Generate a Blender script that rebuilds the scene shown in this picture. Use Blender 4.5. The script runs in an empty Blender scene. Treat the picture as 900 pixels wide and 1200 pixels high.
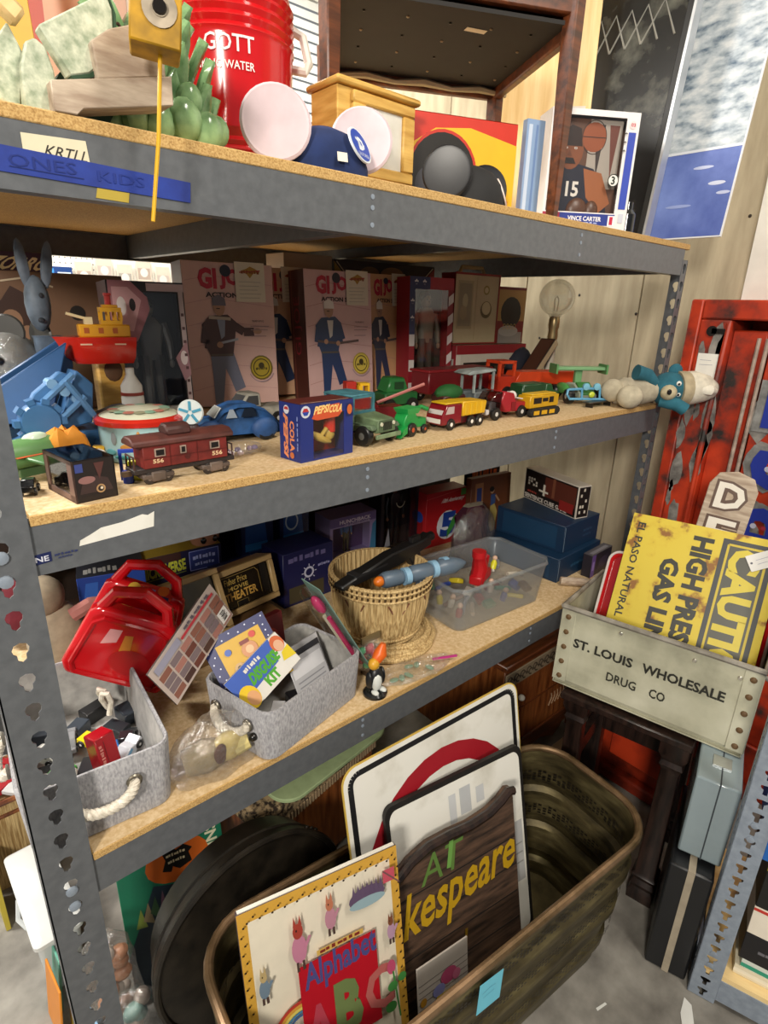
import bpy, math, random
from mathutils import Vector, Matrix
sc = bpy.context.scene
C = sc.collection
R = math.radians
rnd = random.Random(7)

# ------------------------------------------------------------------ camera, world, lights, exposure
cam = bpy.data.cameras.new('camera')
cam.sensor_fit = 'VERTICAL'; cam.sensor_height = 36; cam.lens = 675.6 / 1200 * 36
cam.clip_start = .02
co = bpy.data.objects.new('camera', cam); C.objects.link(co)
_r = Vector((.75644, -.65347, .02778)); _u = Vector((.19977, .27128, .94154)); _f = Vector((.62281, .70667, -.33575))
m = Matrix((_r, _u, -_f)).transposed().to_4x4(); m.translation = (-.1175, -.86, 1.62)
co.matrix_world = m
sc.camera = co
w = bpy.data.worlds.new('world'); sc.world = w; w.use_nodes = True
w.node_tree.nodes['Background'].inputs[0].default_value = (.93, .97, 1, 1)
w.node_tree.nodes['Background'].inputs[1].default_value = .36
def area(name, loc, target, sx, sy, power, col=(1, .93, .82)):
    l = bpy.data.lights.new(name, 'AREA'); l.shape = 'RECTANGLE'; l.size = sx; l.size_y = sy; l.energy = power; l.color = col
    o = bpy.data.objects.new(name, l); C.objects.link(o); o.location = loc
    o.rotation_euler = (Vector(target) - Vector(loc)).to_track_quat('-Z', 'Y').to_euler()
    return o
area('lamp_over_front_aisle', (-1.9, -1.9, 2.5), (.9, .2, 1.2), .45, .45, 145)
area('lamp_over_right_aisle', (.75, -1.5, 3.3), (1.1, 0, .6), .3, .9, 58)
area('lamp_over_left_aisle', (-1.2, 1.2, 3.3), (-.6, .9, 0), .4, 1.2, 175, (1, .96, .9))
area('lamp_over_back_aisle', (.9, 1.75, 3.2), (.9, 2.4, 1.6), 1.8, .3, 95, (1, .97, .9))
sc.view_settings.view_transform = 'Standard'; sc.view_settings.look = 'None'
sc.view_settings.exposure = -.57; sc.view_settings.gamma = 1; sc.view_settings.use_curve_mapping = False

# ------------------------------------------------------------------ helpers
def lin(c): return c / 12.92 if c <= .04045 else ((c + .055) / 1.055) ** 2.4
def h(s): return tuple(lin(int(s[i:i + 2], 16) / 255) for i in (0, 2, 4)) + (1,)
MATS = {}
def nodes(name):
    mt = bpy.data.materials.new(name); mt.use_nodes = True
    nt = mt.node_tree; return mt, nt, nt.nodes['Principled BSDF']
def nd(nt, typ, **k):
    n = nt.nodes.new(typ)
    for a, b in k.items():
        if a in n.inputs: n.inputs[a].default_value = b
        else: setattr(n, a, b)
    return n
def ramp(nt, fac, stops):
    r = nt.nodes.new('ShaderNodeValToRGB'); e = r.color_ramp.elements
    while len(e) < len(stops): e.new(.5)
    for i, (p, c) in enumerate(stops): e[i].position = p; e[i].color = c
    nt.links.new(fac, r.inputs[0]); return r.outputs[0]
def coords(nt, scale=(1, 1, 1), kind='Object', rot=(0, 0, 0)):
    t = nt.nodes.new('ShaderNodeTexCoord'); mp = nt.nodes.new('ShaderNodeMapping')
    mp.inputs['Scale'].default_value = scale; mp.inputs['Rotation'].default_value = rot
    nt.links.new(t.outputs[kind], mp.inputs[0]); return mp.outputs[0]
def noise(nt, vec, scale, detail=4, rough=.55):
    n = nd(nt, 'ShaderNodeTexNoise'); n.inputs['Scale'].default_value = scale; n.inputs['Detail'].default_value = detail; n.inputs['Roughness'].default_value = rough
    nt.links.new(vec, n.inputs['Vector']); return n.outputs[0]
def bump(nt, b, hgt, s, d=.002):
    n = nt.nodes.new('ShaderNodeBump'); n.inputs['Strength'].default_value = s; n.inputs['Distance'].default_value = d
    nt.links.new(hgt, n.inputs['Height']); nt.links.new(n.outputs[0], b.inputs['Normal'])
def mix(nt, fac, a, b, mode='MIX'):
    n = nt.nodes.new('ShaderNodeMix'); n.data_type = 'RGBA'; n.blend_type = mode
    for s, v in ((0, fac), (6, a), (7, b)):
        if hasattr(v, 'links'): nt.links.new(v, n.inputs[s])
        else: n.inputs[s].default_value = v
    return n.outputs[2]
def speck(name, c1, c2, scale=8, stretch=(1, 1, 1), rough=.6, metal=0, bs=.15, lo=.35, hi=.65, c3=None, kind='Object', bd=.002):
    mt, nt, b = nodes(name)
    n = noise(nt, coords(nt, stretch, kind), scale, 6)
    st = [(lo, h(c1)), (hi, h(c2))]
    if c3: st = [(lo, h(c1)), ((lo + hi) / 2, h(c2)), (hi, h(c3))]
    nt.links.new(ramp(nt, n, st), b.inputs['Base Color'])
    b.inputs['Roughness'].default_value = rough; b.inputs['Metallic'].default_value = metal
    if bs: bump(nt, b, n, bs, bd)
    MATS[name] = mt; return mt
def vc(name, rough, metal=0, var=.12, coat=0):
    mt, nt, b = nodes(name)
    a = nd(nt, 'ShaderNodeVertexColor', layer_name='Col')
    n = noise(nt, coords(nt), 30, 3)
    k = ramp(nt, n, [(.3, (1 - var,) * 3 + (1,)), (.7, (1, 1, 1, 1))])
    nt.links.new(mix(nt, 1, a.outputs[0], k, 'MULTIPLY'), b.inputs['Base Color'])
    b.inputs['Roughness'].default_value = rough; b.inputs['Metallic'].default_value = metal
    b.inputs['Coat Weight'].default_value = coat
    MATS[name] = mt; return mt
def clear(name, tint='ffffff', amt=.12, rough=.1, wr=0, col='ffffff', haze=0):
    mt, nt, b = nodes(name); nt.nodes.remove(b)
    t = nd(nt, 'ShaderNodeBsdfTransparent', Color=h(tint)); g = nd(nt, 'ShaderNodeBsdfGlossy', Color=h(col), Roughness=rough)
    f = nd(nt, 'ShaderNodeLayerWeight', Blend=.25)
    mm = nd(nt, 'ShaderNodeMath', operation='MULTIPLY_ADD'); nt.links.new(f.outputs[0], mm.inputs[0]); mm.inputs[1].default_value = .25; mm.inputs[2].default_value = amt
    s = nt.nodes.new('ShaderNodeMixShader'); nt.links.new(mm.outputs[0], s.inputs[0]); nt.links.new(t.outputs[0], s.inputs[1]); nt.links.new(g.outputs[0], s.inputs[2])
    out = s.outputs[0]
    if haze:
        d = nd(nt, 'ShaderNodeBsdfDiffuse', Color=h(col)); s2 = nt.nodes.new('ShaderNodeMixShader'); s2.inputs[0].default_value = haze
        nt.links.new(out, s2.inputs[1]); nt.links.new(d.outputs[0], s2.inputs[2]); out = s2.outputs[0]
    if wr:
        n = noise(nt, coords(nt), wr, 5); bp = nt.nodes.new('ShaderNodeBump'); bp.inputs['Distance'].default_value = .02; nt.links.new(n, bp.inputs['Height']); nt.links.new(bp.outputs[0], g.inputs['Normal'])
    nt.links.new(out, nt.nodes['Material Output'].inputs[0]); MATS[name] = mt
# colour-attribute materials for plain plastics, card and flat print
vc('plastic', .38); vc('gloss', .18, var=.05, coat=.3); vc('matte', .75, var=.2); vc('print', .45, var=.06); vc('metal', .35, .85); vc('plush', .95, var=.35)
vc('worn', .6, var=.55)
speck('steel_paint', '55585c', '5f6266', 60, rough=.38, bs=.03)
speck('steel_light', '7d8794', '8b95a2', 60, rough=.4, bs=.03)
speck('chipboard', '94703e', 'b8935a', 380, rough=.85, bs=.4, lo=.3, hi=.65, c3='cba96e')
speck('chip_top', 'c6a676', 'dec49c', 120, rough=.8, bs=.1)
speck('plywood', '9c9078', 'b6aa90', 3, (1, 6, 1), .75, bs=.05)
speck('white_wall', 'd8d6ce', 'eceae2', 5, rough=.8, bs=.05)
speck('concrete', '625e58', '98948c', 9, rough=.6, bs=.15, lo=.3, hi=.7)
speck('ceiling_paint', 'b0aca2', 'c0bcb2', 3, rough=.9, bs=0)
speck('canvas', '87868a', 'aeadb0', 260, (1, 1, .35), .95, bs=.4)
speck('canvas_lining', '9a9996', 'b4b2ae', 40, rough=.9, bs=.2)
speck('wood_brown', '3c1e0e', '6e3a1c', 7, (1, 9, 9), .4, bs=.08)
speck('wood_dark', '160f0d', '33231d', 9, (8, 8, 1), .35, bs=.1)
speck('wood_pale', 'd6b070', 'ecd098', 5, (7, 1, .6), .5, bs=.05)
speck('wood_red', '5a2c12', '94582c', 7, (8, 8, 1), .35, bs=.06)
speck('wood_yellow', 'b98a3c', 'dcb462', 8, (1, 1, 7), .45, bs=.06)
speck('wood_sign', '261a12', '5c4434', 10, (1, 8, 7), .7, bs=.4)
speck('wood_weathered', '9c8876', 'c8b8a4', 14, (1, 5, 5), .8, bs=.2)
speck('wood_green', '8f9c84', 'cdd2bc', 16, (5, 1, 5), .8, bs=.2)
speck('rust_red', '2e2a28', 'a8321a', 6, rough=.42, bs=.2, lo=.38, hi=.6, c3='c43e1e')
speck('grey_wear', '4c4846', '9a9690', 18, rough=.5, bs=.3)
speck('red_dark', '4a1408', 'a83316', 9, rough=.45, bs=.15)
speck('crate_metal', '8e8c78', 'b9b7a0', 7, rough=.55, bs=.15, c3='cfcdb8', lo=.25, hi=.75)
speck('crate_edge', '6b655a', '9b958a', 20, rough=.5, bs=.2)
speck('brass_old', '2e281a', '5c5236', 9, (1, 1, 4), .42, .55, .25, c3='857a54', lo=.3, hi=.75)
speck('brass_rim', '5c4a30', '9a7c5e', 12, rough=.35, metal=.6, bs=.1)
speck('black_iron', '16130f', '2e2820', 16, rough=.42, metal=.3, bs=.3)
speck('tub_inside', '3a2818', '60482f', 7, rough=.45, metal=.3, bs=.15)
speck('yellow_sign', '8a5a1c', 'd0b430', 16, rough=.5, bs=.12, lo=.36, hi=.5, c3='d4bc36')
speck('sign_white', 'b7b2a2', 'e2e0d8', 6, rough=.45, bs=.05, lo=.25, hi=.5)
speck('wicker', '9a7a4a', 'dcc08a', 260, (1, 1, .04), .7, bs=.8, bd=.003)
speck('rug', '2c2018', 'a08a68', 70, rough=.95, bs=.5, lo=.42, hi=.56)
speck('poster_rock', '566a7e', 'b4bfc8', 16, (1, 1, 2.2), .5, bs=0, lo=.32, hi=.66, c3='dfe3e6')
speck('poster_water', '3c4f9c', '7d92d4', 3.5, (1, 1, 1), .5, bs=0)
speck('poster_dark', '0c0c0c', '6a6a60', 9, (1, 1, 1), .25, bs=0, lo=.5, hi=.8)
speck('rope', 'b8b0a0', 'dcd4c6', 90, rough=.9, bs=.4)
speck('leaf_glaze', '2f5a2c', '9cc08a', 16, rough=.2, bs=.15)
speck('tape_blue', '142b7c', '1c3892', 25, rough=.6, bs=.1)
clear('clear_plastic', amt=.02, rough=.06)
clear('crumpled_film', amt=.13, rough=.12, wr=26, haze=.025)
clear('tub_plastic', 'f2f4f6', .05, .25, haze=.09, col='e8ecee')
clear('smoky_plastic', 'b8b0ac', .1, .05)
clear('bulb_glass', 'f4f4f0', .08, .05, haze=.1)

class MB:
    def __init__(s): s.v = []; s.f = []; s.c = []
    def add(s, vs, fs, col=None, mt=None):
        n = len(s.v); c = h(col) if isinstance(col, str) else (col or (1, 1, 1, 1))
        s.v += [tuple(mt @ Vector(p)) if mt else tuple(p) for p in vs]
        s.f += [tuple(i + n for i in f) for f in fs]; s.c += [c] * len(fs); return s
    def box(s, x0, x1, y0, y1, z0, z1, col=None, mt=None):
        return s.add([(x, y, z) for z in (z0, z1) for y in (y0, y1) for x in (x0, x1)],
                     [(0, 2, 3, 1), (4, 5, 7, 6), (0, 1, 5, 4), (2, 6, 7, 3), (0, 4, 6, 2), (1, 3, 7, 5)], col, mt)
    def hexa(s, b, t, col=None, mt=None):      # bottom and top quads, both counter-clockwise from above
        return s.add(list(b) + list(t), [(3, 2, 1, 0), (4, 5, 6, 7), (0, 1, 5, 4), (1, 2, 6, 5), (2, 3, 7, 6), (3, 0, 4, 7)], col, mt)
    def prism(s, pts, a, b, ax='y', col=None, mt=None):   # polygon extruded along an axis
        k = {'y': lambda p, d: (p[0], d, p[1]), 'z': lambda p, d: (p[0], p[1], d), 'x': lambda p, d: (d, p[0], p[1])}[ax]
        n = len(pts)
        return s.add([k(p, a) for p in pts] + [k(p, b) for p in pts],
                     [tuple(range(n)), tuple(range(2 * n - 1, n - 1, -1))] + [(i, i + n, (i + 1) % n + n, (i + 1) % n) for i in range(n)], col, mt)
    def rings(s, rs, col=None, cap0=True, cap1=True, mt=None):
        n = len(rs[0]); vs = [p for r in rs for p in r]; fs = []
        for i in range(len(rs) - 1):
            for j in range(n): k = (j + 1) % n; fs.append((i * n + j, i * n + k, (i + 1) * n + k, (i + 1) * n + j))
        if cap0: fs.append(tuple(range(n - 1, -1, -1)))
        if cap1: fs.append(tuple(range((len(rs) - 1) * n, len(rs) * n)))
        return s.add(vs, fs, col, mt)
    def lathe(s, prof, n=20, c=(0, 0, 0), col=None, mt=None, caps=(True, True)):
        return s.rings([[(c[0] + r * math.cos(2 * math.pi * j / n), c[1] + r * math.sin(2 * math.pi * j / n), c[2] + z) for j in range(n)] for r, z in prof], col, *caps, mt)
    def tube(s, pts, r, n=8, col=None, mt=None):
        pts = [Vector(p) for p in pts]; rs = []; up = None
        for i, p in enumerate(pts):
            t = (pts[min(i + 1, len(pts) - 1)] - pts[max(i - 1, 0)]).normalized()
            if up is None: up = t.orthogonal().normalized()
            up = (up - t * up.dot(t)).normalized(); b = t.cross(up); q = r[i] if isinstance(r, (list, tuple)) else r
            rs.append([p + (up * math.cos(a) + b * math.sin(a)) * q for a in (2 * math.pi * j / n for j in range(n))])
        return s.rings(rs, col, True, True, mt)
    def ell(s, c, r, nu=12, nv=8, col=None, mt=None):
        if not isinstance(r, (list, tuple)): r = (r, r, r)
        e = .02
        return s.rings([[(c[0] + r[0] * math.sin(a) * math.cos(b), c[1] + r[1] * math.sin(a) * math.sin(b), c[2] - r[2] * math.cos(a)) for b in (2 * math.pi * j / nu for j in range(nu))] for a in (e + (math.pi - 2 * e) * i / nv for i in range(nv + 1))], col, True, True, mt)
    def rr(s, lv, n=5, c=(0, 0), col=None, caps=(True, True), mt=None):  # levels of (halfx, halfy, corner, z)
        rs = []
        for hx, hy, r, z in lv:
            ring = []
            for q, (sx, sy) in enumerate(((1, 1), (-1, 1), (-1, -1), (1, -1))):
                for k in range(n + 1):
                    a = math.pi / 2 * (q + k / n); ring.append((c[0] + sx * (hx - r) + r * math.cos(a), c[1] + sy * (hy - r) + r * math.sin(a), z))
            rs.append(ring)
        return s.rings(rs, col, *caps, mt)
    def mesh(s, name):
        me = bpy.data.meshes.new(name); me.from_pydata(s.v, [], s.f); me.validate()
        if len(me.polygons) == len(s.f):
            at = me.color_attributes.new('Col', 'FLOAT_COLOR', 'CORNER'); buf = []
            for p, c in zip(me.polygons, s.c): buf += list(c) * p.loop_total
            at.data.foreach_set('color', buf)
        me.shade_smooth(); me.set_sharp_from_angle(angle=R(35))
        return me
def obj(name, mb, mat, parent=None, bev=0, loc=None, rot=None, label=None, seg=1):
    me = mb.mesh(name) if isinstance(mb, MB) else mb
    if not me.materials: me.materials.append(MATS[mat])
    o = bpy.data.objects.new(name, me); C.objects.link(o)
    if parent: o.parent = parent
    if loc: o.location = loc
    if rot: o.rotation_euler = rot
    if label: o['label'] = label
    if bev:
        b = o.modifiers.new('bevel', 'BEVEL'); b.width = bev; b.segments = seg; b.limit_method = 'ANGLE'; b.angle_limit = R(40)
    return o
def tag(o, label, cat, group=None):
    o['label'] = label; o['category'] = cat
    if group: o['group'] = group
    return o
def thing(name, label, cat, loc=(0, 0, 0), rz=0, group=None, rx=0, ry=0):
    o = bpy.data.objects.new(name, None); C.objects.link(o); o.empty_display_size = .02
    o.location = loc; o.rotation_euler = (R(rx), R(ry), R(rz)); return tag(o, label, cat, group)
def struct(name, mb, mat, parent=None, **k):
    o = obj(name, mb, mat, parent, **k)
    if not parent: o['kind'] = 'structure'
    return o
def copy_tree(o, parent=None):
    c = o.copy(); C.objects.link(c)
    if parent: c.parent = parent
    for ch in o.children: copy_tree(ch, c)
    return c
# flat print: polygons and letters laid on a face, in fractions of that face
TX = {}
def letters(t, bold):
    if (t, bold) not in TX:
        cu = bpy.data.curves.new('t', 'FONT'); cu.body = t; cu.offset = bold; cu.resolution_u = 2
        ob = bpy.data.objects.new('t', cu); me = ob.to_mesh()
        v = [(p.co.x, p.co.y) for p in me.vertices]; f = [tuple(p.vertices) for p in me.polygons]
        ob.to_mesh_clear(); bpy.data.objects.remove(ob); bpy.data.curves.remove(cu)
        x0 = min(p[0] for p in v); x1 = max(p[0] for p in v); y0 = min(p[1] for p in v); y1 = max(p[1] for p in v)
        TX[(t, bold)] = ([((x - x0) / max(x1 - x0, 1e-6), (y - y0) / max(y1 - y0, 1e-6)) for x, y in v], f)
    return TX[(t, bold)]
def art(parent, name, o, u, v, W, H, items, mat='print', lift=.0005):
    o, u, v = Vector(o), Vector(u), Vector(v); n = u.cross(v); mb = MB()
    for i, it in enumerate(items):
        k = it[0]; z = lift + i * .00012; polys = []
        if k == 'r': _, x0, y0, x1, y1, c = it; polys = [[(x0, y0), (x1, y0), (x1, y1), (x0, y1)]]
        elif k == 'p': _, pts, c = it; polys = [pts]
        elif k == 'c' or k == 'e':
            if k == 'c': _, x, y, rx, c = it; ry = rx * W / H
            else: _, x, y, rx, ry, c = it
            polys = [[(x + rx * math.cos(2 * math.pi * j / 18), y + ry * math.sin(2 * math.pi * j / 18)) for j in range(18)]]
        elif k == 'o':
            _, x, y, rx, ry, th, c, *ar = it; a0, a1 = ar if ar else (0, 360)
            P = [(math.cos(R(a0 + (a1 - a0) * j / 28)), math.sin(R(a0 + (a1 - a0) * j / 28))) for j in range(29)]; q = 1 - th
            polys = [[(x + rx * a[0], y + ry * a[1]), (x + rx * b[0], y + ry * b[1]), (x + q * rx * b[0], y + q * ry * b[1]), (x + q * rx * a[0], y + q * ry * a[1])] for a, b in zip(P, P[1:])]
        elif k == 'l':
            _, pts, wd, c = it
            for a, b in zip(pts, pts[1:]):
                dx, dy = (b[0] - a[0]) * W, (b[1] - a[1]) * H; L = math.hypot(dx, dy) or 1; nx, ny = -dy / L * wd / 2, dx / L * wd / 2
                polys.append([(a[0] - nx / W, a[1] - ny / H), (b[0] - nx / W, b[1] - ny / H), (b[0] + nx / W, b[1] + ny / H), (a[0] + nx / W, a[1] + ny / H)])
        elif k == 't':
            _, s, x0, y0, x1, y1, c, *ex = it; ex = ex[0] if ex else {}
            if s == '~':   # print too small to read: a row of short strokes
                tall = ex.get('rot', 0); nn = 7
                for j in range(nn):
                    f0 = j / nn; f1 = f0 + (.6 + .3 * ((j * 5) % 3 == 0)) / nn; g0, g1 = .12 + .1 * (j % 2), .8 + .1 * (j % 3)
                    q = [(f0, g0), (f1, g0), (f1, g1), (f0, g1)]
                    if tall: q = [(b, a) for a, b in q][::-1]
                    mb.add([o + u * ((x0 + a * (x1 - x0)) * W) + v * ((y0 + b * (y1 - y0)) * H) + n * z for a, b in q], [(0, 1, 2, 3)], c)
                continue
            lv, lf = letters(s, ex.get('b', .0)); rot = ex.get('rot', 0); sl = ex.get('sl', 0); pv = []
            for a, b in lv:
                a += sl * b
                if rot == 90: a, b = 1 - b, a
                elif rot == -90: a, b = b, 1 - a
                pv.append((x0 + a * (x1 - x0), y0 + b * (y1 - y0) + ex.get('rise', 0) * a))
            mb.add([o + u * (a * W) + v * (b * H) + n * z for a, b in pv], lf, c); continue
        for p in polys:
            q = [o + u * (a * W) + v * (b * H) + n * z for a, b in p]
            ar = sum(p[j][0] * p[(j + 1) % len(p)][1] - p[(j + 1) % len(p)][0] * p[j][1] for j in range(len(p)))
            mb.add(q, [tuple(range(len(q))) if ar > 0 else tuple(range(len(q) - 1, -1, -1))], c)
    return obj(name, mb, mat, parent)
def face_art(t, side, w, d, hh, items, name=None, mat='print'):
    if side == 'front': return art(t, name or 'front_print', (0, 0, 0), (1, 0, 0), (0, 0, 1), w, hh, items, mat)
    if side == 'left': return art(t, name or 'side_print', (0, d, 0), (0, -1, 0), (0, 0, 1), d, hh, items, mat)
    if side == 'right': return art(t, name or 'side_print', (w, 0, 0), (0, 1, 0), (0, 0, 1), d, hh, items, mat)
    return art(t, name or 'top_print', (0, 0, hh), (1, 0, 0), (0, 1, 0), w, d, items, mat)
def carton(name, label, cat, loc, size, col, arts=(), rz=0, rx=0, ry=0, group=None, mat='print', body='carton', window=None, inner='20242c', bev=.0012, fill=None):
    w, d, hh = size; loc = (loc[0], loc[1], loc[2] + (d * math.sin(R(-rx)) if rx < 0 else 0) + (w * math.sin(R(ry)) if ry > 0 else 0)); t = thing(name, label, cat, loc, rz, group, rx, ry); b = MB()
    if window:
        u0, v0, u1, v1 = window; x0, x1, z0, z1 = u0 * w, u1 * w, v0 * hh, v1 * hh; e = .0016
        b.box(0, w, d - e, d, 0, hh, col); b.box(0, e, 0, d - e, 0, hh, col); b.box(w - e, w, 0, d - e, 0, hh, col)
        b.box(e, w - e, 0, d - e, 0, e, col); b.box(e, w - e, 0, d - e, hh - e, hh, col)
        if x0 > e: b.box(e, x0, 0, e, e, hh - e, col)
        if x1 < w - e: b.box(x1, w - e, 0, e, e, hh - e, col)
        if z0 > e: b.box(x0, x1, 0, e, e, z0, col)
        if z1 < hh - e: b.box(x0, x1, 0, e, z1, hh - e, col)
        obj(body, b, mat, t)
        obj('insert', MB().box(e + .001, w - e - .001, d * .8, d * .8 + .002, e, hh - e, inner), 'print', t)
        obj('window_pane', MB().box(x0, x1, .0004, .0009, z0, z1), 'clear_plastic', t)
        if fill: fill(t)
    else:
        obj(body, b.box(0, w, 0, d, 0, hh, col), mat, t, bev)
    for side, items in arts: face_art(t, side, w, d, hh, items)
    return t
def doll(t, x, y, z, hh, skin, hair, top, bottom, name='figure'):
    b = MB(); s = hh
    b.ell((x, y, z + s * .92), (s * .055, s * .06, s * .075), 12, 8, skin)
    b.ell((x, y + s * .012, z + s * .945), (s * .062, s * .062, s * .07), 12, 6, hair)
    b.ell((x, y - s * .058, z + s * .915), (s * .01, s * .014, s * .012), 6, 4, skin)
    for q in (-1, 1): b.ell((x + q * s * .022, y - s * .055, z + s * .93), (s * .008, s * .006, s * .008), 6, 4, '181818')
    b.tube([(x, y, z + s * .83), (x, y, z + s * .88)], s * .03, 8, skin)
    b.rr([(s * .08, s * .045, s * .03, z + s * .5), (s * .085, s * .05, s * .03, z + s * .6), (s * .115, s * .055, s * .04, z + s * .78), (s * .06, s * .04, s * .03, z + s * .85)], 3, (x, y), top)
    for q in (-1, 1):
        b.tube([(x + q * s * .115, y, z + s * .8), (x + q * s * .155, y - s * .01, z + s * .64), (x + q * s * .15, y - s * .04, z + s * .5)], [s * .036, s * .03, s * .022], 8, top)
        b.ell((x + q * s * .15, y - s * .045, z + s * .47), (s * .022, s * .02, s * .035), 8, 6, skin)
        b.tube([(x + q * s * .045, y, z + s * .54), (x + q * s * .05, y - s * .01, z + s * .28), (x + q * s * .055, y, z + s * .04)], [s * .055, s * .042, s * .03], 8, bottom)
        b.box(x + q * s * .055 - s * .025, x + q * s * .055 + s * .025, y - s * .07, y + s * .03, z, z + s * .045, '1c1a18')
    return obj(name, b, 'plastic', t)
def ring_path(c, r, n=24, ax='z', a0=0, a1=360):
    f = {'z': lambda a: (c[0] + r * math.cos(a), c[1] + r * math.sin(a), c[2]), 'y': lambda a: (c[0] + r * math.cos(a), c[1], c[2] + r * math.sin(a)), 'x': lambda a: (c[0], c[1] + r * math.cos(a), c[2] + r * math.sin(a))}[ax]
    return [f(R(a0 + (a1 - a0) * i / n)) for i in range(n + 1)]
Z1, Z2, Z3, L, D, BT, BH = 1.825, 1.341, .729, 1.832, 1.22, .016, .089
# ------------------------------------------------------------------ the setting
struct('floor', MB().box(-3, 2.3, -3.2, 2.6, -.05, 0), 'concrete')
struct('ceiling', MB().box(-3, 2.3, -3.2, 2.6, 3.7, 3.75), 'ceiling_paint')
wr = struct('wall_right', MB().box(2.3, 2.36, -3.2, 2.6, 0, 3.7), 'plywood')
for k in range(5):   # plywood sheets proud of the wall with open joints
    struct('panel', MB().box(2.288, 2.3, 2.58 - k * .56 - .556, 2.58 - k * .56, 0, 3.7), 'plywood', wr, bev=.002)
for y, z in ((.62, 1.69), (.8, 1.5), (.35, 1.62), (.5, 1.14), (-.0, 1.95)):
    struct('nail', MB().ell((2.287, y, z), (.003, .006, .006), 8, 5, '2a2018'), 'print', wr)
struct('trim_1', MB().box(2.27, 2.3, -1.4, -.034, 0, 3.7), 'white_wall', bev=.002)
wb = MB()
wb.box(-3, 1.75, 2.55, 2.6, 0, 3.7); wb.box(1.75, 2.3, 2.55, 2.6, 0, 2.35); wb.box(1.75, 2.3, 2.55, 2.6, 3.3, 3.7)
back = struct('wall_back', wb, 'white_wall')
wn = struct('window_1', MB().box(1.75, 2.3, 2.53, 2.56, 2.35, 2.39).box(1.75, 2.3, 2.53, 2.56, 3.26, 3.3).box(1.75, 1.79, 2.53, 2.56, 2.39, 3.26).box(2.26, 2.3, 2.53, 2.56, 2.39, 3.26), 'white_wall')
for k in range(17):
    struct('blind_slat', MB().hexa([(1.79, 2.508, 2.4 + k * .05), (2.26, 2.508, 2.4 + k * .05), (2.26, 2.511, 2.4 + k * .05), (1.79, 2.511, 2.4 + k * .05)], [(1.79, 2.526, 2.446 + k * .05), (2.26, 2.526, 2.446 + k * .05), (2.26, 2.529, 2.446 + k * .05), (1.79, 2.529, 2.446 + k * .05)], 'e8ecec'), 'print', wn)
struct('pane', MB().box(1.79, 2.26, 2.56, 2.564, 2.39, 3.26), 'clear_plastic', wn)
# pegboard on the back wall with real holes shown as small recessed dark discs
pg = MB().box(-.9, 1.6, 2.53, 2.55, .6, 2.45, 'e9e6dc')
peg = struct('wall_back_pegboard', pg, 'print'); ph = MB()
for i in range(46):
    for j in range(24):
        ph.lathe([(.0035, 0), (.0035, .0006)], 6, (0, 0, 0), '55504a', Matrix.Translation((-.3 + i * .0254, 2.5302, 1.5 + j * .0254)) @ Matrix.Rotation(R(90), 4, 'X'))
pho = obj('peg_holes', ph, 'print', peg); pho['kind'] = 'stuff'

# ------------------------------------------------------------------ steel shelving unit
FW = .075
KEY = [(.0125, .007), (.009, .0145), (0, .0175), (-.009, .0145), (-.0125, .007), (-.011, .0), (-.0065, -.0045), (-.006, -.013), (0, -.0175), (.006, -.013), (.0065, -.0045), (.011, .0)]
KEY = [(x * .88, z * .9) for x, z in KEY]
TEE = [(.011, .006), (.011, .012), (0, .013), (-.011, .012), (-.011, .006), (-.008, .002), (-.0045, 0), (-.0045, -.012), (0, -.0135), (.0045, -.012), (.0045, 0), (.008, .002)]
def flange(mb, f, a0, a1, z0, z1, pitch=.0508, shape=KEY, t=.0022):
    n = int((z1 - z0) / pitch); ac = (a0 + a1) / 2; hp = pitch / 2
    for i in range(n):
        zc = z0 + pitch * (i + .5); H = [(ac + x, zc + y) for x, y in shape]
        Q = [(a1, zc + shape[0][1]), (a1, zc + hp), (ac, zc + hp), (a0, zc + hp), (a0, zc + shape[4][1]), (a0, zc + shape[5][1]), (a0, zc + shape[6][1]), (a0, zc - hp), (ac, zc - hp), (a1, zc - hp), (a1, zc + shape[10][1]), (a1, zc + shape[11][1])]
        vs = [f(a, z, 0) for a, z in Q] + [f(a, z, 0) for a, z in H] + [f(a, z, t) for a, z in H] + [f(a, z, t) for a, z in Q]; fs = []
        for j in range(12):
            k = (j + 1) % 12
            fs += [(j, k, 12 + k, 12 + j), (12 + j, 12 + k, 24 + k, 24 + j), (24 + j, 24 + k, 36 + k, 36 + j)]
        mb.add(vs, fs)
    mb.add([f(a, z, d) for a, z in ((a0, z0), (a0, z0 + n * pitch)) for d in (0, t)], [(0, 1, 3, 2)])
    mb.add([f(a, z, d) for a, z in ((a1, z0), (a1, z0 + n * pitch)) for d in (0, t)], [(0, 1, 3, 2)])
def post(parent, x, y, sx, sy, z1=Z1 - .012, w=FW, sw=.045, mat='steel_paint', shape=KEY):
    mb = MB()
    flange(mb, lambda a, z, d: (x + sx * a, y + sy * d, z), 0, w, .002, z1, shape=shape)
    flange(mb, lambda a, z, d: (x + sx * d, y + sy * a, z), 0, sw, .002, z1, shape=shape)
    p = obj('post', mb, mat, parent)
    obj('foot', MB().box(min(x, x + sx * w), max(x, x + sx * w), min(y, y + sy * sw), max(y, y + sy * sw), 0, .004, '222222'), 'plastic', p)
    return p
unit = thing('shelving_unit', 'grey steel shelving unit of three chipboard shelves full of toys', 'shelving unit', (0, 0, 0))
lp = post(unit, -FW, -.004, 1, 1); post(unit, L + .035, -.001, -1, 1, w=.035); post(unit, -FW, D + .002, 1, -1); post(unit, L + .035, D + .002, -1, -1, w=.035)
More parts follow.
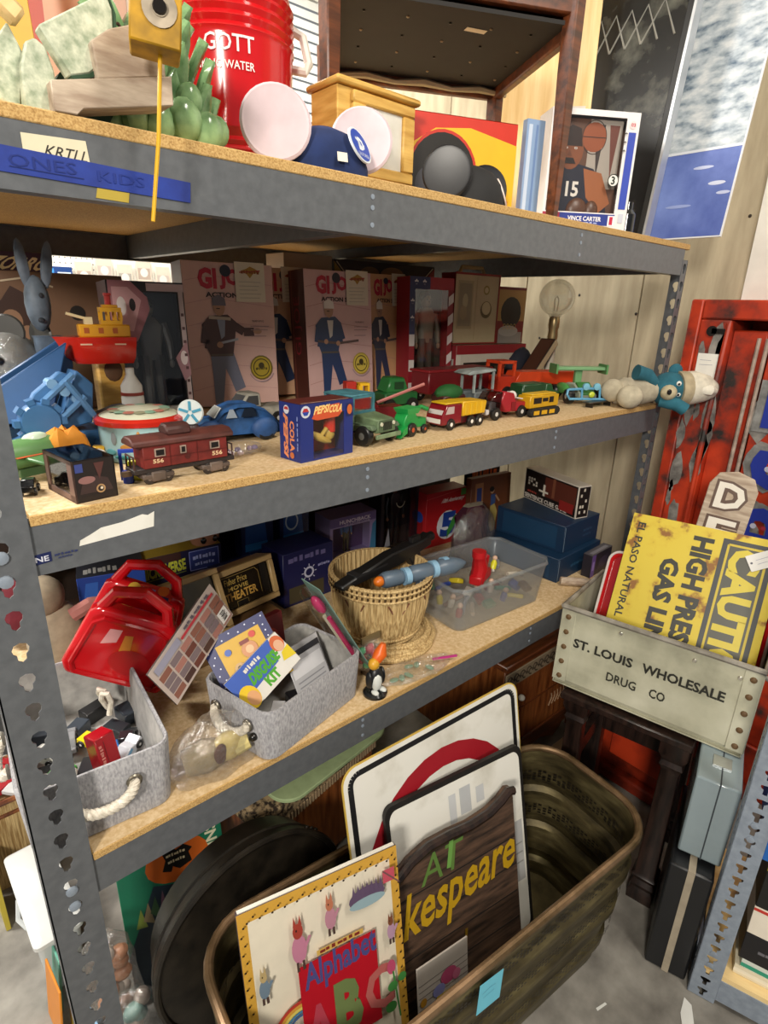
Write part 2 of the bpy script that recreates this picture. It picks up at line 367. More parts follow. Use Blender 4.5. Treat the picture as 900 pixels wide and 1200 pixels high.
for z in (Z2 - .05, Z2 - .085, Z3 - .05, Z3 - .085):
    obj('rivet', MB().lathe([(.0095, 0), (.009, .003), (.005, .0045)], 12), 'steel_light', lp, loc=(-.038, -.004, z), rot=(R(90), 0, 0))
for z in (Z1, Z2, Z3):
    zt = z - BT
    def beam(y0, sg):
        P = [(0, zt + .012), (0, z - BH), (.03, z - BH), (.03, z - BH + .002), (.0025, z - BH + .002), (.0025, zt), (.0025, zt + .012)]
        mb = MB().prism([(y0 + sg * a, b) for a, b in P], -.004, L + .004, 'x'); mb.prism([(y0 + sg * .0025, zt - .002), (y0 + sg * .02, zt - .002), (y0 + sg * .02, zt), (y0 + sg * .0025, zt)], -.004, L + .004, 'x')
        return obj('beam', mb, 'steel_paint', unit)
    b = beam(.0, 1); beam(D, -1)
    for x in (.593, 1.255):
        obj('crossbar', MB().box(x - .014, x + .014, .004, D - .004, zt - .03 if (z == Z1 and x > 1) else z - BH + .006, zt - .0005), 'steel_paint', unit)
        for q in (.028, .045, .072):
            obj('rivet', MB().lathe([(.0042, 0), (.0042, .0012), (.002, .0016)], 10), 'steel_light', b, loc=(x, 0, z - q), rot=(R(90), 0, 0))
    for x in (-.004, L - .02):
        obj('side_rail', MB().box(x, x + .024, .004, D - .004, z - BH + .004, zt - .0005), 'steel_paint', unit)
    bo = obj('shelf_board', MB().box(-.03 if z == Z1 else .002, L + (.03 if z == Z1 else -.002), -.002, D, zt, z), 'chipboard', unit, .0015)
    obj('board_face', MB().box(-.028 if z == Z1 else .004, L + (.028 if z == Z1 else -.004), .0, D - .002, z - .0006, z + .0003), 'chip_top', bo)
# tapes and stickers on the beams
def strip(name, label, quad, mat, col=None, arts=None):
    b = MB().prism([(x, z) for x, z in quad], -.0008, -.0002, 'y', col)
    o = obj(name, b, mat, unit, label=label)
    return o
pl = strip('price_label', 'cream paper label with faded pen writing half under blue tape', [(.066, 1.779), (.138, 1.777), (.136, 1.800), (.066, 1.797)], 'print', 'd8d0b4')
art(pl, 'handwriting', (.066, -.0008, 1.777), (1, 0, 0), (0, 0, 1), .072, .023, [('t', 'KRTLL', .3, .0, .95, .5, '2a2622', {'sl': .1})])
tb = strip('painters_tape', 'long strip of blue masking tape with faint pen writing', [(-.06, 1.7565), (.264, 1.748), (.266, 1.773), (-.06, 1.785)], 'tape_blue')
tb.location.y = -.0008
art(tb, 'handwriting', (.02, -.0009, 1.752), (1, 0, 0), (0, 0, 1), .24, .03, [('t', 'ONES', .12, .3, .42, .72, '162a74'), ('t', 'KIDS', .52, .2, .76, .6, '1a3080'), ('l', [(.12, .28), (.45, .2)], .0008, '10205c')])
strip('yellow_tape', 'strip of translucent yellow tape hanging below the blue tape', [(.14, 1.739), (.18, 1.738), (.182, 1.7495), (.143, 1.7505)], 'print', 'b09a3c')
strip('torn_sticker', 'torn white sticker on the middle beam', [(.058, 1.283), (.165, 1.289), (.168, 1.313), (.158, 1.309), (.15, 1.312), (.12, 1.306), (.09, 1.304), (.075, 1.297), (.06, 1.291)], 'sign_white')
ine = strip('maker_label', 'dark blue maker label by the left post', [(-.004, 1.268), (.021, 1.270), (.021, 1.2845), (-.004, 1.283)], 'print', '16204e')
art(ine, 'lettering', (-.004, -.0008, 1.268), (1, 0, 0), (0, 0, 1), .06, .016, [('t', 'INE', .02, .25, .36, .75, 'c8cad8', {'b': .02}), ('t', '~', .48, .5, .98, .75, '2c3560'), ('t', '~', .55, .22, .85, .42, '2c3560')])

# ------------------------------------------------------------------ second shelving unit, right edge
u2 = thing('shelving_unit', 'pale grey perforated steel post and shelf unit of books at the lower right', 'shelving unit', (1.139, -.656, 0), 17)
mb = MB(); flange(mb, lambda a, z, d: (d, -a, z), 0, .06, .002, 2.0, .038, TEE); flange(mb, lambda a, z, d: (a, -d, z), 0, .04, .002, 2.0, .038, TEE)
obj('post', mb, 'steel_light', u2)
for zz in (.085,):
    obj('beam', MB().box(.002, .012, -1.0, -.06, zz - .07, zz), 'steel_light', u2, .001)
    obj('beam', MB().box(.012, .42, -.012, -.002, zz - .07, zz), 'steel_light', u2, .001)
    obj('shelf_board', MB().box(.004, .42, -1.0, -.013, zz, zz + .014), 'wood_pale', u2)
for zz in (.12, .16, .53, .57):
    obj('rivet', MB().lathe([(.008, 0), (.008, .002), (.004, .003)], 10), 'steel_light', u2, loc=(-.0002, -.03, zz), rot=(0, R(-90), 0))
def on_u2(x, y):
    a = R(17); return 1.139 + x * math.cos(a) - y * math.sin(a), -.656 + x * math.sin(a) + y * math.cos(a)
def book2(label, x, y, z, size, col, items, top=None, rz=0):
    px, py = on_u2(x, y)
    t = carton('board_game' if size[2] < .1 else 'book', label, 'game' if size[2] < .1 else 'book', (px, py, z), size, col, [('left', items)] + ([('top', top)] if top else []), 17 + rz)
    return t
book2('cream flat box at the very bottom of the right-hand unit', .03, -.40, .0995, (.25, .32, .03), 'e6dcc0', [('r', 0, .3, 1, .7, 'f0e8d4')])
book2('green and white box under the black box on the right-hand unit', .03, -.41, .13, (.25, .32, .03), 'dfe6dc', [('r', 0, .1, 1, .5, '2a9a7c')])
book2('low black box with yellow lettering on the right-hand unit', .025, -.41, .162, (.26, .33, .085), '17161a', [('t', 'MAD LA', .5, .3, .98, .75, 'f2d41c', {'b': .03}), ('r', .86, .05, .98, .2, 'd8c020'), ('t', '~', .1, .4, .42, .55, '6c6a70')])
book2('white and red card box above the black one at the right edge', .025, -.41, .2475, (.26, .33, .085), 'e9dfce', [('r', .0, .86, 1, .96, 'c03428'), ('r', .3, .2, .8, .8, '3f8ea4'), ('c', .55, .5, .07, 'd05038'), ('t', '~', .36, .36, .74, .48, 'f0ece0')])
book2('taller black box with two big yellow words under the blue book', .025, -.41, .333, (.26, .33, .13), '141414', [('r', 0, .86, 1, 1, 'd8c428'), ('t', 'DON\'T', .62, .68, .98, .82, 'f2d41c', {'b': .03}), ('t', 'PARTY', .28, .38, .98, .66, 'f4dc20', {'b': .04}), ('t', 'MIX', .5, .08, .98, .34, 'f4dc20', {'b': .04})])
book2('bright blue book standing behind the right-hand post', .03, -.385, .4635, (.24, .32, .15), '1c62b4', [('c', .86, .78, .09, 'e8eef4'), ('t', '~', .78, .74, .94, .82, '1c4e94'), ('t', '~', .5, .4, .9, .55, '9cc4ec'), ('l', [(.2, .3), (.5, .42), (.9, .28)], .004, 'd8e8f4')])

# ------------------------------------------------------------------ red vending machine front against the right wall
vm = thing('vending_machine', 'rusty red metal vending machine front with raised blue letters', 'vending machine', (1.95, -.02, 0))
b = MB().box(0, .33, -.02, .02, 0, 1.67).box(0, .33, -.78, -.74, 0, 1.67).box(0, .33, -.74, -.02, 1.61, 1.67).box(.25, .33, -.74, -.02, 0, 1.61)
b.box(0, .25, -.115, -.02, 0, 1.61); b.box(0, .03, -.74, -.115, 0, .2)
obj('cabinet', b, 'rust_red', vm, .006, seg=2)
obj('ridge', MB().tube([(0, -.105, .02), (-.004, -.105, 1.3), (0, -.11, 1.6)], .009, 8), 'rust_red', vm)
obj('inset_panel', MB().box(.03, .2, -.215, -.115, 0, 1.58), 'rust_red', vm, .004)
for y in (-.2, -.225): obj('trim_strip', MB().tube([(.008, y, .02), (.008, y, 1.56)], .006, 8, 'b7a294'), 'worn', vm)
obj('door', MB().box(.012, .2, -.74, -.232, .2, 1.56), 'rust_red', vm, .004)
for k, (ch, zc) in enumerate((('I', 1.36), ('S', 1.17), ('P', .98), ('E', .79), ('P', .6))):
    lv, lf = letters(ch, .03)
    hh_ = .13; mbl = MB(); mbr = MB()
    for mm_, g, c, dep in ((mbr, 1.22, '9a9a98', .004), (mbl, 1.0, '2438a0', .008)):
        vs = [(.0118 - dep, -.37 - (.5 - b_) * .22 * g, zc + (a - .5) * hh_ * g) for a, b_ in lv]
        mm_.add(vs, lf, c)
    obj('letter_edge', mbr, 'worn', vm); obj('raised_letter', mbl, 'print', vm)
    art(vm, 'letter_mark', (.0036, -.3, zc - .02), (0, -1, 0), (0, 0, 1), .05, .04, [('c', .2, .5, .18, 'c8cbe0'), ('c', .8, .5, .14, 'b03448')])
wrn = random.Random(5)
for k in range(64):
    yy = -.03 - .08 * wrn.random() if k % 2 else -.24 - .45 * wrn.random(); zz = .25 + 1.3 * wrn.random(); xx = -.0006 if k % 2 else .0113; s = .012 + .04 * wrn.random()
    obj('worn_patch', MB().prism([(yy + s * (.45 if k % 2 else 1.2) * (.7 + .5 * wrn.random()) * math.cos(a), zz + s * 1.6 * (.7 + .5 * wrn.random()) * math.sin(a)) for a in (2 * math.pi * j / 11 for j in range(11))], xx, xx + .0005, 'x'), 'grey_wear', vm)
obj('coin_slot', MB().lathe([(.016, 0), (.016, .004)], 14, col='120c0a').box(-.008, .008, -.04, 0, 0, .004, '120c0a'), 'print', vm, loc=(-.0002, -.062, 1.575), rot=(0, R(-90), R(0)))
pt = obj('price_card', MB().box(-.002, -.0012, -.098, -.035, 1.40, 1.505, 'f2f0e8'), 'print', vm, label='white price card taped on the machine')
art(pt, 'handwriting', (-.002, -.035, 1.40), (0, -1, 0), (0, 0, 1), .063, .105, [('l', [(.15, .8), (.7, .8)], .001, '8888a0'), ('l', [(.15, .66), (.8, .67)], .001, '8888a0'), ('l', [(.15, .3), (.5, .31)], .001, '8888a0'), ('l', [(.3, .15), (.9, .16)], .001, '9898b0')])
t = thing('metal_cabinet', 'low rusty red metal cabinet on the floor behind the dark stand', 'cabinet', (1.66, -.46, 0)); obj('body', MB().box(0, .2, 0, .36, .05, .44), 'red_dark', t, .006); obj('panel', MB().box(-.006, 0, .04, .32, .1, .4), 'rust_red', t, .003); obj('plinth', MB().box(-.03, .2, -.005, .365, 0, .05), 'red_dark', t, .008)
obj('base_rail', MB().box(-.05, 0, -.5, -.01, 0.0, .06), 'red_dark', vm, .01)
# ------------------------------------------------------------------ top shelf
T1 = Z1 + .0005
# print boards standing behind the wooden toys
carton('picture_board', 'yellow and green painted board at the far left of the top shelf', 'board', (-.06, .2, T1), (.21, .012, .36), 'd8a01c', [('front', [('r', 0, 0, 1, .3, '1f6a3c'), ('r', 0, .82, 1, 1, '2c5a86'), ('l', [(.6, .5), (.75, .62), (.9, .52), (.8, .42), (.6, .5)], .004, '6a4c10'), ('l', [(.65, .66), (.8, .55), (.95, .66)], .004, '6a4c10'), ('e', .8, .16, .06, .03, 'e0c080'), ('e', .6, .2, .05, .04, 'd8b070'), ('e', .92, .08, .05, .03, 'e8d8a0')])], rx=-8)
carton('picture_board', 'pink and coral cartoon picture board behind the wooden toys', 'board', (.14, .31, T1), (.27, .012, .42), 'e9b79a', [('front', [('p', [(.02, .3), (.2, .35), (.26, 1), (.02, 1)], 'c8503c'), ('p', [(.3, 1), (.6, .5), (.72, 1)], 'e8cdb0'), ('p', [(.5, .1), (.78, .2), (.62, .62)], 'd0664c'), ('o', .6, .4, .2, .22, .25, 'c2513e', 150, 330), ('p', [(.7, .55), (1, .5), (1, .95), (.75, .95)], 'ecd9c4'), ('l', [(.32, .98), (.5, .72), (.62, .5)], .004, '3c2a26'), ('l', [(.5, .72), (.58, .75)], .003, '3c2a26'), ('l', [(.35, .18), (.9, .22)], .003, '9c4a38'), ('e', .84, .75, .1, .09, 'f0e2d0')])], rx=-8)
t = thing('cane_stack', 'red and white striped candy stick ornament behind the yellow block', 'ornament', (.262, .283, T1))
for k in range(9): obj('stripe', MB().tube([(0, 0, .16 + k * .014), (0, .002, .174 + k * .014)], .022, 10, 'e03838' if k % 2 else 'f0e6e0'), 'gloss', t)
obj('stick', MB().tube([(0, 0, 0), (0, 0, .16)], .006, 8, 'e8e0d8'), 'plastic', t)
# weathered green wooden toy: half disc, peg, two pale legs
t = thing('wooden_toy', 'weathered pale green wooden toy with half disc body and two legs', 'toy', (.09, .03, T1))
obj('leg', MB().prism([(-.012, 0), (.026, 0), (.026, .045), (.02, .068), (.01, .074), (0, .068), (-.008, .045)], -.014, .002), 'wood_green', t, .002)
obj('leg', MB().prism([(-.036, .012), (-.012, .0), (.0, .06), (-.012, .088), (-.026, .07)], .004, .02), 'wood_green', t, .002)
disc = [(.016, .088), (.044, .045), (.066, .052), (.088, .07), (.1, .095), (.102, .125), (.096, .142)]
obj('half_disc', MB().prism(disc, -.012, .012), 'wood_green', t, .002)
obj('disc_edge', MB().prism([(x + .003, z - .003) for x, z in disc[1:]] + [(x - .0, z + .0) for x, z in disc[:0:-1]], -.0125, .0125, 'y', '27472e'), 'matte', t)
obj('peg_block', MB().box(-.03, .012, -.012, .01, -.009, .012), 'wood_pale', t, .004, loc=(-.01, 0, .097), rot=(0, R(38), 0))
obj('back_wheel', MB().lathe([(.035, -.01), (.035, .01)], 18, (0, 0, 0), '1c3a2a', Matrix.Translation((.07, .04, .035)) @ Matrix.Rotation(R(90), 4, 'X')), 'matte', t)
obj('wire_hook', MB().tube([(.1, .0, .115), (.112, .002, .118), (.12, .0, .105), (.128, 0, .07), (.13, 0, .045)], .0022, 6, '5a4a40'), 'metal', t)
# whirligig: plank, block, yellow cube on a stick
t = thing('wooden_whirligig', 'raw wood plank and block with yellow cube and hanging yellow stick', 'toy', (.15, 0, T1), 0)
P = Matrix.Rotation(R(-8), 4, 'Y')
obj('plank', MB().prism([(-.045, .0), (-.02, .0), (-.012, .008), (.075, .028), (.1, .034), (.1, .066), (-.045, .03)], -.004, .045), 'wood_weathered', t, .001)
obj('block', MB().prism([(.012, .046), (.096, .066), (.096, .128), (.03, .1), (.008, .083)], .004, .04), 'wood_weathered', t, .0015)
cb = obj('yellow_cube', MB().box(-.028, .028, -.028, .028, -.032, .032, 'c8960e'), 'worn', t, .002, loc=(.064, -.055, .1), rot=(0, R(6), R(-20)))
obj('wheel_decal', MB().lathe([(.019, 0), (.019, .0012), (.009, .0014), (.009, .003), (.002, .003)], 20, col='b9aa94'), 'worn', cb, loc=(.004, -.0285, .004), rot=(R(90), 0, 0))
obj('hub', MB().lathe([(.008, 0), (.007, .004)], 12, col='2a2624'), 'metal', cb, loc=(.004, -.031, .004), rot=(R(90), 0, 0))
obj('stick', MB().tube([(.066, -.056, .068), (.055, -.056, -.02), (.038, -.057, -.113)], .0026, 8, 'd9a818'), 'plastic', t)
obj('dark_post', MB().box(.0, .02, -.01, .01, 0, .25), 'wood_dark', None, loc=(.262, .3, T1)); tag(bpy.data.objects['dark_post'], 'dark ribbed wooden post between picture boards and red cooler', 'post')
# leafy green ceramic jar
t = thing('ceramic_jar', 'glossy green ceramic jar shaped like leaves and artichoke buds', 'jar', (.285, .17, T1))
obj('jar_body', MB().lathe([(.055, 0), (.075, .02), (.078, .06), (.06, .11), (.045, .15), (.02, .185), (.004, .19)], 18), 'leaf_glaze', t)
lm = MB().rings([[(q * .5 * math.cos(a), .008 * math.sin(a), z) for a in (2 * math.pi * j / 8 for j in range(8))] for q, z in ((.012, 0), (.034, .02), (.032, .04), (.014, .058), (.002, .066))]).mesh('leaf')
lm.materials.append(MATS['leaf_glaze'])
for r_ in range(5):
    n_ = 11 - r_
    for k in range(n_):
        a = 2 * math.pi * (k + .5 * (r_ % 2)) / n_; rr_ = (.08, .082, .074, .058, .042)[r_]; z = (.0, .035, .075, .11, .14)[r_]
        obj('leaf', lm, '', t, loc=(rr_ * math.cos(a), rr_ * math.sin(a), z), rot=(R(12 + 5 * r_) * 1, 0, a - math.pi / 2 + math.pi))
for x, y, z, s in ((-.085, -.09, .015, .016), (-.06, -.105, .022, .021), (-.03, -.11, .02, .023), (.005, -.115, .03, .026), (.04, -.11, .022, .024), (.065, -.09, .03, .02), (-.04, -.1, .05, .018), (.02, -.1, .06, .02)):
    obj('bud', MB().ell((0, 0, 0), (s, s * .8, s * 1.1), 10, 7), 'leaf_glaze', t, loc=(x, y, z + .006), rot=(R(20), R(rnd.uniform(-30, 30)), 0))
# red water cooler
t = thing('water_cooler', 'red ribbed drinking water cooler with white lettering and handle', 'cooler', (.53, .36, T1))
pf = [(.095, 0), (.1, .004)] + [(.1 + .0022 * math.sin(i * 1.57) + .012 * min(i / 70, 1), .006 + i * .0035) for i in range(26)] + [(.1115, .1), (.117, .24)] + [(.118 + .0025 * math.sin(i * 1.57), .245 + i * .004) for i in range(20)] + [(.112, .335), (.02, .338)]
obj('tank', MB().lathe(pf, 36, col='c8161c'), 'gloss', t)
def on_cyl(parent, s, rad, a0, a1, z0, z1, col, nm):
    lv, lf = letters(s, .01); mb = MB()
    mb.add([(rad * math.cos(R(a0 + (a1 - a0) * a)), rad * math.sin(R(a0 + (a1 - a0) * a)), z0 + (z1 - z0) * b) for a, b in lv], lf, col)
    return obj(nm, mb, 'print', parent)
on_cyl(t, 'GOTT', .1185, 219, 262, .212, .238, 'f4e6e2', 'lettering')
on_cyl(t, 'DRINKING WATER', .1178, 198, 262, .186, .199, 'f4e6e2', 'lettering')
obj('handle', MB().tube([(.112, -.03, .24), (.13, -.06, .232), (.145, -.05, .25), (.145, -.03, .3), (.125, -.02, .31)], .009, 8, 'e2dcd2'), 'plastic', t)
obj('side_plate', MB().box(.104, .122, -.035, .0, .1, .17, 'e8e4dc'), 'plastic', t, .003)
# navy ear cap
def ear_cap(label, x, y, dome, ear, ears, brim=None):
    t = thing('ear_cap', label, 'hat', (x, y, T1))
    r_ = .082
    obj('cap', MB().lathe([(r_, 0), (r_ * .99, .018), (r_ * .9, .042), (r_ * .66, .066), (r_ * .3, .078), (.003, .08)], 26, (0, 0, 0), dome), 'plush' if brim else 'matte', t)
    for (ex, ey, ez, er, rz_, rx_) in ears:
        obj('ear', MB().lathe([(er * .9, -.004), (er, -.002), (er, .002), (er * .93, .005), (er * .85, .004), (.002, .004)], 30, (0, 0, 0), ear), 'plastic', t, loc=(ex, ey, ez), rot=(R(90 + rx_), 0, R(rz_)))
    return t
t = ear_cap('navy cap with two big round white ears and blue emblem patch', .55, .09, '172a58', 'd0bcc2', [(-.108, -.03, .062, .056, -28, -6), (.085, -.005, .075, .056, -38, -8)], 1)
pa = obj('emblem_patch', MB().lathe([(1, 0), (1, .003)], 28, col='e6ecf4'), 'print', t); pa.scale = (.036, .029, 1); pa.location = (.03, -.067, .048); pa.rotation_euler = (R(66), R(0), R(26))
art(pa, 'emblem', (-1, -1, .003), (1, 0, 0), (0, 1, 0), 2, 2, [('c', .5, .5, .45, '1f49b4'), ('t', 'D', .36, .34, .66, .72, 'eef4fa', {'b': .05, 'sl': .15}), ('l', [(.3, .66), (.5, .56), (.4, .5), (.62, .42), (.68, .56)], .16, 'dfe8f4'), ('t', 'CALIFORNIA', .22, .16, .78, .27, 'dfe8f4')])
tg = obj('price_tag', MB().box(-.009, .009, -.0005, 0, -.007, .007, 'd9d4c4'), 'print', t, loc=(-.018, -.085, .022), rot=(R(-12), 0, R(-12)))
t = ear_cap('black cap with two round black ears beside the red and yellow box', .93, .09, '161618', '1d1d20', [(-.1, -.035, .05, .05, -50, -6), (.085, .02, .05, .05, -30, -6)], None)
o = obj('front_patch', MB().lathe([(1, 0), (1, .003)], 24, col='e8d8cc'), 'print', t); o.scale = (.026, .03, 1); o.location = (.052, -.052, .03); o.rotation_euler = (R(66), 0, R(44))
art(o, 'patch_ring', (-1, -1, .003), (1, 0, 0), (0, 1, 0), 2, 2, [('o', .5, .5, .46, .46, .28, 'd8402c'), ('c', .5, .5, .22, 'e8e0d0')])
# small wooden cabinet clock
t = thing('wooden_cabinet', 'small yellow wood cabinet with framed glass door behind the navy cap', 'cabinet', (.645, .16, T1), 0)
obj('body', MB().box(0, .2, .012, .1, .03, .185), 'wood_yellow', t, .002)
obj('base', MB().box(-.006, .215, 0, .106, 0, .018).box(-.003, .209, .004, .103, .018, .03), 'wood_yellow', t, .003)
obj('cornice', MB().box(-.008, .208, .0, .108, .185, .197), 'wood_yellow', t, .004)
dr = obj('door', MB().box(.03, .192, .0, .012, .038, .06).box(.03, .192, .0, .012, .16, .18).box(.03, .064, .0, .012, .06, .16).box(.16, .192, .0, .012, .06, .16), 'wood_yellow', t, .003)
obj('door_panel', MB().box(.064, .16, .007, .011, .06, .16), 'sign_white', dr)
obj('glass', MB().box(.064, .16, .0045, .0055, .06, .16), 'clear_plastic', dr)
# wooden chair, standing on the shelf
t = thing('dining_chair', 'brown wooden chair standing on the top shelf, seat underside showing', 'chair', (0, 0, T1))
FR, BR_, BL, FL = Vector((1.2, .055)), Vector((1.4, .43)), Vector((.96, .65)), Vector((.72, .3)); zt = 2.2 - T1
for k, (p, top) in enumerate(((FR, .62), (BR_, .44), (BL, .44), (FL, .62))):
    obj('leg', MB().rings([[(p.x + s * a, p.y + s * b, z) for a, b in ((-1, -1), (1, -1), (1, 1), (-1, 1))] for s, z in ((.011, 0), (.017, .3), (.018, top))]), 'wood_brown', t, .003)
def rail(a, b, z0, z1, w_=.012):
    d = (b - a).normalized(); n_ = Vector((-d.y, d.x)) * w_
    P_ = [a - n_, b - n_, b + n_, a + n_]; obj('apron', MB().hexa([(p.x, p.y, z0) for p in P_], [(p.x, p.y, z1) for p in P_]), 'wood_brown', t, .004)
for a, b in ((FL, FR), (FR, BR_), (BR_, BL), (BL, FL)): rail(a, b, zt - .012 + (.04 if a == FL else 0), zt + .06)
sb = [FR, BR_, BL, FL]; ctr = sum(sb, Vector((0, 0))) / 4
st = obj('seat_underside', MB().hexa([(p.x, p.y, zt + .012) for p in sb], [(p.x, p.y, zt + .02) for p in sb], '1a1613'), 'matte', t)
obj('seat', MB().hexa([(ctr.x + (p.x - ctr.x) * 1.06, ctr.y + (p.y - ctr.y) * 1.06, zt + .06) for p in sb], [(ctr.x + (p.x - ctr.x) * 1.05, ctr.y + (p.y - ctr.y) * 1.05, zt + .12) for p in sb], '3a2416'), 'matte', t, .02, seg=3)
for i in range(5):
    for j in range(4):
        p = FL + (FR - FL) * (.14 + .18 * i) + (BL - FL) * (.16 + .22 * j)
        obj('upholstery_nail', MB().ell((p.x, p.y, zt + .011), (.004, .004, .002), 8, 4, '8a7a62' if (i + j) % 2 else '100c0a'), 'metal', t)
p = FL + (FR - FL) * .62 + (BL - FL) * .2
sp = obj('paper_label', MB().box(-.025, .025, -.009, .009, -.0005, 0, 'd6ccb0'), 'print', t, loc=(p.x, p.y, zt + .0115), rot=(0, 0, R(-22)))
cs = [BL + (BR_ - BL) * k / 6 for k in range(7)]
obj('torn_webbing', MB().tube([(p.x + .01, p.y - .03, zt - .004 + .008 * (k % 2)) for k, p in enumerate(cs)], [.006, .009, .006, .01, .006, .009, .005], 6, 'a49a80'), 'matte', t)
for a in (FL, FR): obj('back_post', MB().tube([(a.x, a.y, .6), (a.x - .02, a.y - .06, 1.0)], .016, 8), 'wood_brown', t)
# red and yellow toy box
carton('toy_box', 'red and yellow cardboard toy box with round black window', 'box', (.835, .245, T1), (.32, .07, .2), 'c8301e', [('front', [('p', [(0, 0), (1, 0), (1, .78), (.62, .9), (.35, .86), (.1, .62), (0, .5)], 'e6b422'), ('e', .42, .42, .27, .44, '17130f'), ('o', .42, .42, .27, .44, .07, 'c03020'), ('e', .3, .3, .09, .17, '3a3a40'), ('c', .13, .9, .06, '24408c'), ('t', '~', .08, .87, .18, .93, 'd0d8f0'), ('p', [(.72, .06), (.96, .06), (.96, .2), (.72, .16)], 'c8301e')]), ('top', [('r', 0, 0, 1, 1, 'a82818')])], rz=-22)
# clear blue blister box and basketball figure box
carton('blister_box', 'narrow translucent blue plastic box left of the basketball figure box', 'box', (1.165, .125, T1), (.05, .02, .22), '8aa4c8', [('front', [('r', .1, .05, .3, .95, 'c4d2e6'), ('r', .5, .05, .62, .95, '6a86b4')])], rz=-20)
def bball(t):
    art(t, 'player_picture', (.004, .02, .037), (1, 0, 0), (0, 0, 1), .197, .223, [('r', 0, 0, 1, 1, '5c3d2c'), ('r', .55, .3, 1, 1, 'a39a90'), ('p', [(.62, .95), (.7, .4), (.76, .95)], '3a2e2a'), ('p', [(.82, .95), (.9, .4), (.96, .95)], '6a3a2e'), ('c', .62, .82, .17, '8f4b2a'), ('o', .62, .82, .17, .175, .05, '2e1a12'), ('l', [(.46, .82), (.78, .82)], .002, '2e1a12'),
        ('p', [(.05, 0), (.08, .3), (.2, .5), (.4, .55), (.66, .5), (.86, .3), (.92, 0)], '20202e'), ('p', [(.52, .5), (.78, .46), (.95, .15), (.8, .04), (.6, .2)], '9a5c36'), ('e', .32, .68, .17, .2, '7c4628'), ('p', [(.17, .72), (.47, .72), (.43, .9), (.3, .93), (.2, .86)], '2a1710'), ('e', .25, .7, .02, .012, 'e8e0d8'), ('e', .38, .7, .02, .012, 'e8e0d8'), ('e', .25, .7, .008, .01, '120c0a'), ('e', .38, .7, .008, .01, '120c0a'), ('p', [(.3, .68), (.34, .62), (.27, .62)], '6a3a20'), ('p', [(.22, .54), (.4, .54), (.36, .6), (.25, .6)], '1c100a'),
        ('t', '15', .3, .2, .48, .36, 'd9d4cc', {'b': .03}), ('t', 'TER', .02, .36, .24, .48, 'd8a83c', {'b': .03}), ('t', 'YEAR?', .02, .1, .22, .18, 'd8c8a4'), ('t', 'THE', .02, .22, .18, .31, 'd8c8a4')])
    b = MB().box(.06, .15, .008, .03, .01, .02, '2e2824').ell((.1, .018, .05), (.03, .012, .03), 12, 8, '5a3c2c').ell((.14, .018, .05), (.02, .012, .025), 12, 8, '5a3c2c')
    obj('figure', b, 'plastic', t)
bb = carton('figure_box', 'white and blue boxed basketball player figure on the top shelf', 'box', (1.295, .15, T1), (.235, .085, .275), 'e9e6e6', [('front', [('r', 0, .0, .86, .045, 'f0eeec'), ('r', 0, .05, .86, .15, '2c3c8c'), ('r', .0, .06, .2, .15, 'a03048'), ('t', 'VINCE CARTER', .3, .085, .7, .125, 'f4f2f4', {'b': .02}), ('t', '~', .34, .062, .66, .078, 'aab4e0'), ('r', .78, .05, .86, .14, 'e8e8f0'), ('r', .8, .06, .84, .13, 'c02c48'), ('r', .885, .2, .97, .84, '3c50b4'), ('c', .925, .9, .04, 'f0d8d8'), ('t', '03', .9, .885, .95, .915, 'b02838', {'b': .03}), ('r', .9, .08, .96, .16, 'c8ccd8'), ('c', .78, .44, .065, '1a2420'), ('c', .78, .44, .055, 'e4e2dc'), ('t', '3', .755, .405, .8, .475, '14241c', {'b': .03}), ('t', '*', .84, .66, .87, .7, '30303a', {'b': .04}), ('t', '*', .84, .73, .87, .77, '30303a', {'b': .04}), ('t', '*', .84, .8, .87, .84, '30303a', {'b': .04})]), ('top', [('r', .02, .1, .98, .9, 'd4d0d0')])], window=(.03, .16, .85, .95), inner='5c4030', fill=bball, rz=-33)
# pale wood panel, dark framed picture, big landscape poster
o = carton('wooden_backboard', 'tall pale wooden panel leaning behind the chair leg', 'board', (1.50, .52, T1), (.30, .022, .95), 'ffffff', rz=-48, rx=-5, mat='wood_pale', body='panel')
t = thing('price_ticket', 'white paper price ticket hanging on the pale wooden panel', 'tag', (1.66, .338, 2.06), -48)
obj('card', MB().box(-.035, .035, -.001, 0, 0, .15, 'd9d2c8'), 'print', t); art(t, 'handwriting', (-.035, -.001, 0), (1, 0, 0), (0, 0, 1), .07, .15, [('c', .5, .72, .1, '6a5a50'), ('l', [(.2, .5), (.8, .52)], .002, '8a88a0'), ('l', [(.2, .38), (.7, .4)], .002, '8a88a0'), ('l', [(.2, .24), (.8, .26)], .002, '8a88a0'), ('l', [(.1, .1), (.5, .1)], .003, '5a6ab8')])
t = carton('framed_picture', 'dark framed photograph of a bridge leaning behind the figure box', 'picture', (1.73, .09, T1), (.03, .34, .8), '0e0e0e', rz=0, ry=8, body='frame')
obj('picture', MB().box(-.001, 0, .02, .32, .02, .78), 'poster_dark', t); obj('frame_edge', MB().box(-.006, .03, -.008, 0, 0, .8, 'c9ccd0'), 'metal', t)
for k in range(6): obj('girder', MB().tube([(-.002, .04 + .05 * k, .55), (-.002, .09 + .05 * k, .65), (-.002, .14 + .05 * k, .55)], .003, 5, '8a8880'), 'matte', t)
obj('black_bottle', MB().lathe([(.022, 0), (.022, .05), (.012, .062), (.012, .08)], 14, (0, 0, 0), '15171a'), 'gloss', None, loc=(1.54, .045, T1)); tag(bpy.data.objects['black_bottle'], 'small black ridged bottle beside the figure box', 'bottle')
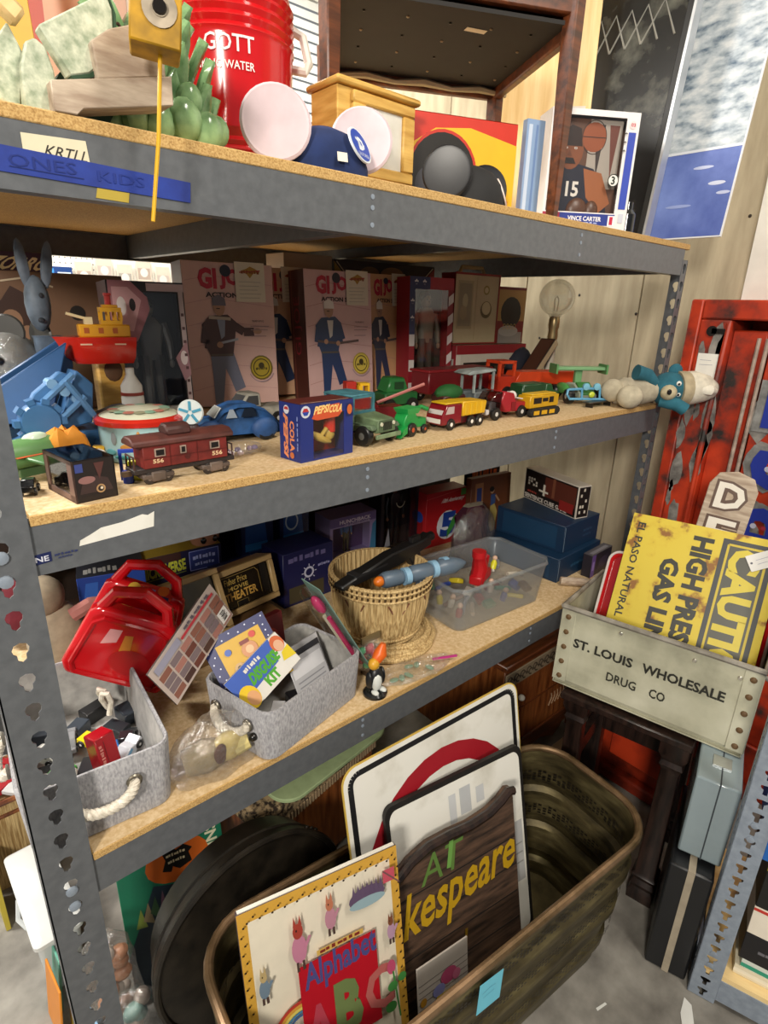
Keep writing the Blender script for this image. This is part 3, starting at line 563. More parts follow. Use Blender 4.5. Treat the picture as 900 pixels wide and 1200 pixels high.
t = thing('landscape_poster', 'big blue and white mountain lake poster board leaning at the shelf end', 'poster', (1.885, -.075, T1 + .02), 0, ry=8)
obj('board', MB().box(0, .006, 0, .5, 0, .95, 'e6e8ec'), 'print', t)
obj('rock_picture', MB().box(-.0008, 0, .004, .496, .25, .946), 'poster_rock', t); obj('water_picture', MB().box(-.0008, 0, .004, .496, .004, .25), 'poster_water', t)
art(t, 'ice_floes', (-.0008, .5, 0), (0, -1, 0), (0, 0, 1), .5, .95, [('e', .9, .16, .05, .006, 'd4daf0'), ('e', .8, .21, .06, .005, 'c4cdec'), ('e', .95, .13, .04, .005, 'c4cdec'), ('e', .7, .1, .08, .005, '9cabde'), ('r', 0, .258, 1, .266, 'e2e6ee')])
t = thing('plant_stand', 'dark green metal plant stand standing behind the chair', 'stand', (1.55, .95, T1))
for a in range(4): obj('rod', MB().tube([(.09 * math.cos(a * 1.57 + .4), .09 * math.sin(a * 1.57 + .4), 0), (.07 * math.cos(a * 1.57 + .4), .07 * math.sin(a * 1.57 + .4), .42)], .005, 6, '2c4a40'), 'metal', t)
for z in (.1, .26, .4): obj('hoop', MB().tube(ring_path((0, 0, z), .08 if z < .3 else .072, 20), .004, 6, '2c4a40'), 'metal', t)
# ------------------------------------------------------------------ middle shelf
T2 = Z2 + .0005
def wheel(t, x, y, r, wd, z=None, tyre='191919', hub='c8c8c4', name='wheel'):
    b = MB().lathe([(r * .55, -wd / 2), (r * .9, -wd / 2), (r, -wd / 4), (r, wd / 4), (r * .9, wd / 2), (r * .55, wd / 2)], 16, col=tyre)
    b.lathe([(.001, -wd * .52), (r * .35, -wd * .5), (r * .56, -wd * .4), (r * .56, wd * .4), (r * .35, wd * .5), (.001, wd * .52)], 14, col=hub)
    return obj(name, b, 'plastic', t, loc=(x, y, r if z is None else z), rot=(R(90), 0, 0))
def wheels(t, xs, yw, r, wd, **k):
    for x in xs:
        for s in (-1, 1): wheel(t, x, s * yw, r, wd, **k)
# tall soldier figure boxes
def soldier(jk, tr, cap, cx, sailor):
    sk = 'a8826a'
    a = [('p', [(cx - .14, .02), (cx - .05, .02), (cx - .0, .24), (cx + .02, .38), (cx - .15, .38), (cx - .14, .2)], tr), ('p', [(cx + .02, .38), (cx - .06, .37), (cx + .05, .2), (cx + .1, .1), (cx + .22, .13), (cx + .16, .26), (cx + .1, .4)], tr),
         ('p', [(cx - .15, .36), (cx + .1, .36), (cx + .14, .5), (cx + .16, .6), (cx + .07, .65), (cx - .13, .64), (cx - .22, .58), (cx - .2, .45)], jk), ('p', [(cx - .05, .62), (cx + .04, .62), (cx + .02, .5), (cx - .02, .48)], 'c8c4c0' if sailor else '8a93a8'),
         ('l', [(cx - .17, .56), (cx - .2, .45), (cx - .06, .43)], .024, jk), ('l', [(cx + .12, .58), (cx + .24, .53), (cx + .36, .53)] if not sailor else [(cx + .12, .58), (cx + .17, .47), (cx + .05, .45)], .022, jk),
         ('e', cx - .02, .7, .065, .06, sk), ('p', [(cx - .09, .71), (cx + .06, .71), (cx + .05, .76), (cx - .02, .785), (cx - .09, .76)], cap), ('l', [(cx - .05, .69), (cx - .01, .69)], .0025, '2a1c18'), ('l', [(cx - .15, .37), (cx + .1, .37)], .005, '5a5248')]
    if sailor: a += [('l', [(cx - .2, .46), (cx + .1, .44), (cx + .42, .46)], .007, '5a4a48'), ('e', cx + .1, .44, .03, .02, sk), ('e', cx - .08, .455, .03, .02, sk)]
    else: a += [('e', cx + .4, .535, .05, .02, sk), ('l', [(cx - .05, .45), (cx + .17, .48)], .006, '9aa0ac'), ('e', cx - .04, .44, .035, .022, sk), ('l', [(cx - .14, .63), (cx + .1, .62)], .008, 'b0a294')]
    return a
def gi_box(label, x, y, size, col, cx, sailor, tagx, rz, rx, jk, tr, cap):
    w_, d_, h_ = size
    it = [('t', 'GI', .16, .82, .36, .96, 'b3203c', {'b': .05}), ('t', 'JOE', .39, .82, .72, .96, 'b3203c', {'b': .05}), ('c', .46, .945, .06, '2a2c3c'), ('t', 'ACTION SAILOR' if sailor else 'ACTION PILOT', .23, .765, .86, .8, '26181a', {'b': .03})] + soldier(jk, tr, cap, cx, sailor)
    it += [('c', .8, .27, .135, '6a5c1c' if not sailor else 'b29a3c'), ('c', .8, .27, .12, 'a8942e' if not sailor else 'd0ba4e'), ('o', .8, .27, .1, .1 * w_ / h_, .12, '4a4014'), ('c', .8, .285, .035, '3c3418'), ('t', '~', .73, .25, .87, .275, '4a4014', {'b': .03}), ('o', .8, .27, .16, .16 * w_ / h_, .06, 'a08a96', 205, 335),
           ('t', 'WARNING', .72, .6, .86, .615, '3a2c30'), ('l', [(.7, .57), (.92, .57)], .002, '9a8084'), ('l', [(.7, .545), (.9, .545)], .002, '9a8084'), ('l', [(.7, .5), (.88, .5)], .002, '9a8084')]
    for k in range(6): it.insert(0, ('l', [(.02, .12 + k * .15), (.3, .16 + k * .15), (.98, .11 + k * .15)], .0015, 'b3857e' if sailor else 'bd9492'))
    t = carton('figure_box', label, 'box', (x, y, T2), size, col, [('front', it), ('left', [('r', 0, 0, 1, 1, '4a2620'), ('r', .1, 0, .2, 1, '6a3a30'), ('t', 'GI JOE', .25, .35, .75, .8, '8c2c38', {'rot': 90})])], rz, rx, group='tall soldier figure boxes on the middle shelf')
    tk = art(t, 'price_ticket', (w_ * tagx, -.003, h_ * .74), (1, 0, 0), (0, 0, 1), w_ * .34, h_ * .27, [('r', 0, 0, 1, 1, 'd8d0bc'), ('p', [(.2, .78), (.4, .7), (.5, .6), (.62, .72), (.85, .76), (.7, .84), (.52, .9), (.4, .84)], 'a88230'), ('l', [(.15, .74), (.85, .8)], .003, 'b03030'), ('t', '~', .2, .7, .82, .8, '8c4a20', {'sl': .2})] + [('l', [(.12, .5 - .1 * k), (.85 - .06 * (k % 3), .51 - .1 * k)], .0012, 'a09a90') for k in range(5)])
    return t
gi_box('pinkish figure box with a pilot in brown jacket, left end of the row', .525, .66, (.25, .085, .372), 'd0aca4', .38, 0, .56, -6, -3, '4c3434', '6f7488', '6a6470')
gi_box('tan sailor figure box tilted behind the pilot box', .76, .735, (.25, .08, .372), 'c49c7c', .3, 1, .42, -6, -6, '24304c', '22304e', 'd0c8bc')
gi_box('pink sailor figure box in the middle of the row', .87, .615, (.25, .08, .37), 'd0acaa', .35, 1, .6, 0, -4, '2c4064', '243a66', 'e2dcd6')
gi_box('orange-tan sailor figure box at the right end of the row', 1.135, .65, (.165, .075, .372), 'c89a70', .3, 1, .6, -4, -5, '333848', '2c3450', 'dcd2c4')
# alien figure box, brown printed box, signs behind
def alien(t): doll(t, .085, .04, .02, .26, '6a6862', '55534e', '4a4845', '3a3836', 'figure'); obj('stand_plate', MB().box(.06, .13, .012, .03, .03, .05, 'd0ccc0'), 'print', t)
carton('figure_box', 'black window box with pink crest and grey figure behind the tin', 'box', (.27, .43, T2), (.155, .08, .31), '201c1c', [('front', [('p', [(0, .62), (.02, 1), (.3, 1), (.5, .9), (.52, .82), (.32, .62), (.18, .6)], 'a06a70'), ('p', [(.05, .7), (.06, .96), (.26, .96), (.42, .88), (.28, .68)], 'c99a9c'), ('e', .16, .84, .06, .06, 'e0d6d2'), ('e', .3, .85, .04, .04, '2a2224'), ('r', .5, .94, 1, .99, 'b9a0a0'), ('r', .92, .02, .985, .95, 'b09c98'), ('p', [(.8, .5), (.98, .62), (1, .38), (.9, .34)], '9c7478'), ('e', .92, .5, .05, .05, 'd8c8c4')] + [('r', .93, .06 + .09 * k, .97, .08 + .09 * k, '5a3c3c') for k in range(9)]), ('left', [('r', 0, 0, 1, 1, '4c2c30'), ('r', .2, .1, .8, .9, '2c2224')])], -4, -3, window=(.06, .05, .9, .93), inner='2a2828', fill=alien)
carton('printed_box', 'big brown box with dark splattered print at the back left', 'box', (.06, .82, T2), (.36, .1, .33), '6a4f3c', [('front', [('e', .3, .62, .17, .2, '2a1a16'), ('e', .38, .68, .1, .12, '7a5a44'), ('p', [(.12, .5), (.3, .4), (.5, .5), (.46, .8), (.3, .9), (.2, .75)], '38241e'), ('e', .28, .66, .06, .08, '8a6a54'), ('e', .36, .58, .04, .05, '8a6a54'), ('c', .68, .72, .05, '1a1614'), ('r', .55, .05, .95, .4, '54402f'), ('l', [(.1, .9), (.4, .96), (.55, .9)], .004, 'b8a890')])], -4, -2)
carton('play_sign', 'purple cardboard sign with cream slanted lettering at far left', 'sign', (.15, 1.12, T2), (.17, .02, .392), '3a2440', [('front', [('t', 'ZORRO', .08, .88, .9, .97, 'e8ddb8', {'b': .03, 'sl': .25}), ('l', [(.1, .86), (.95, .865)], .004, 'd8c898'), ('p', [(0, 0), (.9, 0), (.5, .3), (0, .55)], 'e2a61c'), ('p', [(0, .3), (.4, .3), (.7, .55), (.3, .62), (0, .6)], 'a83a50'), ('e', .75, .55, .12, .1, 'd8b8a8')])], -6)
t = carton('blister_card', 'blue carded toy hanging on the white pegboard', 'toy', (.585, 2.505, 1.66), (.15, .012, .1), '123a78', [('front', [('r', .05, .1, .45, .9, '3c8cd4'), ('e', .25, .5, .12, .3, '8cc4f0'), ('r', .55, .55, .95, .75, 'd4e2f0'), ('r', .5, .1, .95, .3, '2c64b0')])])
for k in range(5):
    carton('blister_card', ('leftmost', 'second', 'middle', 'fourth', 'rightmost')[k] + ' pale plastic packet hanging on the pegboard row'  , 'packet', (.75 + k * .1, 2.51, 1.68 + .03 * (k % 2)), (.08, .006, .11), 'c9beb0', [('front', [('r', .1, .1, .9, .6, ('a8988c', 'b4a8a0', '9c9890')[k % 3]), ('e', .5, .4, .25, .2, 'd8d0c8')])], group='pale packets on the pegboard')
# round ball toy with dark ears, grey long eared rabbit, blue digger, ship
t = thing('balloon_head', 'grey wrapped round head with two dark disc ears, back left', 'toy', (.07, .52, T2))
obj('stand', MB().lathe([(.03, 0), (.03, .1)], 12, (.02, 0, 0), '8a8478'), 'matte', t); obj('head', MB().ell((.025, 0, .145), (.062, .055, .066), 20, 14, '7c7c78'), 'worn', t)
obj('film_wrap', MB().ell((.025, -.002, .14), (.066, .06, .07), 16, 12), 'crumpled_film', t)
for x, z, a in ((.028, .212, -30), (.085, .205, -65)): obj('ear', MB().lathe([(.03, -.003), (.033, 0), (.03, .003)], 22, col='3c3a36'), 'plastic', t, loc=(x, -.005, z), rot=(R(90), 0, R(a)))
obj('eye', MB().ell((0, 0, 0), (.008, .006, .008), 10, 6, '1c1c1c'), 'gloss', t, loc=(.0, -.053, .16)); obj('muzzle', MB().ell((0, 0, 0), (.035, .02, .02), 10, 6, 'c4b8a4'), 'worn', t, loc=(-.005, -.05, .105))
obj('yellow_bow', MB().ell((0, -.045, .07), (.035, .02, .018), 10, 6, 'c8d060'), 'matte', t)
t = thing('wooden_rabbit', 'tall grey blue wooden rabbit with two long upright ears', 'figurine', (.16, .48, T2))
obj('body', MB().rr([(.022, .018, .008, 0), (.026, .02, .008, .1), (.024, .018, .008, .2), (.026, .02, .01, .205)], 3, (0, 0), '5f6e80'), 'worn', t)
obj('head', MB().ell((-.008, 0, .265), (.023, .02, .052), 12, 8, '6a7684'), 'worn', t)
for x, a in ((-.016, -4), (.016, 10)): obj('ear', MB().ell((0, 0, .035), (.0105, .007, .045), 10, 7, '66707e'), 'worn', t, loc=(x - .005, 0, .3), rot=(0, R(a), 0))
obj('nose', MB().ell((-.01, -.018, .235), (.006, .005, .005), 8, 5, '2c3038'), 'worn', t); obj('eye', MB().ell((-.004, -.019, .28), (.004, .003, .005), 8, 5, '2c3038'), 'worn', t)
t = thing('toy_digger', 'blue plastic toy excavator with toothed wheel and dark blades', 'toy', (.115, .36, T2))
B1, B2, B3 = '3f6c9c', '2c5280', '22303f'
obj('chassis', MB().prism([(-.1, .015), (.11, .005), (.12, .03), (.07, .045), (-.06, .045), (-.1, .03)], -.06, .05, 'y', B1), 'plastic', t, .003)
obj('side_blade', MB().hexa([(-.13, -.03, .06), (.0, -.035, .07), (.0, -.02, .07), (-.13, -.015, .06)], [(-.11, .03, .095), (.05, .0, .2), (.05, .01, .2), (-.11, .04, .095)], B2), 'plastic', t, .002)
obj('blade_wall', MB().prism([(-.12, .05), (.0, .06), (.065, .15), (.065, .2), (.05, .205), (-.12, .1)], .04, .05, 'y', B2), 'plastic', t, .002)
gw = MB().lathe([(.012, -.014), (.03, -.014), (.034, -.008), (.034, .008), (.03, .014), (.012, .014)], 20, col=B1)
for k in range(10): gw.box(.032, .041, -.006, .006, -.012, .012, B1, Matrix.Rotation(k * math.pi / 5, 4, 'Z'))
gw.lathe([(.004, -.018), (.016, -.018), (.016, -.012)], 14, col='4c7cb0'); gw.box(-.004, .004, -.02, .02, -.017, -.013, '6c98c4')
obj('toothed_wheel', gw, 'plastic', t, loc=(-.028, -.072, .072), rot=(R(90), 0, 0))
obj('arm', MB().prism([(-.05, .085), (-.035, .085), (.02, .125), (.03, .15), (.015, .155), (-.03, .12)], -.07, -.05, 'y', '4c7cb0').prism([(.0, .05), (.06, .06), (.07, .13), (.045, .155), (.03, .12)], -.06, .0, 'y', B1), 'plastic', t, .002)
for q in ((-.02, .105, .035, .15), (.0, .07, .05, .11), (.02, .14, .06, .075)): obj('strut', MB().tube([(q[0], -.075, q[1]), (q[2], -.072, q[3])], .006, 6, '5a8abc'), 'plastic', t)
for k in range(3): obj('roller', MB().tube([(.0 + k * .018, -.074, .135 - k * .014), (.0 + k * .018, -.045, .135 - k * .014)], .009, 10, '7aa4cc'), 'plastic', t)
obj('bucket', MB().prism([(.075, .045), (.14, .05), (.145, .085), (.11, .082), (.075, .07)], -.075, -.01, 'y', B3), 'plastic', t, .002)
obj('foot_plate', MB().prism([(.05, .0), (.11, .0), (.115, .03), (.06, .03)], -.085, -.06, 'y', B1), 'plastic', t, .002)
obj('tail_box', MB().box(-.115, -.055, -.04, .02, .0, .06, '26384e'), 'plastic', t, .003)
t = thing('wooden_block', 'tan wooden carved block under the toy ship', 'block', (.225, .41, T2)); obj('block', MB().box(0, .055, 0, .04, 0, .155), 'wood_yellow', t, .004)
obj('dark_oval', MB().ell((.03, -.001, .14), (.018, .003, .022), 10, 6, '5a3c24'), 'matte', t)  # dark brown oval on the block front
t = thing('white_bottle', 'white plastic bottle with a dark red ring below the toy ship', 'bottle', (.263, .335, T2)); obj('bottle', MB().lathe([(.019, 0), (.021, .01), (.021, .095), (.02, .1), (.02, .118), (.012, .132), (.008, .14), (.008, .152)], 18, col='dcd8d0'), 'plastic', t); obj('red_ring', MB().lathe([(.0215, .1), (.0215, .106)], 18, col='8a3428'), 'plastic', t)
t = thing('toy_ship', 'red toy boat with yellow cabin perched above the blue excavator', 'toy', (.222, .385, T2 + .158), -8)
hull = MB().rings([[(x0 + dx, y_, z_) for x0, y_ in ((-l, 0), (-l * .5, -wd), (l, -wd), (l, wd), (-l * .5, wd))] for l, wd, z_, dx in ((.05, .014, 0, .012), (.06, .022, .012, .006), (.07, .027, .045, 0), (.072, .028, .05, -.002))], 'c8281a')
obj('hull', hull, 'gloss', t)
for x in (-.03, .03): obj('stripe', MB().box(x, x + .02, -.0275, -.026, .036, .0385, 'e8c0a0'), 'print', t)
obj('cabin', MB().box(-.028, .062, -.019, .019, .05, .073, 'd8981c'), 'plastic', t, .002)
for x in (-.02, .005, .03): obj('cabin_window', MB().box(x, x + .009, -.0195, -.0185, .057, .067, 'a8541c'), 'print', t)
wh = MB().box(.012, .05, -.015, .015, .073, .08, 'dca01e').box(.012, .05, -.015, .015, .096, .104, 'dca01e')
for x in (.012, .0245, .037, .047): wh.box(x, x + .004, -.015, -.011, .08, .096, 'dca01e').box(x, x + .004, .011, .015, .08, .096, 'dca01e')
obj('wheelhouse', wh, 'plastic', t); obj('top_deck', MB().box(.018, .045, -.012, .012, .104, .109, 'd8981c'), 'plastic', t, .001)
obj('gun', MB().box(-.016, -.002, -.01, .01, .073, .086, 'dcc89c').tube([(-.009, 0, .082), (-.045, -.002, .092)], .0028, 8, 'dcc89c'), 'plastic', t); obj('funnel', MB().lathe([(.006, .1), (.006, .125), (.0075, .126), (.0075, .13)], 10, (.03, 0, 0), 'b02c24'), 'plastic', t)
# odds and ends at the left front: green plane, orange cloth, small black car
t = thing('toy_plane', 'green and orange toy plane beside the left post', 'toy', (.055, .22, T2), 20)
obj('fuselage', MB().tube([(-.09, 0, .03), (-.05, 0, .036), (.03, 0, .036), (.06, 0, .03), (.075, 0, .026)], [.012, .024, .026, .02, .006], 12, '5f8a54'), 'plastic', t); obj('wing', MB().hexa([(-.03, -.09, .03), (.02, -.08, .03), (.03, .08, .03), (-.02, .09, .03)], [(-.03, -.09, .036), (.02, -.08, .036), (.03, .08, .036), (-.02, .09, .036)], '4c7a46'), 'plastic', t, .002)
obj('orange_stripe', MB().hexa([(-.04, -.03, .0365), (.01, -.03, .0365), (.01, -.024, .0365), (-.04, -.024, .0365)], [(-.04, -.03, .0375), (.01, -.03, .0375), (.01, -.024, .0375), (-.04, -.024, .0375)], 'd8643c'), 'print', t); obj('canopy', MB().ell((.01, 0, .056), (.024, .012, .012), 12, 8, 'c4d8c0'), 'gloss', t); obj('belly_rest', MB().box(-.03, .03, -.012, .012, 0, .014, '4a6a44'), 'plastic', t)
t = thing('orange_cloth', 'crumpled orange cloth lump behind the dark window box', 'cloth', (.11, .225, T2)); cm = MB()
cm.rings([[(.036 * q * math.cos(a) * (1 + .22 * math.sin(3 * a + q * 5)), .028 * q * math.sin(a) * (1 + .2 * math.cos(4 * a + z * 90)), z + .006 * math.sin(5 * a)) for a in (2 * math.pi * j / 20 for j in range(20))] for q, z in ((1.0, .006), (1.12, .02), (1.05, .04), (.85, .056), (.5, .066), (.1, .06))], 'd88a1c'); obj('cloth', cm, 'matte', t)
obj('support', MB().box(-.02, .02, -.015, .015, 0, .02, '8a6a3c'), 'matte', t)
t = thing('toy_car', 'tiny black toy car beside the left post edge', 'toy car', (.026, .105, T2), 70); obj('body', MB().prism([(-.02, .006), (.02, .006), (.02, .014), (.01, .016), (.004, .024), (-.01, .024), (-.016, .016), (-.02, .015)], -.009, .009, 'y', '17181a'), 'gloss', t, .001); wheels(t, (-.012, .012), .009, .006, .004)
for k, (x, y, c) in enumerate(((.155, .21, 'd8d4cc'), (.135, .25, '2a2c30'), (.165, .245, 'd8a828'))):
    t = thing('toy_car', ('small white toy car behind the orange cloth', 'small dark toy car behind the orange cloth', 'small yellow toy car between the excavator and tin')[k], 'toy car', (x, y, T2), 30 * k + 10); obj('body', MB().prism([(-.02, .006), (.02, .006), (.02, .016), (.012, .018), (.006, .028), (-.01, .028), (-.016, .018), (-.02, .017)], -.01, .01, 'y', c), 'gloss', t, .001); wheels(t, (-.012, .012), .01, .0065, .004)
# smoky plastic window box in front
t = thing('window_box', 'small dark printed box with clear window sides at the shelf edge', 'box', (.066, .012, T2), 8); e = .0012
obj('carton', MB().box(0, .06, 0, .002, 0, .062, '241c1a').box(0, .06, .1, .102, 0, .062, '241c1a').box(0, .06, 0, .102, 0, .002, '3a2a26').box(0, .002, 0, .018, 0, .062, '6a5048').box(0, .002, .088, .102, 0, .062, '6a4a40').box(0, .002, 0, .102, 0, .01, '6a5048').box(0, .002, 0, .102, .056, .062, '4a3630').box(.058, .06, 0, .102, 0, .062, '2a2220'), 'print', t)
obj('window_pane', MB().box(.0006, .0014, .018, .088, .01, .056), 'clear_plastic', t); obj('lid_pane', MB().box(0, .06, 0, .102, .0605, .062), 'smoky_plastic', t); obj('toy_inside', MB().box(.015, .045, .03, .08, .004, .02, '1c1e24').ell((.03, .05, .026), (.014, .02, .014), 10, 6, '3c3e46'), 'gloss', t)
face_art(t, 'front', .06, .1, .062, [('p', [(.1, .2), (.9, .2), (.8, .5), (.5, .6), (.2, .5)], '3c2c2a'), ('e', .3, .52, .2, .09, '8c6460'), ('r', .06, .72, .24, .92, '3a4684'), ('p', [(.5, .9), (.6, .5), (.75, .9)], '54322e'), ('c', .6, .27, .11, 'a8845c'), ('c', .6, .27, .07, '2c2420'), ('c', .62, .28, .035, 'd8c8b0')])
# round tin
t = thing('round_tin', 'round tin with red rim and pale blue sides printed with animals', 'tin', (.243, .245, T2)); r_ = .073
obj('tin', MB().lathe([(r_ * .97, 0), (r_, .003), (r_, .066)], 36, col='9cc0c4'), 'print', t); obj('rim', MB().lathe([(r_ + .001, .064), (r_ + .006, .066), (r_ + .006, .074), (r_ + .001, .078), (r_ * .96, .079)], 36, col='b8281c'), 'gloss', t); obj('lid', MB().lathe([(r_ * .97, .078), (r_ * .9, .081), (r_ * .6, .088), (.003, .092)], 36, col='c4c4ac'), 'print', t)
lk = MB()
for k in range(16): a = k * .4; lk.ell((r_ * .6 * math.cos(a), r_ * .6 * math.sin(a), .0875), (.012, .012, .002), 8, 4, ('7a9a84', 'a86a5c', '8a8a70')[k % 3])
obj('lid_print', lk, 'print', t)['kind'] = 'stuff'
def tin_blob(a, z, rx, rz_, col): return MB().ell((0, 0, 0), (rx, .0012, rz_), 12, 6, col), dict(loc=(r_ * math.cos(R(a)), r_ * math.sin(R(a)), z), rot=(0, 0, R(a + 90)))
for a, z, rx, rz_, c, nm in ((232, .03, .014, .007, 'b98236', 'animal_print'), (242, .042, .006, .008, 'b98236', 'animal_print'), (247, .053, .003, .006, 'b98236', 'animal_print'), (212, .045, .006, .012, '8a9498', 'animal_print'), (262, .05, .007, .006, '1e2a20', 'leaf_print'), (272, .045, .006, .01, '6a2a26', 'leaf_print'), (205, .02, .012, .006, '4c8a90', 'leaf_print'), (222, .012, .014, .004, '3a8c8c', 'leaf_print'), (250, .012, .012, .005, '6ca04c', 'leaf_print')):
    b, k = tin_blob(a, z, rx, rz_, c); obj(nm, b, 'print', t, **k)
t = thing('film_reel', 'small white and blue star wheel toy standing behind the tin', 'toy', (.318, .19, T2))
obj('wheel', MB().lathe([(.002, -.004), (.022, -.004), (.024, 0), (.022, .004), (.002, .004)], 24, col='cfd8d8'), 'plastic', t, loc=(.0, 0, .082), rot=(R(90), 0, R(-35)))
for k in range(5): obj('spoke', MB().box(-.0025, .0025, .004, .021, .004, .0055, '3c8ca8'), 'print', t, loc=(0, 0, .082), rot=Matrix.Rotation(R(-35), 3, 'Z').to_4x4().to_3x3().to_euler() if 0 else (R(90), R(72 * k), R(-35)))
obj('base', MB().lathe([(.018, 0), (.02, .01), (.018, .045), (.012, .058)], 14, col='3a2a2c'), 'plastic', t)
t = thing('toy_crane', 'blue and yellow plastic toy frame in front of the tin', 'toy', (.155, .1, T2), -20)
for x in (0, .04): obj('post', MB().box(x, x + .005, -.004, .004, 0, .045, '1c3ca4'), 'plastic', t)
obj('top_bar', MB().box(0, .045, -.004, .004, .045, .05, '2448b4'), 'plastic', t); obj('yellow_block', MB().box(.012, .055, -.012, .0, .0, .034, 'd8d01c'), 'plastic', t, .002); obj('blue_peg', MB().lathe([(.008, 0), (.008, .02)], 12, (.012, -.02, 0), '1c3ca4'), 'plastic', t)
# caboose
t = thing('toy_caboose', 'worn red metal toy train caboose numbered 556', 'toy train', (.247, .068, T2), 2)
RD = '7a221c'
cbm = MB().box(-.072, .072, -.0005 - .02, .0205, .026, .064, RD); obj('body', cbm, 'worn', t, .001)
for x in (-.054, -.012, .04):
    wd = .017 if x != -.012 else .01
    obj('window_frame', MB().box(x, x + wd, -.0225, -.0205, .044, .057, 'b0988a'), 'worn', t); obj('window', MB().box(x + .002, x + wd - .002, -.0229, -.0215, .046, .055, '120c0c'), 'print', t)
art(t, 'number', (-.072, -.0206, .026), (1, 0, 0), (0, 0, 1), .144, .038, [('t', '556', .1, .2, .22, .38, 'd8b890', {'b': .03}), ('t', '556', .8, .16, .93, .36, 'd8b890', {'b': .03}), ('c', .5, .3, .03, '4a1a16'), ('l', [(.3, .02), (.3, .98)], .0008, '4c1612'), ('l', [(.62, .02), (.62, .98)], .0008, '4c1612'), ('l', [(0, .42), (1, .42)], .0008, '4c1612')])
obj('roof', MB().prism([(-.025, .062), (.025, .062), (.023, .07), (.012, .076), (-.012, .076), (-.023, .07)], -.088, .084, 'x', '5a2a22'), 'worn', t, .002); obj('cupola', MB().prism([(-.018, .074), (.018, .074), (.016, .086), (.008, .091), (-.008, .091), (-.016, .086)], -.03, .012, 'x', '4c2620'), 'worn', t, .003)
obj('frame', MB().box(-.088, .086, -.018, .018, .018, .026, '2c2220'), 'worn', t, .001)
for x in (-.05, .05):
    tr = obj('truck', MB().box(x - .026, x + .026, -.021, .021, .008, .017, '5a4c44').box(x - .012, x + .012, -.0225, .0225, .004, .02, '6a5a50'), 'worn', t, .002)
    for q in (-.015, .015):
        for s in (-1, 1): wheel(t, x + q, s * .018, .0095, .004, tyre='2a2422', hub='6a5e56')
for x in (-.086, .083): obj('end_rail', MB().tube([(x, -.016, .026), (x, -.016, .046), (x, .016, .046), (x, .016, .026)], .0016, 5, '4a2c26').tube([(x, 0, .026), (x, 0, .046)], .0014, 5, '4a2c26'), 'worn', t)
obj('coupler', MB().box(-.1, -.086, -.004, .004, .014, .022, '6a5440'), 'worn', t)
# plastic wrapped beads, blue beetle car, grey pickup
t = thing('plastic_packet', 'crinkled clear packet of pale purple bits beside the blue car', 'packet', (.38, .14, T2)); obj('film', MB().ell((0, 0, .014), (.055, .03, .014), 14, 8), 'crumpled_film', t)
for k in range(9): obj('bead', MB().ell((0, 0, 0), (.007, .006, .005), 8, 5, ('a890a8', '8a7c9c', 'c4b4c0')[k % 3]), 'gloss', t, loc=(rnd.uniform(-.035, .035), rnd.uniform(-.014, .014), rnd.uniform(.007, .016)))
t = thing('toy_car', 'worn blue rounded toy car behind the caboose', 'toy car', (.445, .275, T2), -8)
def rbody(pts, wd, col, mat='worn', narrow=.8):
    n = len(pts); mb = MB()
    return mb.rings([[(x, s * wd * q, z0 + (z - z0) * zz) for x, z in pts] for s, q, zz in ((-1, narrow * .9, .94), (-1, 1, .85), (1, 1, .85), (1, narrow * .9, .94)) for z0 in (pts[0][1],)], col)
bt = [(-.095, .014), (.095, .014), (.093, .032), (.082, .05), (.06, .07), (.03, .082), (-.0, .083), (-.03, .072), (-.045, .052), (-.075, .044), (-.093, .03)]
obj('body', rbody(bt, .036, '2a5a94'), 'worn', t)
for s in (-1, 1):
    for x0, x1 in ((-.026, -.002), (.006, .042)): obj('side_window', MB().prism([(x0, .052), (x1, .052), (x1 - .008, .07), (x0 + .008, .07)], s * .0352, s * .0358, 'y', '8a94a0' if x0 < 0 else '1c2430'), 'gloss', t)
    for x in (-.058, .058): obj('fender', MB().ell((x, s * .034, .026), (.03, .012, .024), 14, 8, '244e86'), 'worn', t)
obj('windscreen', MB().hexa([(-.049, -.026, .053), (-.046, -.026, .053), (-.046, .026, .053), (-.049, .026, .053)], [(-.034, -.022, .07), (-.031, -.022, .072), (-.031, .022, .072), (-.034, .022, .07)], 'c8ccc8'), 'gloss', t)
obj('bonnet', MB().ell((-.072, 0, .04), (.026, .022, .012), 12, 8, '3c78b8'), 'worn', t); wheels(t, (-.058, .058), .036, .018, .012)
t = thing('toy_truck', 'grey white toy pickup truck behind the blue car', 'toy truck', (.565, .40, T2), 0); G = 'b0aca0'
obj('body', MB().box(-.07, .075, -.032, .032, .016, .045, G), 'worn', t, .004); obj('cab', MB().hexa([(-.055, -.03, .045), (.005, -.03, .045), (.005, .03, .045), (-.055, .03, .045)], [(-.03, -.026, .078), (.002, -.026, .078), (.002, .026, .078), (-.03, .026, .078)], G), 'worn', t, .003)
obj('side_window', MB().hexa([(-.044, -.0302, .05), (-.004, -.0302, .05), (-.004, -.028, .05), (-.044, -.028, .05)], [(-.028, -.0275, .072), (-.004, -.0275, .072), (-.004, -.024, .072), (-.028, -.024, .072)], '3a3a3c'), 'gloss', t); obj('windscreen', MB().hexa([(-.055, -.024, .049), (-.05, -.024, .049), (-.05, .024, .049), (-.055, .024, .049)], [(-.036, -.022, .073), (-.032, -.022, .073), (-.032, .022, .073), (-.036, .022, .073)], '4a4c50'), 'gloss', t); wheels(t, (-.045, .045), .032, .016, .012)
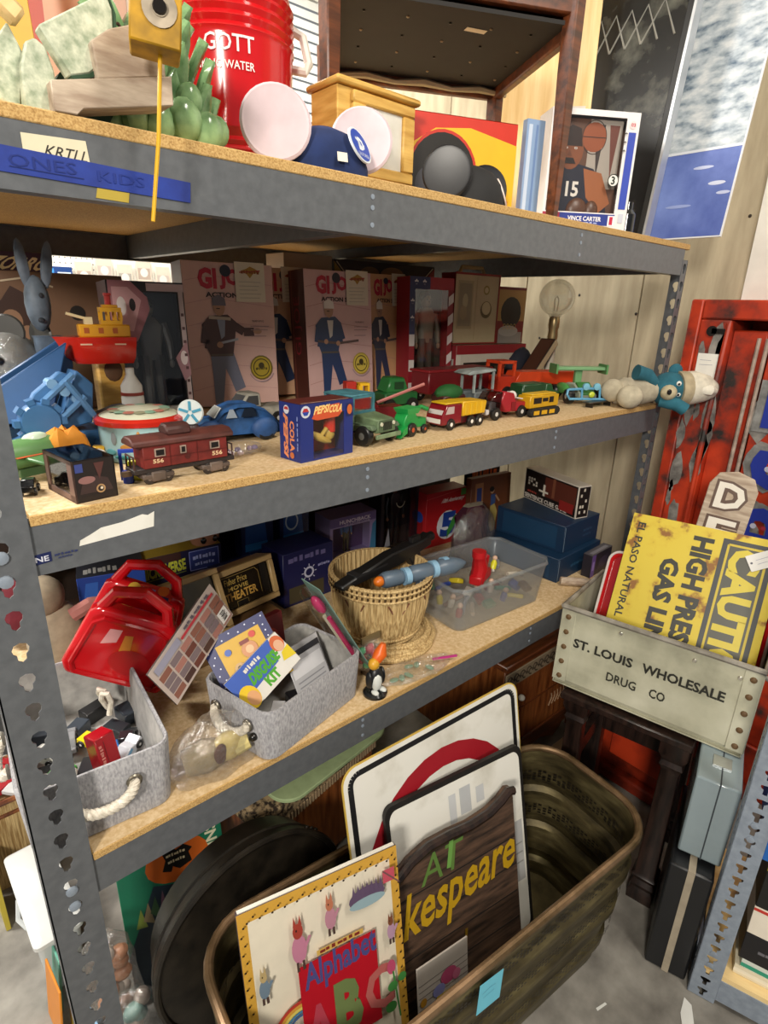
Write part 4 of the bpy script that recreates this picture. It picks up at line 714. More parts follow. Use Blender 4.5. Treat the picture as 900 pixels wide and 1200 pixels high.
# cola ornament box
def ornament(t):
    obj('figure', MB().tube([(.04, .02, .05), (.055, .016, .04), (.075, .018, .03), (.09, .02, .025)], [.004, .008, .006, .003], 10, 'c8a850').tube([(.04, .02, .05), (.03, .02, .072)], .004, 8, 'c8a850').tube([(.06, .016, .038), (.075, .014, .055)], .004, 8, 'c8a850').ell((.088, .02, .04), (.012, .006, .012), 10, 6, 'c8a850'), 'plastic', t)
    obj('bottle', MB().lathe([(.012, 0), (.012, .03), (.006, .045), (.006, .055)], 12, (.092, .025, .045), 'd03020'), 'gloss', t)
PC = [('r', .0, .84, 1, 1, '1c2a6c'), ('p', [(.2, .74), (.3, .92), (.72, .96), (.78, .8), (.7, .72), (.3, .7)], 'c8502c'), ('t', 'PEPSI', .23, .8, .5, .94, 'f0c87c', {'b': .04, 'sl': .15, 'rise': .02}), ('t', 'COLA', .51, .8, .76, .94, 'f0c87c', {'b': .04, 'sl': .15}), ('c', .09, .87, .085, 'c8ccd8'), ('p', [(.03, .87), (.15, .87), (.12, .93), (.06, .93)], 'b03030'), ('p', [(.03, .87), (.15, .87), (.12, .81), (.06, .81)], '24409c'), ('r', .86, .7, .98, .93, '1a2050'), ('e', .92, .82, .05, .09, 'c8642c')]
carton('ornament_box', 'navy and red window box with cola lettering and gold ornament', 'box', (.45, .02, T2), (.132, .062, .108), '1c2c74', [('front', PC), ('left', [('t', 'PEPSI', .2, .1, .42, .82, 'e08a5c', {'rot': -90, 'b': .05, 'sl': .1}), ('t', 'COLA', .5, .16, .72, .7, 'e08a5c', {'rot': -90, 'b': .04}), ('c', .36, .88, .13, 'd0d2dc'), ('p', [(.25, .88), (.47, .88), (.43, .93), (.29, .93)], 'b03030'), ('t', '~', .84, .2, .9, .8, '8c9ad0', {'rot': -90}), ('c', .6, .1, .1, 'c06a3c')]), ('top', [('r', 0, 0, 1, 1, '5a2420'), ('l', [(.05, .1), (.95, .1)], .003, 'c8b0a0')])], 6, window=(.23, .03, .82, .8), inner='a02818', fill=ornament)
# jeep
t = thing('toy_jeep', 'green toy jeep with teal roof and big black tyres', 'toy truck', (.668, .115, T2), -80)
JG, JT = '6f8560', '4a8a98'
obj('tub', MB().box(-.075, .01, -.038, .038, .026, .06, JG), 'worn', t, .002); obj('bonnet', MB().hexa([(.01, -.034, .028), (.072, -.03, .028), (.072, .03, .028), (.01, .034, .028)], [(.01, -.034, .062), (.072, -.026, .056), (.072, .026, .056), (.01, .034, .062)], JG), 'worn', t, .003)
gr = obj('grille', MB().box(.072, .0735, -.026, .026, .03, .055, '5c7050'), 'worn', t)
for k in range(6): obj('grille_slot', MB().box(.073, .0742, -.0135 + k * .005, -.0105 + k * .005, .034, .051, '1c2018'), 'print', gr)
for s in (-1, 1):
    obj('headlamp', MB().lathe([(.0045, 0), (.004, .002)], 10, col='c8c8b0'), 'gloss', t, loc=(.0735, s * .02, .047), rot=(0, R(90), 0)); obj('fender', MB().prism([(.015, .046), (.065, .046), (.072, .038), (.07, .035), (.02, .042)], s * .03, s * .046, 'y', '63785a'), 'worn', t, .002)
obj('bumper', MB().box(.074, .08, -.04, .04, .018, .027, '7f9470'), 'worn', t, .001)
wf = MB().box(.004, .009, -.036, .036, .06, .066, JT).box(.0, .005, -.036, .036, .092, .098, JT).box(.002, .007, -.036, -.03, .06, .096, JT).box(.002, .007, .03, .036, .06, .096, JT); obj('windscreen_frame', wf, 'worn', t); obj('windscreen', MB().box(.003, .006, -.03, .03, .066, .092), 'clear_plastic', t)
obj('roof', MB().box(-.078, .006, -.039, .039, .096, .101, JT), 'worn', t, .002)
for s in (-1, 1): obj('pillar', MB().box(-.076, -.07, s * .036 - .002, s * .036 + .002, .06, .097, JT), 'worn', t)
wheels(t, (-.048, .045), .042, .022, .017, hub='5a5a56')
# vehicles in a row
def simple(name, label, cat, x, y, rz): return thing(name, label, cat, (x, y, T2), rz)
t = simple('toy_loader', 'dark red toy loader with yellow seat behind the jeep', 'toy truck', .80, .22, -14)
obj('body', MB().prism([(-.09, .02), (.09, .018), (.1, .03), (.06, .05), (.0, .045), (-.03, .075), (-.09, .07)], -.025, .025, 'y', '7c1a1e'), 'plastic', t, .002); obj('yellow_seat', MB().box(-.055, -.02, -.015, .015, .07, .078, 'd8a81c').box(-.055, -.045, -.015, .015, .078, .1, 'd8a81c').box(-.05, -.025, -.012, .012, .1, .106, 'd8a81c').box(-.03, -.025, -.012, .012, .078, .1, 'd8a81c'), 'plastic', t); obj('stack', MB().box(-.085, -.06, -.012, .012, .07, .11, 'a8281c'), 'plastic', t, .001); obj('boom', MB().tube([(-.01, -.02, .06), (.12, -.02, .1)], .004, 6, 'b06a64'), 'plastic', t); wheels(t, (-.06, .06), .028, .02, .012)
obj('skirt', MB().box(-.05, .05, -.03, -.025, .02, .05, '64151a'), 'plastic', t)
t = simple('toy_harvester', 'bright green toy harvester with orange wheels', 'toy truck', .80, .1, 12); GR = '1c9444'
obj('body', MB().prism([(-.045, .016), (.045, .016), (.045, .036), (.01, .038), (.0, .052), (-.035, .052), (-.045, .036)], -.016, .016, 'y', GR), 'plastic', t, .002); obj('hopper', MB().hexa([(-.03, -.016, .05), (.01, -.016, .05), (.01, .016, .05), (-.03, .016, .05)], [(-.04, -.02, .064), (.016, -.02, .064), (.016, .02, .064), (-.04, .02, .064)], '24a450'), 'plastic', t); obj('chute', MB().tube([(0, .01, .05), (.03, -.01, .062), (.045, -.018, .055)], .005, 8, '1c8a40'), 'plastic', t); obj('header', MB().prism([(-.07, .004), (-.045, .012), (-.045, .028), (-.06, .022)], -.026, .026, 'y', GR), 'plastic', t); wheels(t, (-.02,), .02, .016, .009, hub='c0502c'); wheels(t, (.034,), .018, .011, .008, hub='c0502c')
t = simple('toy_tractor', 'dark green toy tractor cab in the second row behind the loader', 'toy truck', .985, .36, -10)
obj('body', MB().box(-.05, .06, -.03, .03, .02, .055, '1c5a2c'), 'plastic', t, .004); obj('cab', MB().hexa([(-.045, -.03, .055), (.03, -.03, .055), (.03, .03, .055), (-.045, .03, .055)], [(-.03, -.026, .095), (.015, -.026, .095), (.015, .026, .095), (-.03, .026, .095)], '246c34'), 'plastic', t, .004); obj('vent', MB().box(-.02, .01, -.0305, -.03, .064, .084, '123a1c'), 'print', t); wheels(t, (-.035, .04), .03, .02, .014)
t = simple('toy_dump_truck', 'small dark red toy truck with yellow dump bed', 'toy truck', .972, .105, 2)
cabm = MB().prism([(-.092, .014), (-.02, .014), (-.02, .062), (-.075, .062), (-.09, .036)], -.027, .027, 'y', '7a1420'); obj('cab', cabm, 'gloss', t, .002)
obj('windscreen', MB().hexa([(-.0885, -.022, .039), (-.086, -.022, .039), (-.086, .022, .039), (-.0885, .022, .039)], [(-.0765, -.022, .059), (-.074, -.022, .059), (-.074, .022, .059), (-.0765, .022, .059)], 'c4bcb8'), 'gloss', t); obj('number_plate', MB().box(-.0935, -.092, -.022, .022, .018, .029, 'e0dcd4'), 'print', t); obj('cab_roof', MB().box(-.078, -.005, -.024, .024, .0622, .066, 'd8b01c'), 'plastic', t, .001)
for s in (-1, 1): obj('side_window', MB().prism([(-.08, .04), (-.05, .04), (-.05, .057), (-.072, .057)], s * .0272, s * .0278, 'y', 'b8a8a4'), 'gloss', t)
obj('dump_bed', MB().prism([(-.018, .03), (.07, .03), (.076, .062), (-.018, .066)], -.028, .028, 'y', 'd8a818'), 'plastic', t, .002)
for k in range(4): obj('bed_rib', MB().box(-.012 + k * .021, -.007 + k * .021, -.03, -.028, .033, .06, 'e0b424'), 'plastic', t)
obj('chassis', MB().box(-.08, .07, -.02, .02, .012, .03, '4a1014'), 'plastic', t)
wheels(t, (-.06, .018, .05), .026, .0145, .009, hub='ece8e0')
t = simple('toy_truck', 'red toy truck with clear plastic cab, right of the dump truck', 'toy truck', 1.165, .125, -4)
obj('bed', MB().prism([(-.01, .018), (.085, .018), (.085, .042), (.03, .045), (.02, .068), (-.02, .075), (-.03, .05)], -.028, .028, 'y', 'a01c28'), 'plastic', t, .003); obj('clear_cab', MB().prism([(-.075, .02), (-.03, .02), (-.022, .074), (-.05, .074), (-.07, .05)], -.026, .026, 'y'), 'smoky_plastic', t, .003); obj('seat', MB().box(-.06, -.035, -.015, .015, .02, .045, '8a8a94'), 'plastic', t, .002); obj('bumper', MB().box(-.085, -.072, -.027, .027, .016, .03, 'c8c4c4'), 'gloss', t, .002); obj('white_drum', MB().ell((.035, -.005, .058), (.014, .014, .013), 12, 8, 'dcd6d0'), 'plastic', t); obj('hose', MB().tube([(.045, -.01, .052), (.075, -.02, .047), (.1, -.024, .044)], .002, 6, 'd0c8c0'), 'plastic', t); obj('side_plate', MB().box(.01, .028, -.0295, -.0285, .022, .045, '7c141c'), 'plastic', t); wheels(t, (-.05, .052), .028, .017, .011)
t = simple('toy_bulldozer', 'small yellow and black toy bulldozer at the shelf edge', 'toy truck', 1.30, .095, -2)
obj('cab', MB().box(-.07, .06, -.022, .022, .024, .058, 'c89a14'), 'plastic', t, .002)
for x0, x1, z0, z1 in ((-.055, -.02, .036, .052), (.015, .035, .036, .052), (-.015, .01, .04, .05)): obj('window', MB().box(x0, x1, -.0228, -.0222, z0, z1, '15130e'), 'print', t)
for s in (-1, 1):
    obj('track', MB().prism([(-.06, .0), (.055, .0), (.064, .008), (.064, .016), (.055, .023), (-.06, .023), (-.068, .015), (-.068, .007)], s * .02 - .008, s * .02 + .008, 'y', '1a1814'), 'matte', t, .001)
    for x in (-.045, -.01, .025): obj('track_guard', MB().box(x - .012, x + .012, s * .0285 - .0006, s * .0285 + .0006, .006, .017, 'd0a018'), 'print', t)
obj('roof_bar', MB().box(-.06, .05, -.018, .018, .058, .062, 'd8ac20'), 'plastic', t, .001)
t = simple('toy_cab_tractor', 'grey open cab toy tractor behind the small red trucks', 'toy truck', 1.22, .27, -6)
obj('bonnet', MB().box(-.07, -.005, -.02, .02, .03, .055, '5a6468'), 'worn', t, .003); obj('body', MB().box(-.02, .075, -.026, .026, .018, .05, '7c8486'), 'worn', t, .003); obj('roof', MB().prism([(-.05, .1), (.055, .108), (.05, .116), (-.04, .112), (-.06, .104)], -.032, .032, 'y', 'a8b2b0'), 'worn', t, .002)
for x, y in ((-.03, -.026), (-.03, .026), (.045, -.026), (.045, .026)): obj('cab_post', MB().box(x, x + .006, y - .003, y + .003, .048, .108, 'a4aeac'), 'worn', t)
gcm = MB()
for k in range(5): gcm.box(-.074, -.07, -.02 + k * .009, -.017 + k * .009, .03, .06, '9aa0a0')
obj('grille', gcm, 'worn', t)['kind'] = 'stuff'; wheels(t, (.04,), .034, .026, .014); wheels(t, (-.05,), .026, .016, .01)
t = simple('toy_wagon', 'long dark red toy wagon across the back row of vehicles', 'toy truck', 1.27, .42, 0)
obj('tub', MB().box(-.13, .16, -.04, .04, .03, .1, '6c1018'), 'plastic', t, .004); obj('rail', MB().box(-.134, .164, -.044, .044, .094, .102, '84161e'), 'plastic', t, .002); wheels(t, (-.09, .11), .04, .022, .014)
t = simple('toy_truck', 'dark green toy truck behind the small yellow bulldozer', 'toy truck', 1.43, .21, -4)
obj('bed', MB().box(-.08, .03, -.028, .028, .024, .07, '1e4426'), 'plastic', t, .005); obj('cab', MB().prism([(.03, .02), (.1, .02), (.1, .04), (.07, .045), (.058, .066), (.03, .066)], -.026, .026, 'y', '23502c'), 'plastic', t, .003); wheels(t, (-.05, .07), .027, .016, .01)
t = simple('toy_mound', 'small green cloth covered toy cart behind the dump truck', 'toy', 1.1, .26, 0); obj('cover', MB().ell((0, 0, .055), (.05, .03, .024), 14, 8, '1e5c26'), 'matte', t); obj('cart', MB().box(-.045, .045, -.025, .025, .016, .05, '46201c'), 'plastic', t, .003); wheels(t, (-.03, .03), .026, .014, .008)
t = simple('toy_flatbed', 'bright orange toy truck with long open bed at the back right', 'toy truck', 1.6, .32, -14); OR = 'd0431c'
obj('bed', MB().prism([(-.12, .05), (.17, .04), (.2, .024), (.2, .034), (.15, .06), (.15, .085), (-.1, .088)], -.035, .035, 'y', OR), 'plastic', t, .002)
cbb = MB().box(-.19, -.12, -.035, .035, .03, .075, 'b8321c').box(-.19, -.18, -.035, -.028, .075, .12, OR).box(-.13, -.12, -.035, -.028, .075, .12, OR).box(-.19, -.18, .028, .035, .075, .12, OR).box(-.13, -.12, .028, .035, .075, .12, OR).box(-.19, -.12, -.035, .035, .115, .124, OR); obj('cab', cbb, 'plastic', t)
obj('chassis', MB().box(-.18, .16, -.02, .02, .02, .045, '201c1c'), 'plastic', t); wheels(t, (-.15, .07), .034, .022, .016)
t = simple('toy_buggy', 'toy buggy with green wing and pale blue tube bumper', 'toy car', 1.625, .175, -122)
obj('body', MB().prism([(-.09, .022), (.07, .02), (.08, .035), (.03, .062), (-.02, .06), (-.09, .045)], -.028, .028, 'y', 'a8b4a4'), 'plastic', t, .004); obj('green_hood', MB().prism([(.02, .045), (.078, .03), (.08, .038), (.03, .068)], -.024, .024, 'y', '3c7a3c'), 'plastic', t, .002); obj('side_pod', MB().ell((-.03, -.036, .04), (.045, .016, .018), 12, 8, '4c9048').ell((-.03, .036, .04), (.045, .016, .018), 12, 8, '4c9048'), 'plastic', t)
obj('wing', MB().box(-.03, .012, -.085, .085, .1, .112, '7aa878'), 'plastic', t, .003); obj('wing_post', MB().box(-.016, .0, -.012, .012, .06, .1, '6a9a68'), 'plastic', t, .002)
for s in (-1, 1): obj('wing_end', MB().box(-.036, .02, s * .086 - .003, s * .086 + .003, .09, .12, '5c9058'), 'plastic', t)
obj('tube_bumper', MB().tube([(.088, -.075, .05), (.095, -.08, .035), (.095, -.07, .022), (.098, .07, .022), (.095, .08, .035), (.088, .075, .05), (.09, 0, .054), (.088, -.075, .05)], .004, 7, '5a9cc0').tube([(.097, -.03, .022), (.09, -.03, .053)], .0035, 6, '5a9cc0').tube([(.097, .03, .022), (.09, .03, .053)], .0035, 6, '5a9cc0'), 'plastic', t)
for s in (-1, 1): obj('lamp', MB().lathe([(.011, 0), (.011, .008), (.006, .01)], 12, col='78b4cc'), 'gloss', t, loc=(.088, s * .018, .06), rot=(0, R(90), 0))
obj('yellow_lamp', MB().ell((.1, 0, .036), (.006, .01, .01), 10, 6, 'b8c83c'), 'gloss', t); wheels(t, (-.055, .05), .05, .024, .022)
t = simple('toy_skateboard', 'little grey metal ramp toy lying in front of the buggy', 'toy', 1.59, .075, -6); obj('deck', MB().box(-.06, .06, -.014, .014, .014, .018, '6a6662'), 'metal', t, .001)
for x in (-.045, .045): obj('leg', MB().box(x, x + .005, -.012, .012, 0, .014, '4a4642'), 'metal', t)
# plush lying at the shelf end
t = thing('plush_bear', 'blue plush bear with cream cloth cap lying off the shelf end', 'plush toy', (1.775, -.025, T2), -33)
BL_ = '2c6a7c'
pb = MB(); body = [(-.16, 0, .045), (-.1, 0, .05), (-.045, 0, .05)]
obj('body', MB().tube([(-.155, .01, .035), (-.12, 0, .045), (-.06, 0, .047), (-.02, 0, .045)], [.03, .045, .043, .032], 14, 'b8ae98'), 'plush', t)
obj('head', MB().ell((.03, -.005, .055), (.056, .052, .054), 18, 12, BL_), 'plush', t); obj('snout', MB().ell((.002, -.05, .05), (.026, .02, .024), 12, 8, 'c4b898'), 'plush', t); obj('nose', MB().ell((-.008, -.068, .054), (.008, .006, .009), 8, 6, '1c1a1a'), 'gloss', t)
for x, z in ((.03, .078), (.034, .045)): obj('eye', MB().ell((x, -.052, z), (.009, .005, .008), 10, 6, 'e4e4dc').ell((x - .003, -.057, z - .001), (.004, .003, .004), 8, 5, '15181a'), 'gloss', t)
obj('arm', MB().tube([(-.03, -.01, .075), (-.06, -.02, .1), (-.1, -.02, .108)], [.018, .02, .024], 12, BL_), 'plush', t); obj('arm', MB().tube([(-.01, -.03, .02), (.03, -.06, .015), (.055, -.07, -.0)], [.018, .02, .02], 12, BL_), 'plush', t)
obj('foot', MB().ell((-.125, -.05, .036), (.042, .03, .036), 14, 9, 'c4ba a2'.replace(' ', '')), 'plush', t); obj('foot', MB().ell((-.165, -.01, .05), (.036, .03, .036), 14, 9, 'bcb29a'), 'plush', t); obj('ear', MB().ell((.045, .0, .112), (.024, .012, .022), 12, 8, BL_), 'plush', t); obj('ear', MB().ell((.05, -.035, .008), (.022, .012, .02), 12, 8, BL_), 'plush', t)
obj('cap_cuff', MB().tube([(.05, -.005, .056), (.085, -.006, .057)], [.057, .055], 20, 'b9aa8c'), 'plush', t); obj('cap', MB().tube([(.08, -.006, .057), (.11, -.008, .06), (.15, -.01, .058), (.18, -.01, .052), (.192, -.012, .048)], [.054, .053, .043, .028, .008], 18, 'e6dfcc'), 'plush', t); obj('cap_fold', MB().tube([(.1, -.045, .06), (.14, -.05, .058), (.17, -.035, .054)], [.014, .018, .01], 10, 'efe9d8'), 'plush', t)
# back right: flag window box, record player case, character box, big white window box, lamp, books
def fig2(t): doll(t, .095, .036, .005, .32, '8a705a', '4a3a2c', '77715f', '3c352c')
carton('figure_box', 'stars and stripes window box with a grey figure', 'box', (1.232, .568, T2), (.185, .07, .37), '8a2028', [('front', [('r', 0, .5, .12, 1, '24305c'), ('r', 0, .0, .12, .1, 'd0c8c4'), ('r', 0, .1, .12, .2, '8c1c28'), ('r', 0, .2, .12, .3, 'd0c8c4'), ('r', 0, .3, .12, .42, '8c1c28'), ('r', 0, .42, .12, .52, 'd0c8c4'), ('r', 0, .9, .45, 1, '28345f'), ('p', [(.45, .9), (1, .9), (1, 1), (.45, 1)], 'a42c38'), ('t', '*', .1, .92, .18, .98, 'e0dcdc', {'b': .05}), ('t', '*', .28, .92, .36, .98, 'e0dcdc', {'b': .05}), ('t', '*', .02, .76, .1, .82, 'e0dcdc', {'b': .05}), ('t', '*', .02, .62, .1, .68, 'e0dcdc', {'b': .05})] + [('p', [(.88, .08 + .17 * k), (1, .12 + .17 * k), (1, .2 + .17 * k), (.88, .16 + .17 * k)], 'd4ccc8') for k in range(5)])], -6, -2, window=(.12, .04, .88, .9), inner='3a3630', fill=fig2)
t = carton('record_player', 'cream and red suitcase record player with carry handle standing upright', 'record player', (1.445, .578, T2 + .1595), (.225, .07, .235), 'b8aa86', [('front', [('o', .5, .5, .49, .49, .02, '8c2a28', 0, 0), ('r', .06, .22, .4, .9, 'a09470'), ('r', .09, .26, .37, .86, '8a8064'), ('e', .23, .62, .06, .1, 'b0a680'), ('e', .2, .45, .08, .1, '9a8c68'), ('c', .7, .78, .07, '8c7a3c'), ('c', .7, .78, .045, 'c4b690'), ('c', .72, .5, .13, '6a5a34'), ('c', .72, .52, .1, 'c0b28a'), ('l', [(.47, .06), (.47, .95)], .002, '9a8a66')]), ('left', [('r', 0, 0, 1, 1, '8c2420')]), ('top', [('r', 0, 0, 1, 1, '8c2420')])], -2)
obj('carry_handle', MB().tube([(.05, .035, .235), (.062, .035, .256), (.165, .035, .256), (.178, .035, .235)], .007, 8, 'b09a6a'), 'plastic', t); obj('red_edge', MB().box(-.003, .228, -.002, .0, .23, .237, '8c2420').box(.222, .228, -.002, 0, 0, .23, '8c2420').box(-.003, .222, -.002, .0, -.0, .005, '8c2420'), 'print', t)
carton('picture_box', 'small red box with a black felt cap picture', 'box', (1.68, .58, T2 + .1595), (.15, .04, .2), '7c1c1c', [('front', [('r', 0, .4, 1, .95, 'b08a4c'), ('e', .5, .55, .36, .28, '15120f'), ('r', .1, 0, .95, .2, '8a8680'), ('e', .45, .22, .35, .1, 'a09c94')] + [('o', .3 + .12 * k, .3, .05, .05, .18, 'c8a85c') for k in range(4)])], -6)
carton('window_box', 'big white fronted box with dark window and red lid at the back', 'box', (1.435, .545, T2), (.38, .11, .158), 'c4bcae', [('front', [('r', 0, .8, 1, 1, '8c1c26'), ('p', [(.0, .0), (.06, 0), (.06, .8), (.0, .8)], 'cfc8bc'), ('r', .1, .0, .88, .62, '231c16'), ('t', '~', .16, .4, .5, .55, '4a3e2c'), ('t', '~', .54, .4, .82, .55, '4a3e2c')]), ('top', [('r', 0, 0, 1, 1, '6a4a30')]), ('left', [('r', 0, 0, 1, 1, '8c2a30'), ('r', .2, 0, .9, .7, 'a8a098')])], -2)
t = thing('table_lamp', 'white candlestick lamp with a big clear globe bulb', 'lamp', (1.795, .405, T2))
obj('base', MB().lathe([(.034, 0), (.034, .008), (.02, .02), (.017, .03)], 18, col='c8c0b0'), 'plastic', t); obj('candle_sleeve', MB().lathe([(.017, .03), (.017, .175), (.019, .18)], 14, col='c8c0b0'), 'plastic', t); obj('socket', MB().lathe([(.017, .18), (.019, .19), (.017, .215), (.02, .225), (.02, .25), (.016, .262)], 14, col='b09a70'), 'metal', t); obj('bulb', MB().ell((0, 0, .325), (.063, .063, .063), 24, 16).lathe([(.02, .258), (.026, .272)], 14), 'bulb_glass', t); obj('filament', MB().tube([(-.01, 0, .28), (-.012, 0, .32), (.0, 0, .33), (.012, 0, .32), (.01, 0, .28)], .0015, 5, 'b0a080'), 'metal', t)
t = carton('book', 'dark brown book leaning diagonally beside the lamp', 'book', (1.60, .368, T2), (.03, .06, .23), '2c1c16', [('left', [('r', .05, .03, .95, .97, '4a2c20')])], 0, 0, 44, body='cover'); obj('page_block', MB().box(.004, .026, -.001, .056, .004, .231, 'b0a080'), 'print', t)
t = thing('navy_bag', 'dark navy cloth bag slumped behind the buggy and orange truck', 'bag', (1.70, .462, T2)); obj('cloth', MB().rings([[(q * .09 * math.cos(a) * (1 + .1 * math.sin(3 * a)), q * .038 * math.sin(a), z * .85) for a in (2 * math.pi * j / 18 for j in range(18))] for q, z in ((.95, 0), (1.05, .03), (.95, .08), (.7, .13), (.4, .165), (.08, .18))], '121626'), 'matte', t)
carton('picture_box', 'dark box with two troll faces and red corner on top at the back', 'box', (1.14, .86, 1.6325), (.46, .14, .135), '2a1c1e', [('front', [('p', [(0, 0), (0, .95), (.28, 0)], 'a8882c'), ('p', [(1, 0), (1, .95), (.72, .1)], '8c2420'), ('e', .33, .72, .09, .16, '7a5a34'), ('e', .55, .7, .12, .2, '8a6440'), ('e', .55, .62, .06, .1, 'a87c54'), ('p', [(.28, .0), (.4, .45), (.5, .1)], '26304c'), ('l', [(.02, .95), (.3, 0)], .004, 'c8bca0'), ('l', [(.98, .95), (.7, .1)], .004, 'c8bca0')])], -3)
carton('cardboard_box', 'plain brown carton stacked at the back under the troll box', 'box', (1.12, .86, T2), (.3, .2, .29), '4c3626', [], -3)
carton('tan_box', 'tan cardboard box standing behind the sailor boxes', 'box', (.93, .84, T2), (.18, .12, .43), 'b0987c', [], -3)
carton('cardboard_riser', 'low brown carton under the record player', 'box', (1.45, .80, T2), (.36, .2, .2), '5a4030', [], 0)
# ------------------------------------------------------------------ lower shelf
T3 = Z3 + .0005
def fabric_bin(label, x, y, hx, hy, hh, rz, handle):
    t = thing('fabric_bin', label, 'bin', (x, y, T3), rz); r_ = .03
    mb = MB(); mb.rr([(hx - .012, hy - .012, r_, 0), (hx - .006, hy - .006, r_, .004), (hx, hy, r_, hh - .004), (hx - .002, hy - .002, r_, hh), (hx - .006, hy - .006, r_ - .004, hh), (hx - .008, hy - .008, r_ - .006, hh - .006), (hx - .016, hy - .016, r_ - .006, .008)], 4)
    obj('bin_body', mb, 'canvas', t)
    lnr = MB().rr([(hx - .0085, hy - .0085, r_ - .007, hh - .004), (hx - .017, hy - .017, r_ - .008, .01)], 4, caps=(False, True)); lnr.f = [f[::-1] for f in lnr.f]; obj('lining', lnr, 'canvas_lining', t)
    for sx, sy, ax in handle:
        pts = []; L_ = .05
        for k in range(13):
            a = math.pi * k / 12; off = -L_ * math.cos(a); drop = .022 * math.sin(a); out = .006 + .018 * math.sin(a)
            pts.append((off, sy * (hy + out), hh * .66 - drop) if ax == 'y' else (sx * (hx + out), off, hh * .66 - drop))
        rp = MB(); fine = []
        for k in range(len(pts) - 1):
            for q in range(4): fine.append(Vector(pts[k]).lerp(Vector(pts[k + 1]), q / 4))
        fine.append(Vector(pts[-1]))
        for st in range(3):
            hp = []
            for k, p in enumerate(fine):
                tv = (fine[min(k + 1, len(fine) - 1)] - fine[max(k - 1, 0)]).normalized(); n1 = tv.cross(Vector((0, 1, 0) if ax == 'y' else (1, 0, 0))).normalized(); n2 = tv.cross(n1); a = k * .75 + st * 2.094
                hp.append(p + (n1 * math.cos(a) + n2 * math.sin(a)) * .0046)
            rp.tube(hp, .0056, 6)
        hd = obj('rope_handle', rp, 'rope', t)
        for s in (0, -1): obj('grommet', MB().tube(ring_path(pts[s], .011, 14, ax), .003, 6, '8a8478'), 'metal', t)
    return t
fabric_bin('grey fabric bin with thick rope handle behind the left post, full of toy cars', .055, .215, .122, .19, .14, -5, ((0, -1, 'y'), (-1, 0, 'x')))
# the first bin holds
def in1(x, y):
    a = R(-5); return .05 + x * math.cos(a) - y * math.sin(a), .205 + x * math.sin(a) + y * math.cos(a)
p = in1(.03, -.09)
t = thing('toy_bus', 'red double decker toy bus standing on its end in the bin', 'toy car', (p[0], p[1], T3 + .03), 15, rx=-14); obj('body', MB().box(-.019, .019, -.02, .02, 0, .1, 'a81420'), 'gloss', t, .002); art(t, 'lettering', (-.019, -.02, 0), (1, 0, 0), (0, 0, 1), .038, .1, [('t', '~', .1, .45, .3, .85, 'd88a80', {'rot': 90}), ('r', .38, .1, .42, .9, '7c1018')])
for k, (x, y, z, a, tilt, c, nm) in enumerate(((.075, -.05, .055, 30, 40, 'c8ccd4', 'white and blue toy car tipped up in the left bin'), (.09, -.11, .06, -15, 25, '1c2024', 'black toy racing car leaning on the left bin edge'), (.045, -.03, .04, 80, 10, '2c6cb0', 'blue toy car next to the red bus'), (.02, .02, .045, 120, 15, 'd8c01c', 'yellow toy car at the back of the left bin'), (.08, .01, .03, 60, 0, '22262a', 'dark toy car under the white and blue one'), (-.05, -.05, .05, 20, 20, '4c9c44', 'green toy car left of the post in the bin'), (-.07, .03, .05, 140, 10, 'e0e0dc', 'white toy car left of the post in the bin'), (-.02, .06, .04, 75, 5, '8a8c90', 'grey toy car deep in the left bin'), (.06, -.1, .035, 100, 0, '30343a', 'charcoal toy car flat beside the red bus'))):
    p = in1(x, y); t = thing('toy_car', nm, 'toy car', (p[0], p[1], T3 + z - .015), a, ry=-tilt)
    obj('body', MB().prism([(-.033, .006), (.033, .006), (.034, .016), (.018, .019), (.008, .03), (-.016, .03), (-.026, .018), (-.033, .017)], -.014, .014, 'y', c), 'gloss', t, .0015); obj('window', MB().box(-.014, .008, -.0145, .0145, .02, .027, '7cb0d8' if k == 0 else '20262c'), 'gloss', t); wheels(t, (-.02, .02), .014, .0085, .005)
for k, (x, y) in enumerate(((-.03, -.1), (.0, .1), (-.07, -.02), (.07, .06), (-.06, .12), (.04, .14), (.0, -.03), (.1, .1), (-.085, -.12))):
    p = in1(x, y); t = thing('toy_block', 'dark plastic toy block at the bottom of the left bin', 'toy', (p[0], p[1], T3 + .011), k * 40, 'toy blocks in the left bin'); obj('block', MB().box(-.025, .025, -.016, .016, 0, .024 + .004 * (k % 3), ('22262c', '38404a', '1c1c1e')[k % 3]), 'plastic', t, .002)
t = thing('toy_rope', 'coiled white toy rope hanging in the back of the left bin', 'rope', (.13, .3, T3 + .03)); obj('rope', MB().tube([(-.01 + .008 * math.sin(k * 1.3), -.02 + .004 * k, .02 + .05 * abs(math.sin(k * .6))) for k in range(12)], .006, 7), 'rope', t)
t = thing('toy_animals', 'white plastic toy figures lying by the left rim of the bin', 'toy', (-.03, .1, T3 + .05)); obj('figure', MB().tube([(-.03, 0, .03), (0, .01, .045), (.03, .0, .04)], [.006, .012, .006], 8, 'd8d8d0').tube([(0, .01, .045), (.0, -.02, .02)], .005, 6, 'd8d8d0').tube([(.015, .01, .045), (.025, .03, .02)], .005, 6, 'd8d8d0').ell((.038, 0, .045), .01, 8, 6, 'd8d8d0'), 'plastic', t)
# second bin
fabric_bin('second grey fabric bin with toys, right of the bagged dog', .46, .115, .155, .105, .125, 13, ((-1, 0, 'x'),))
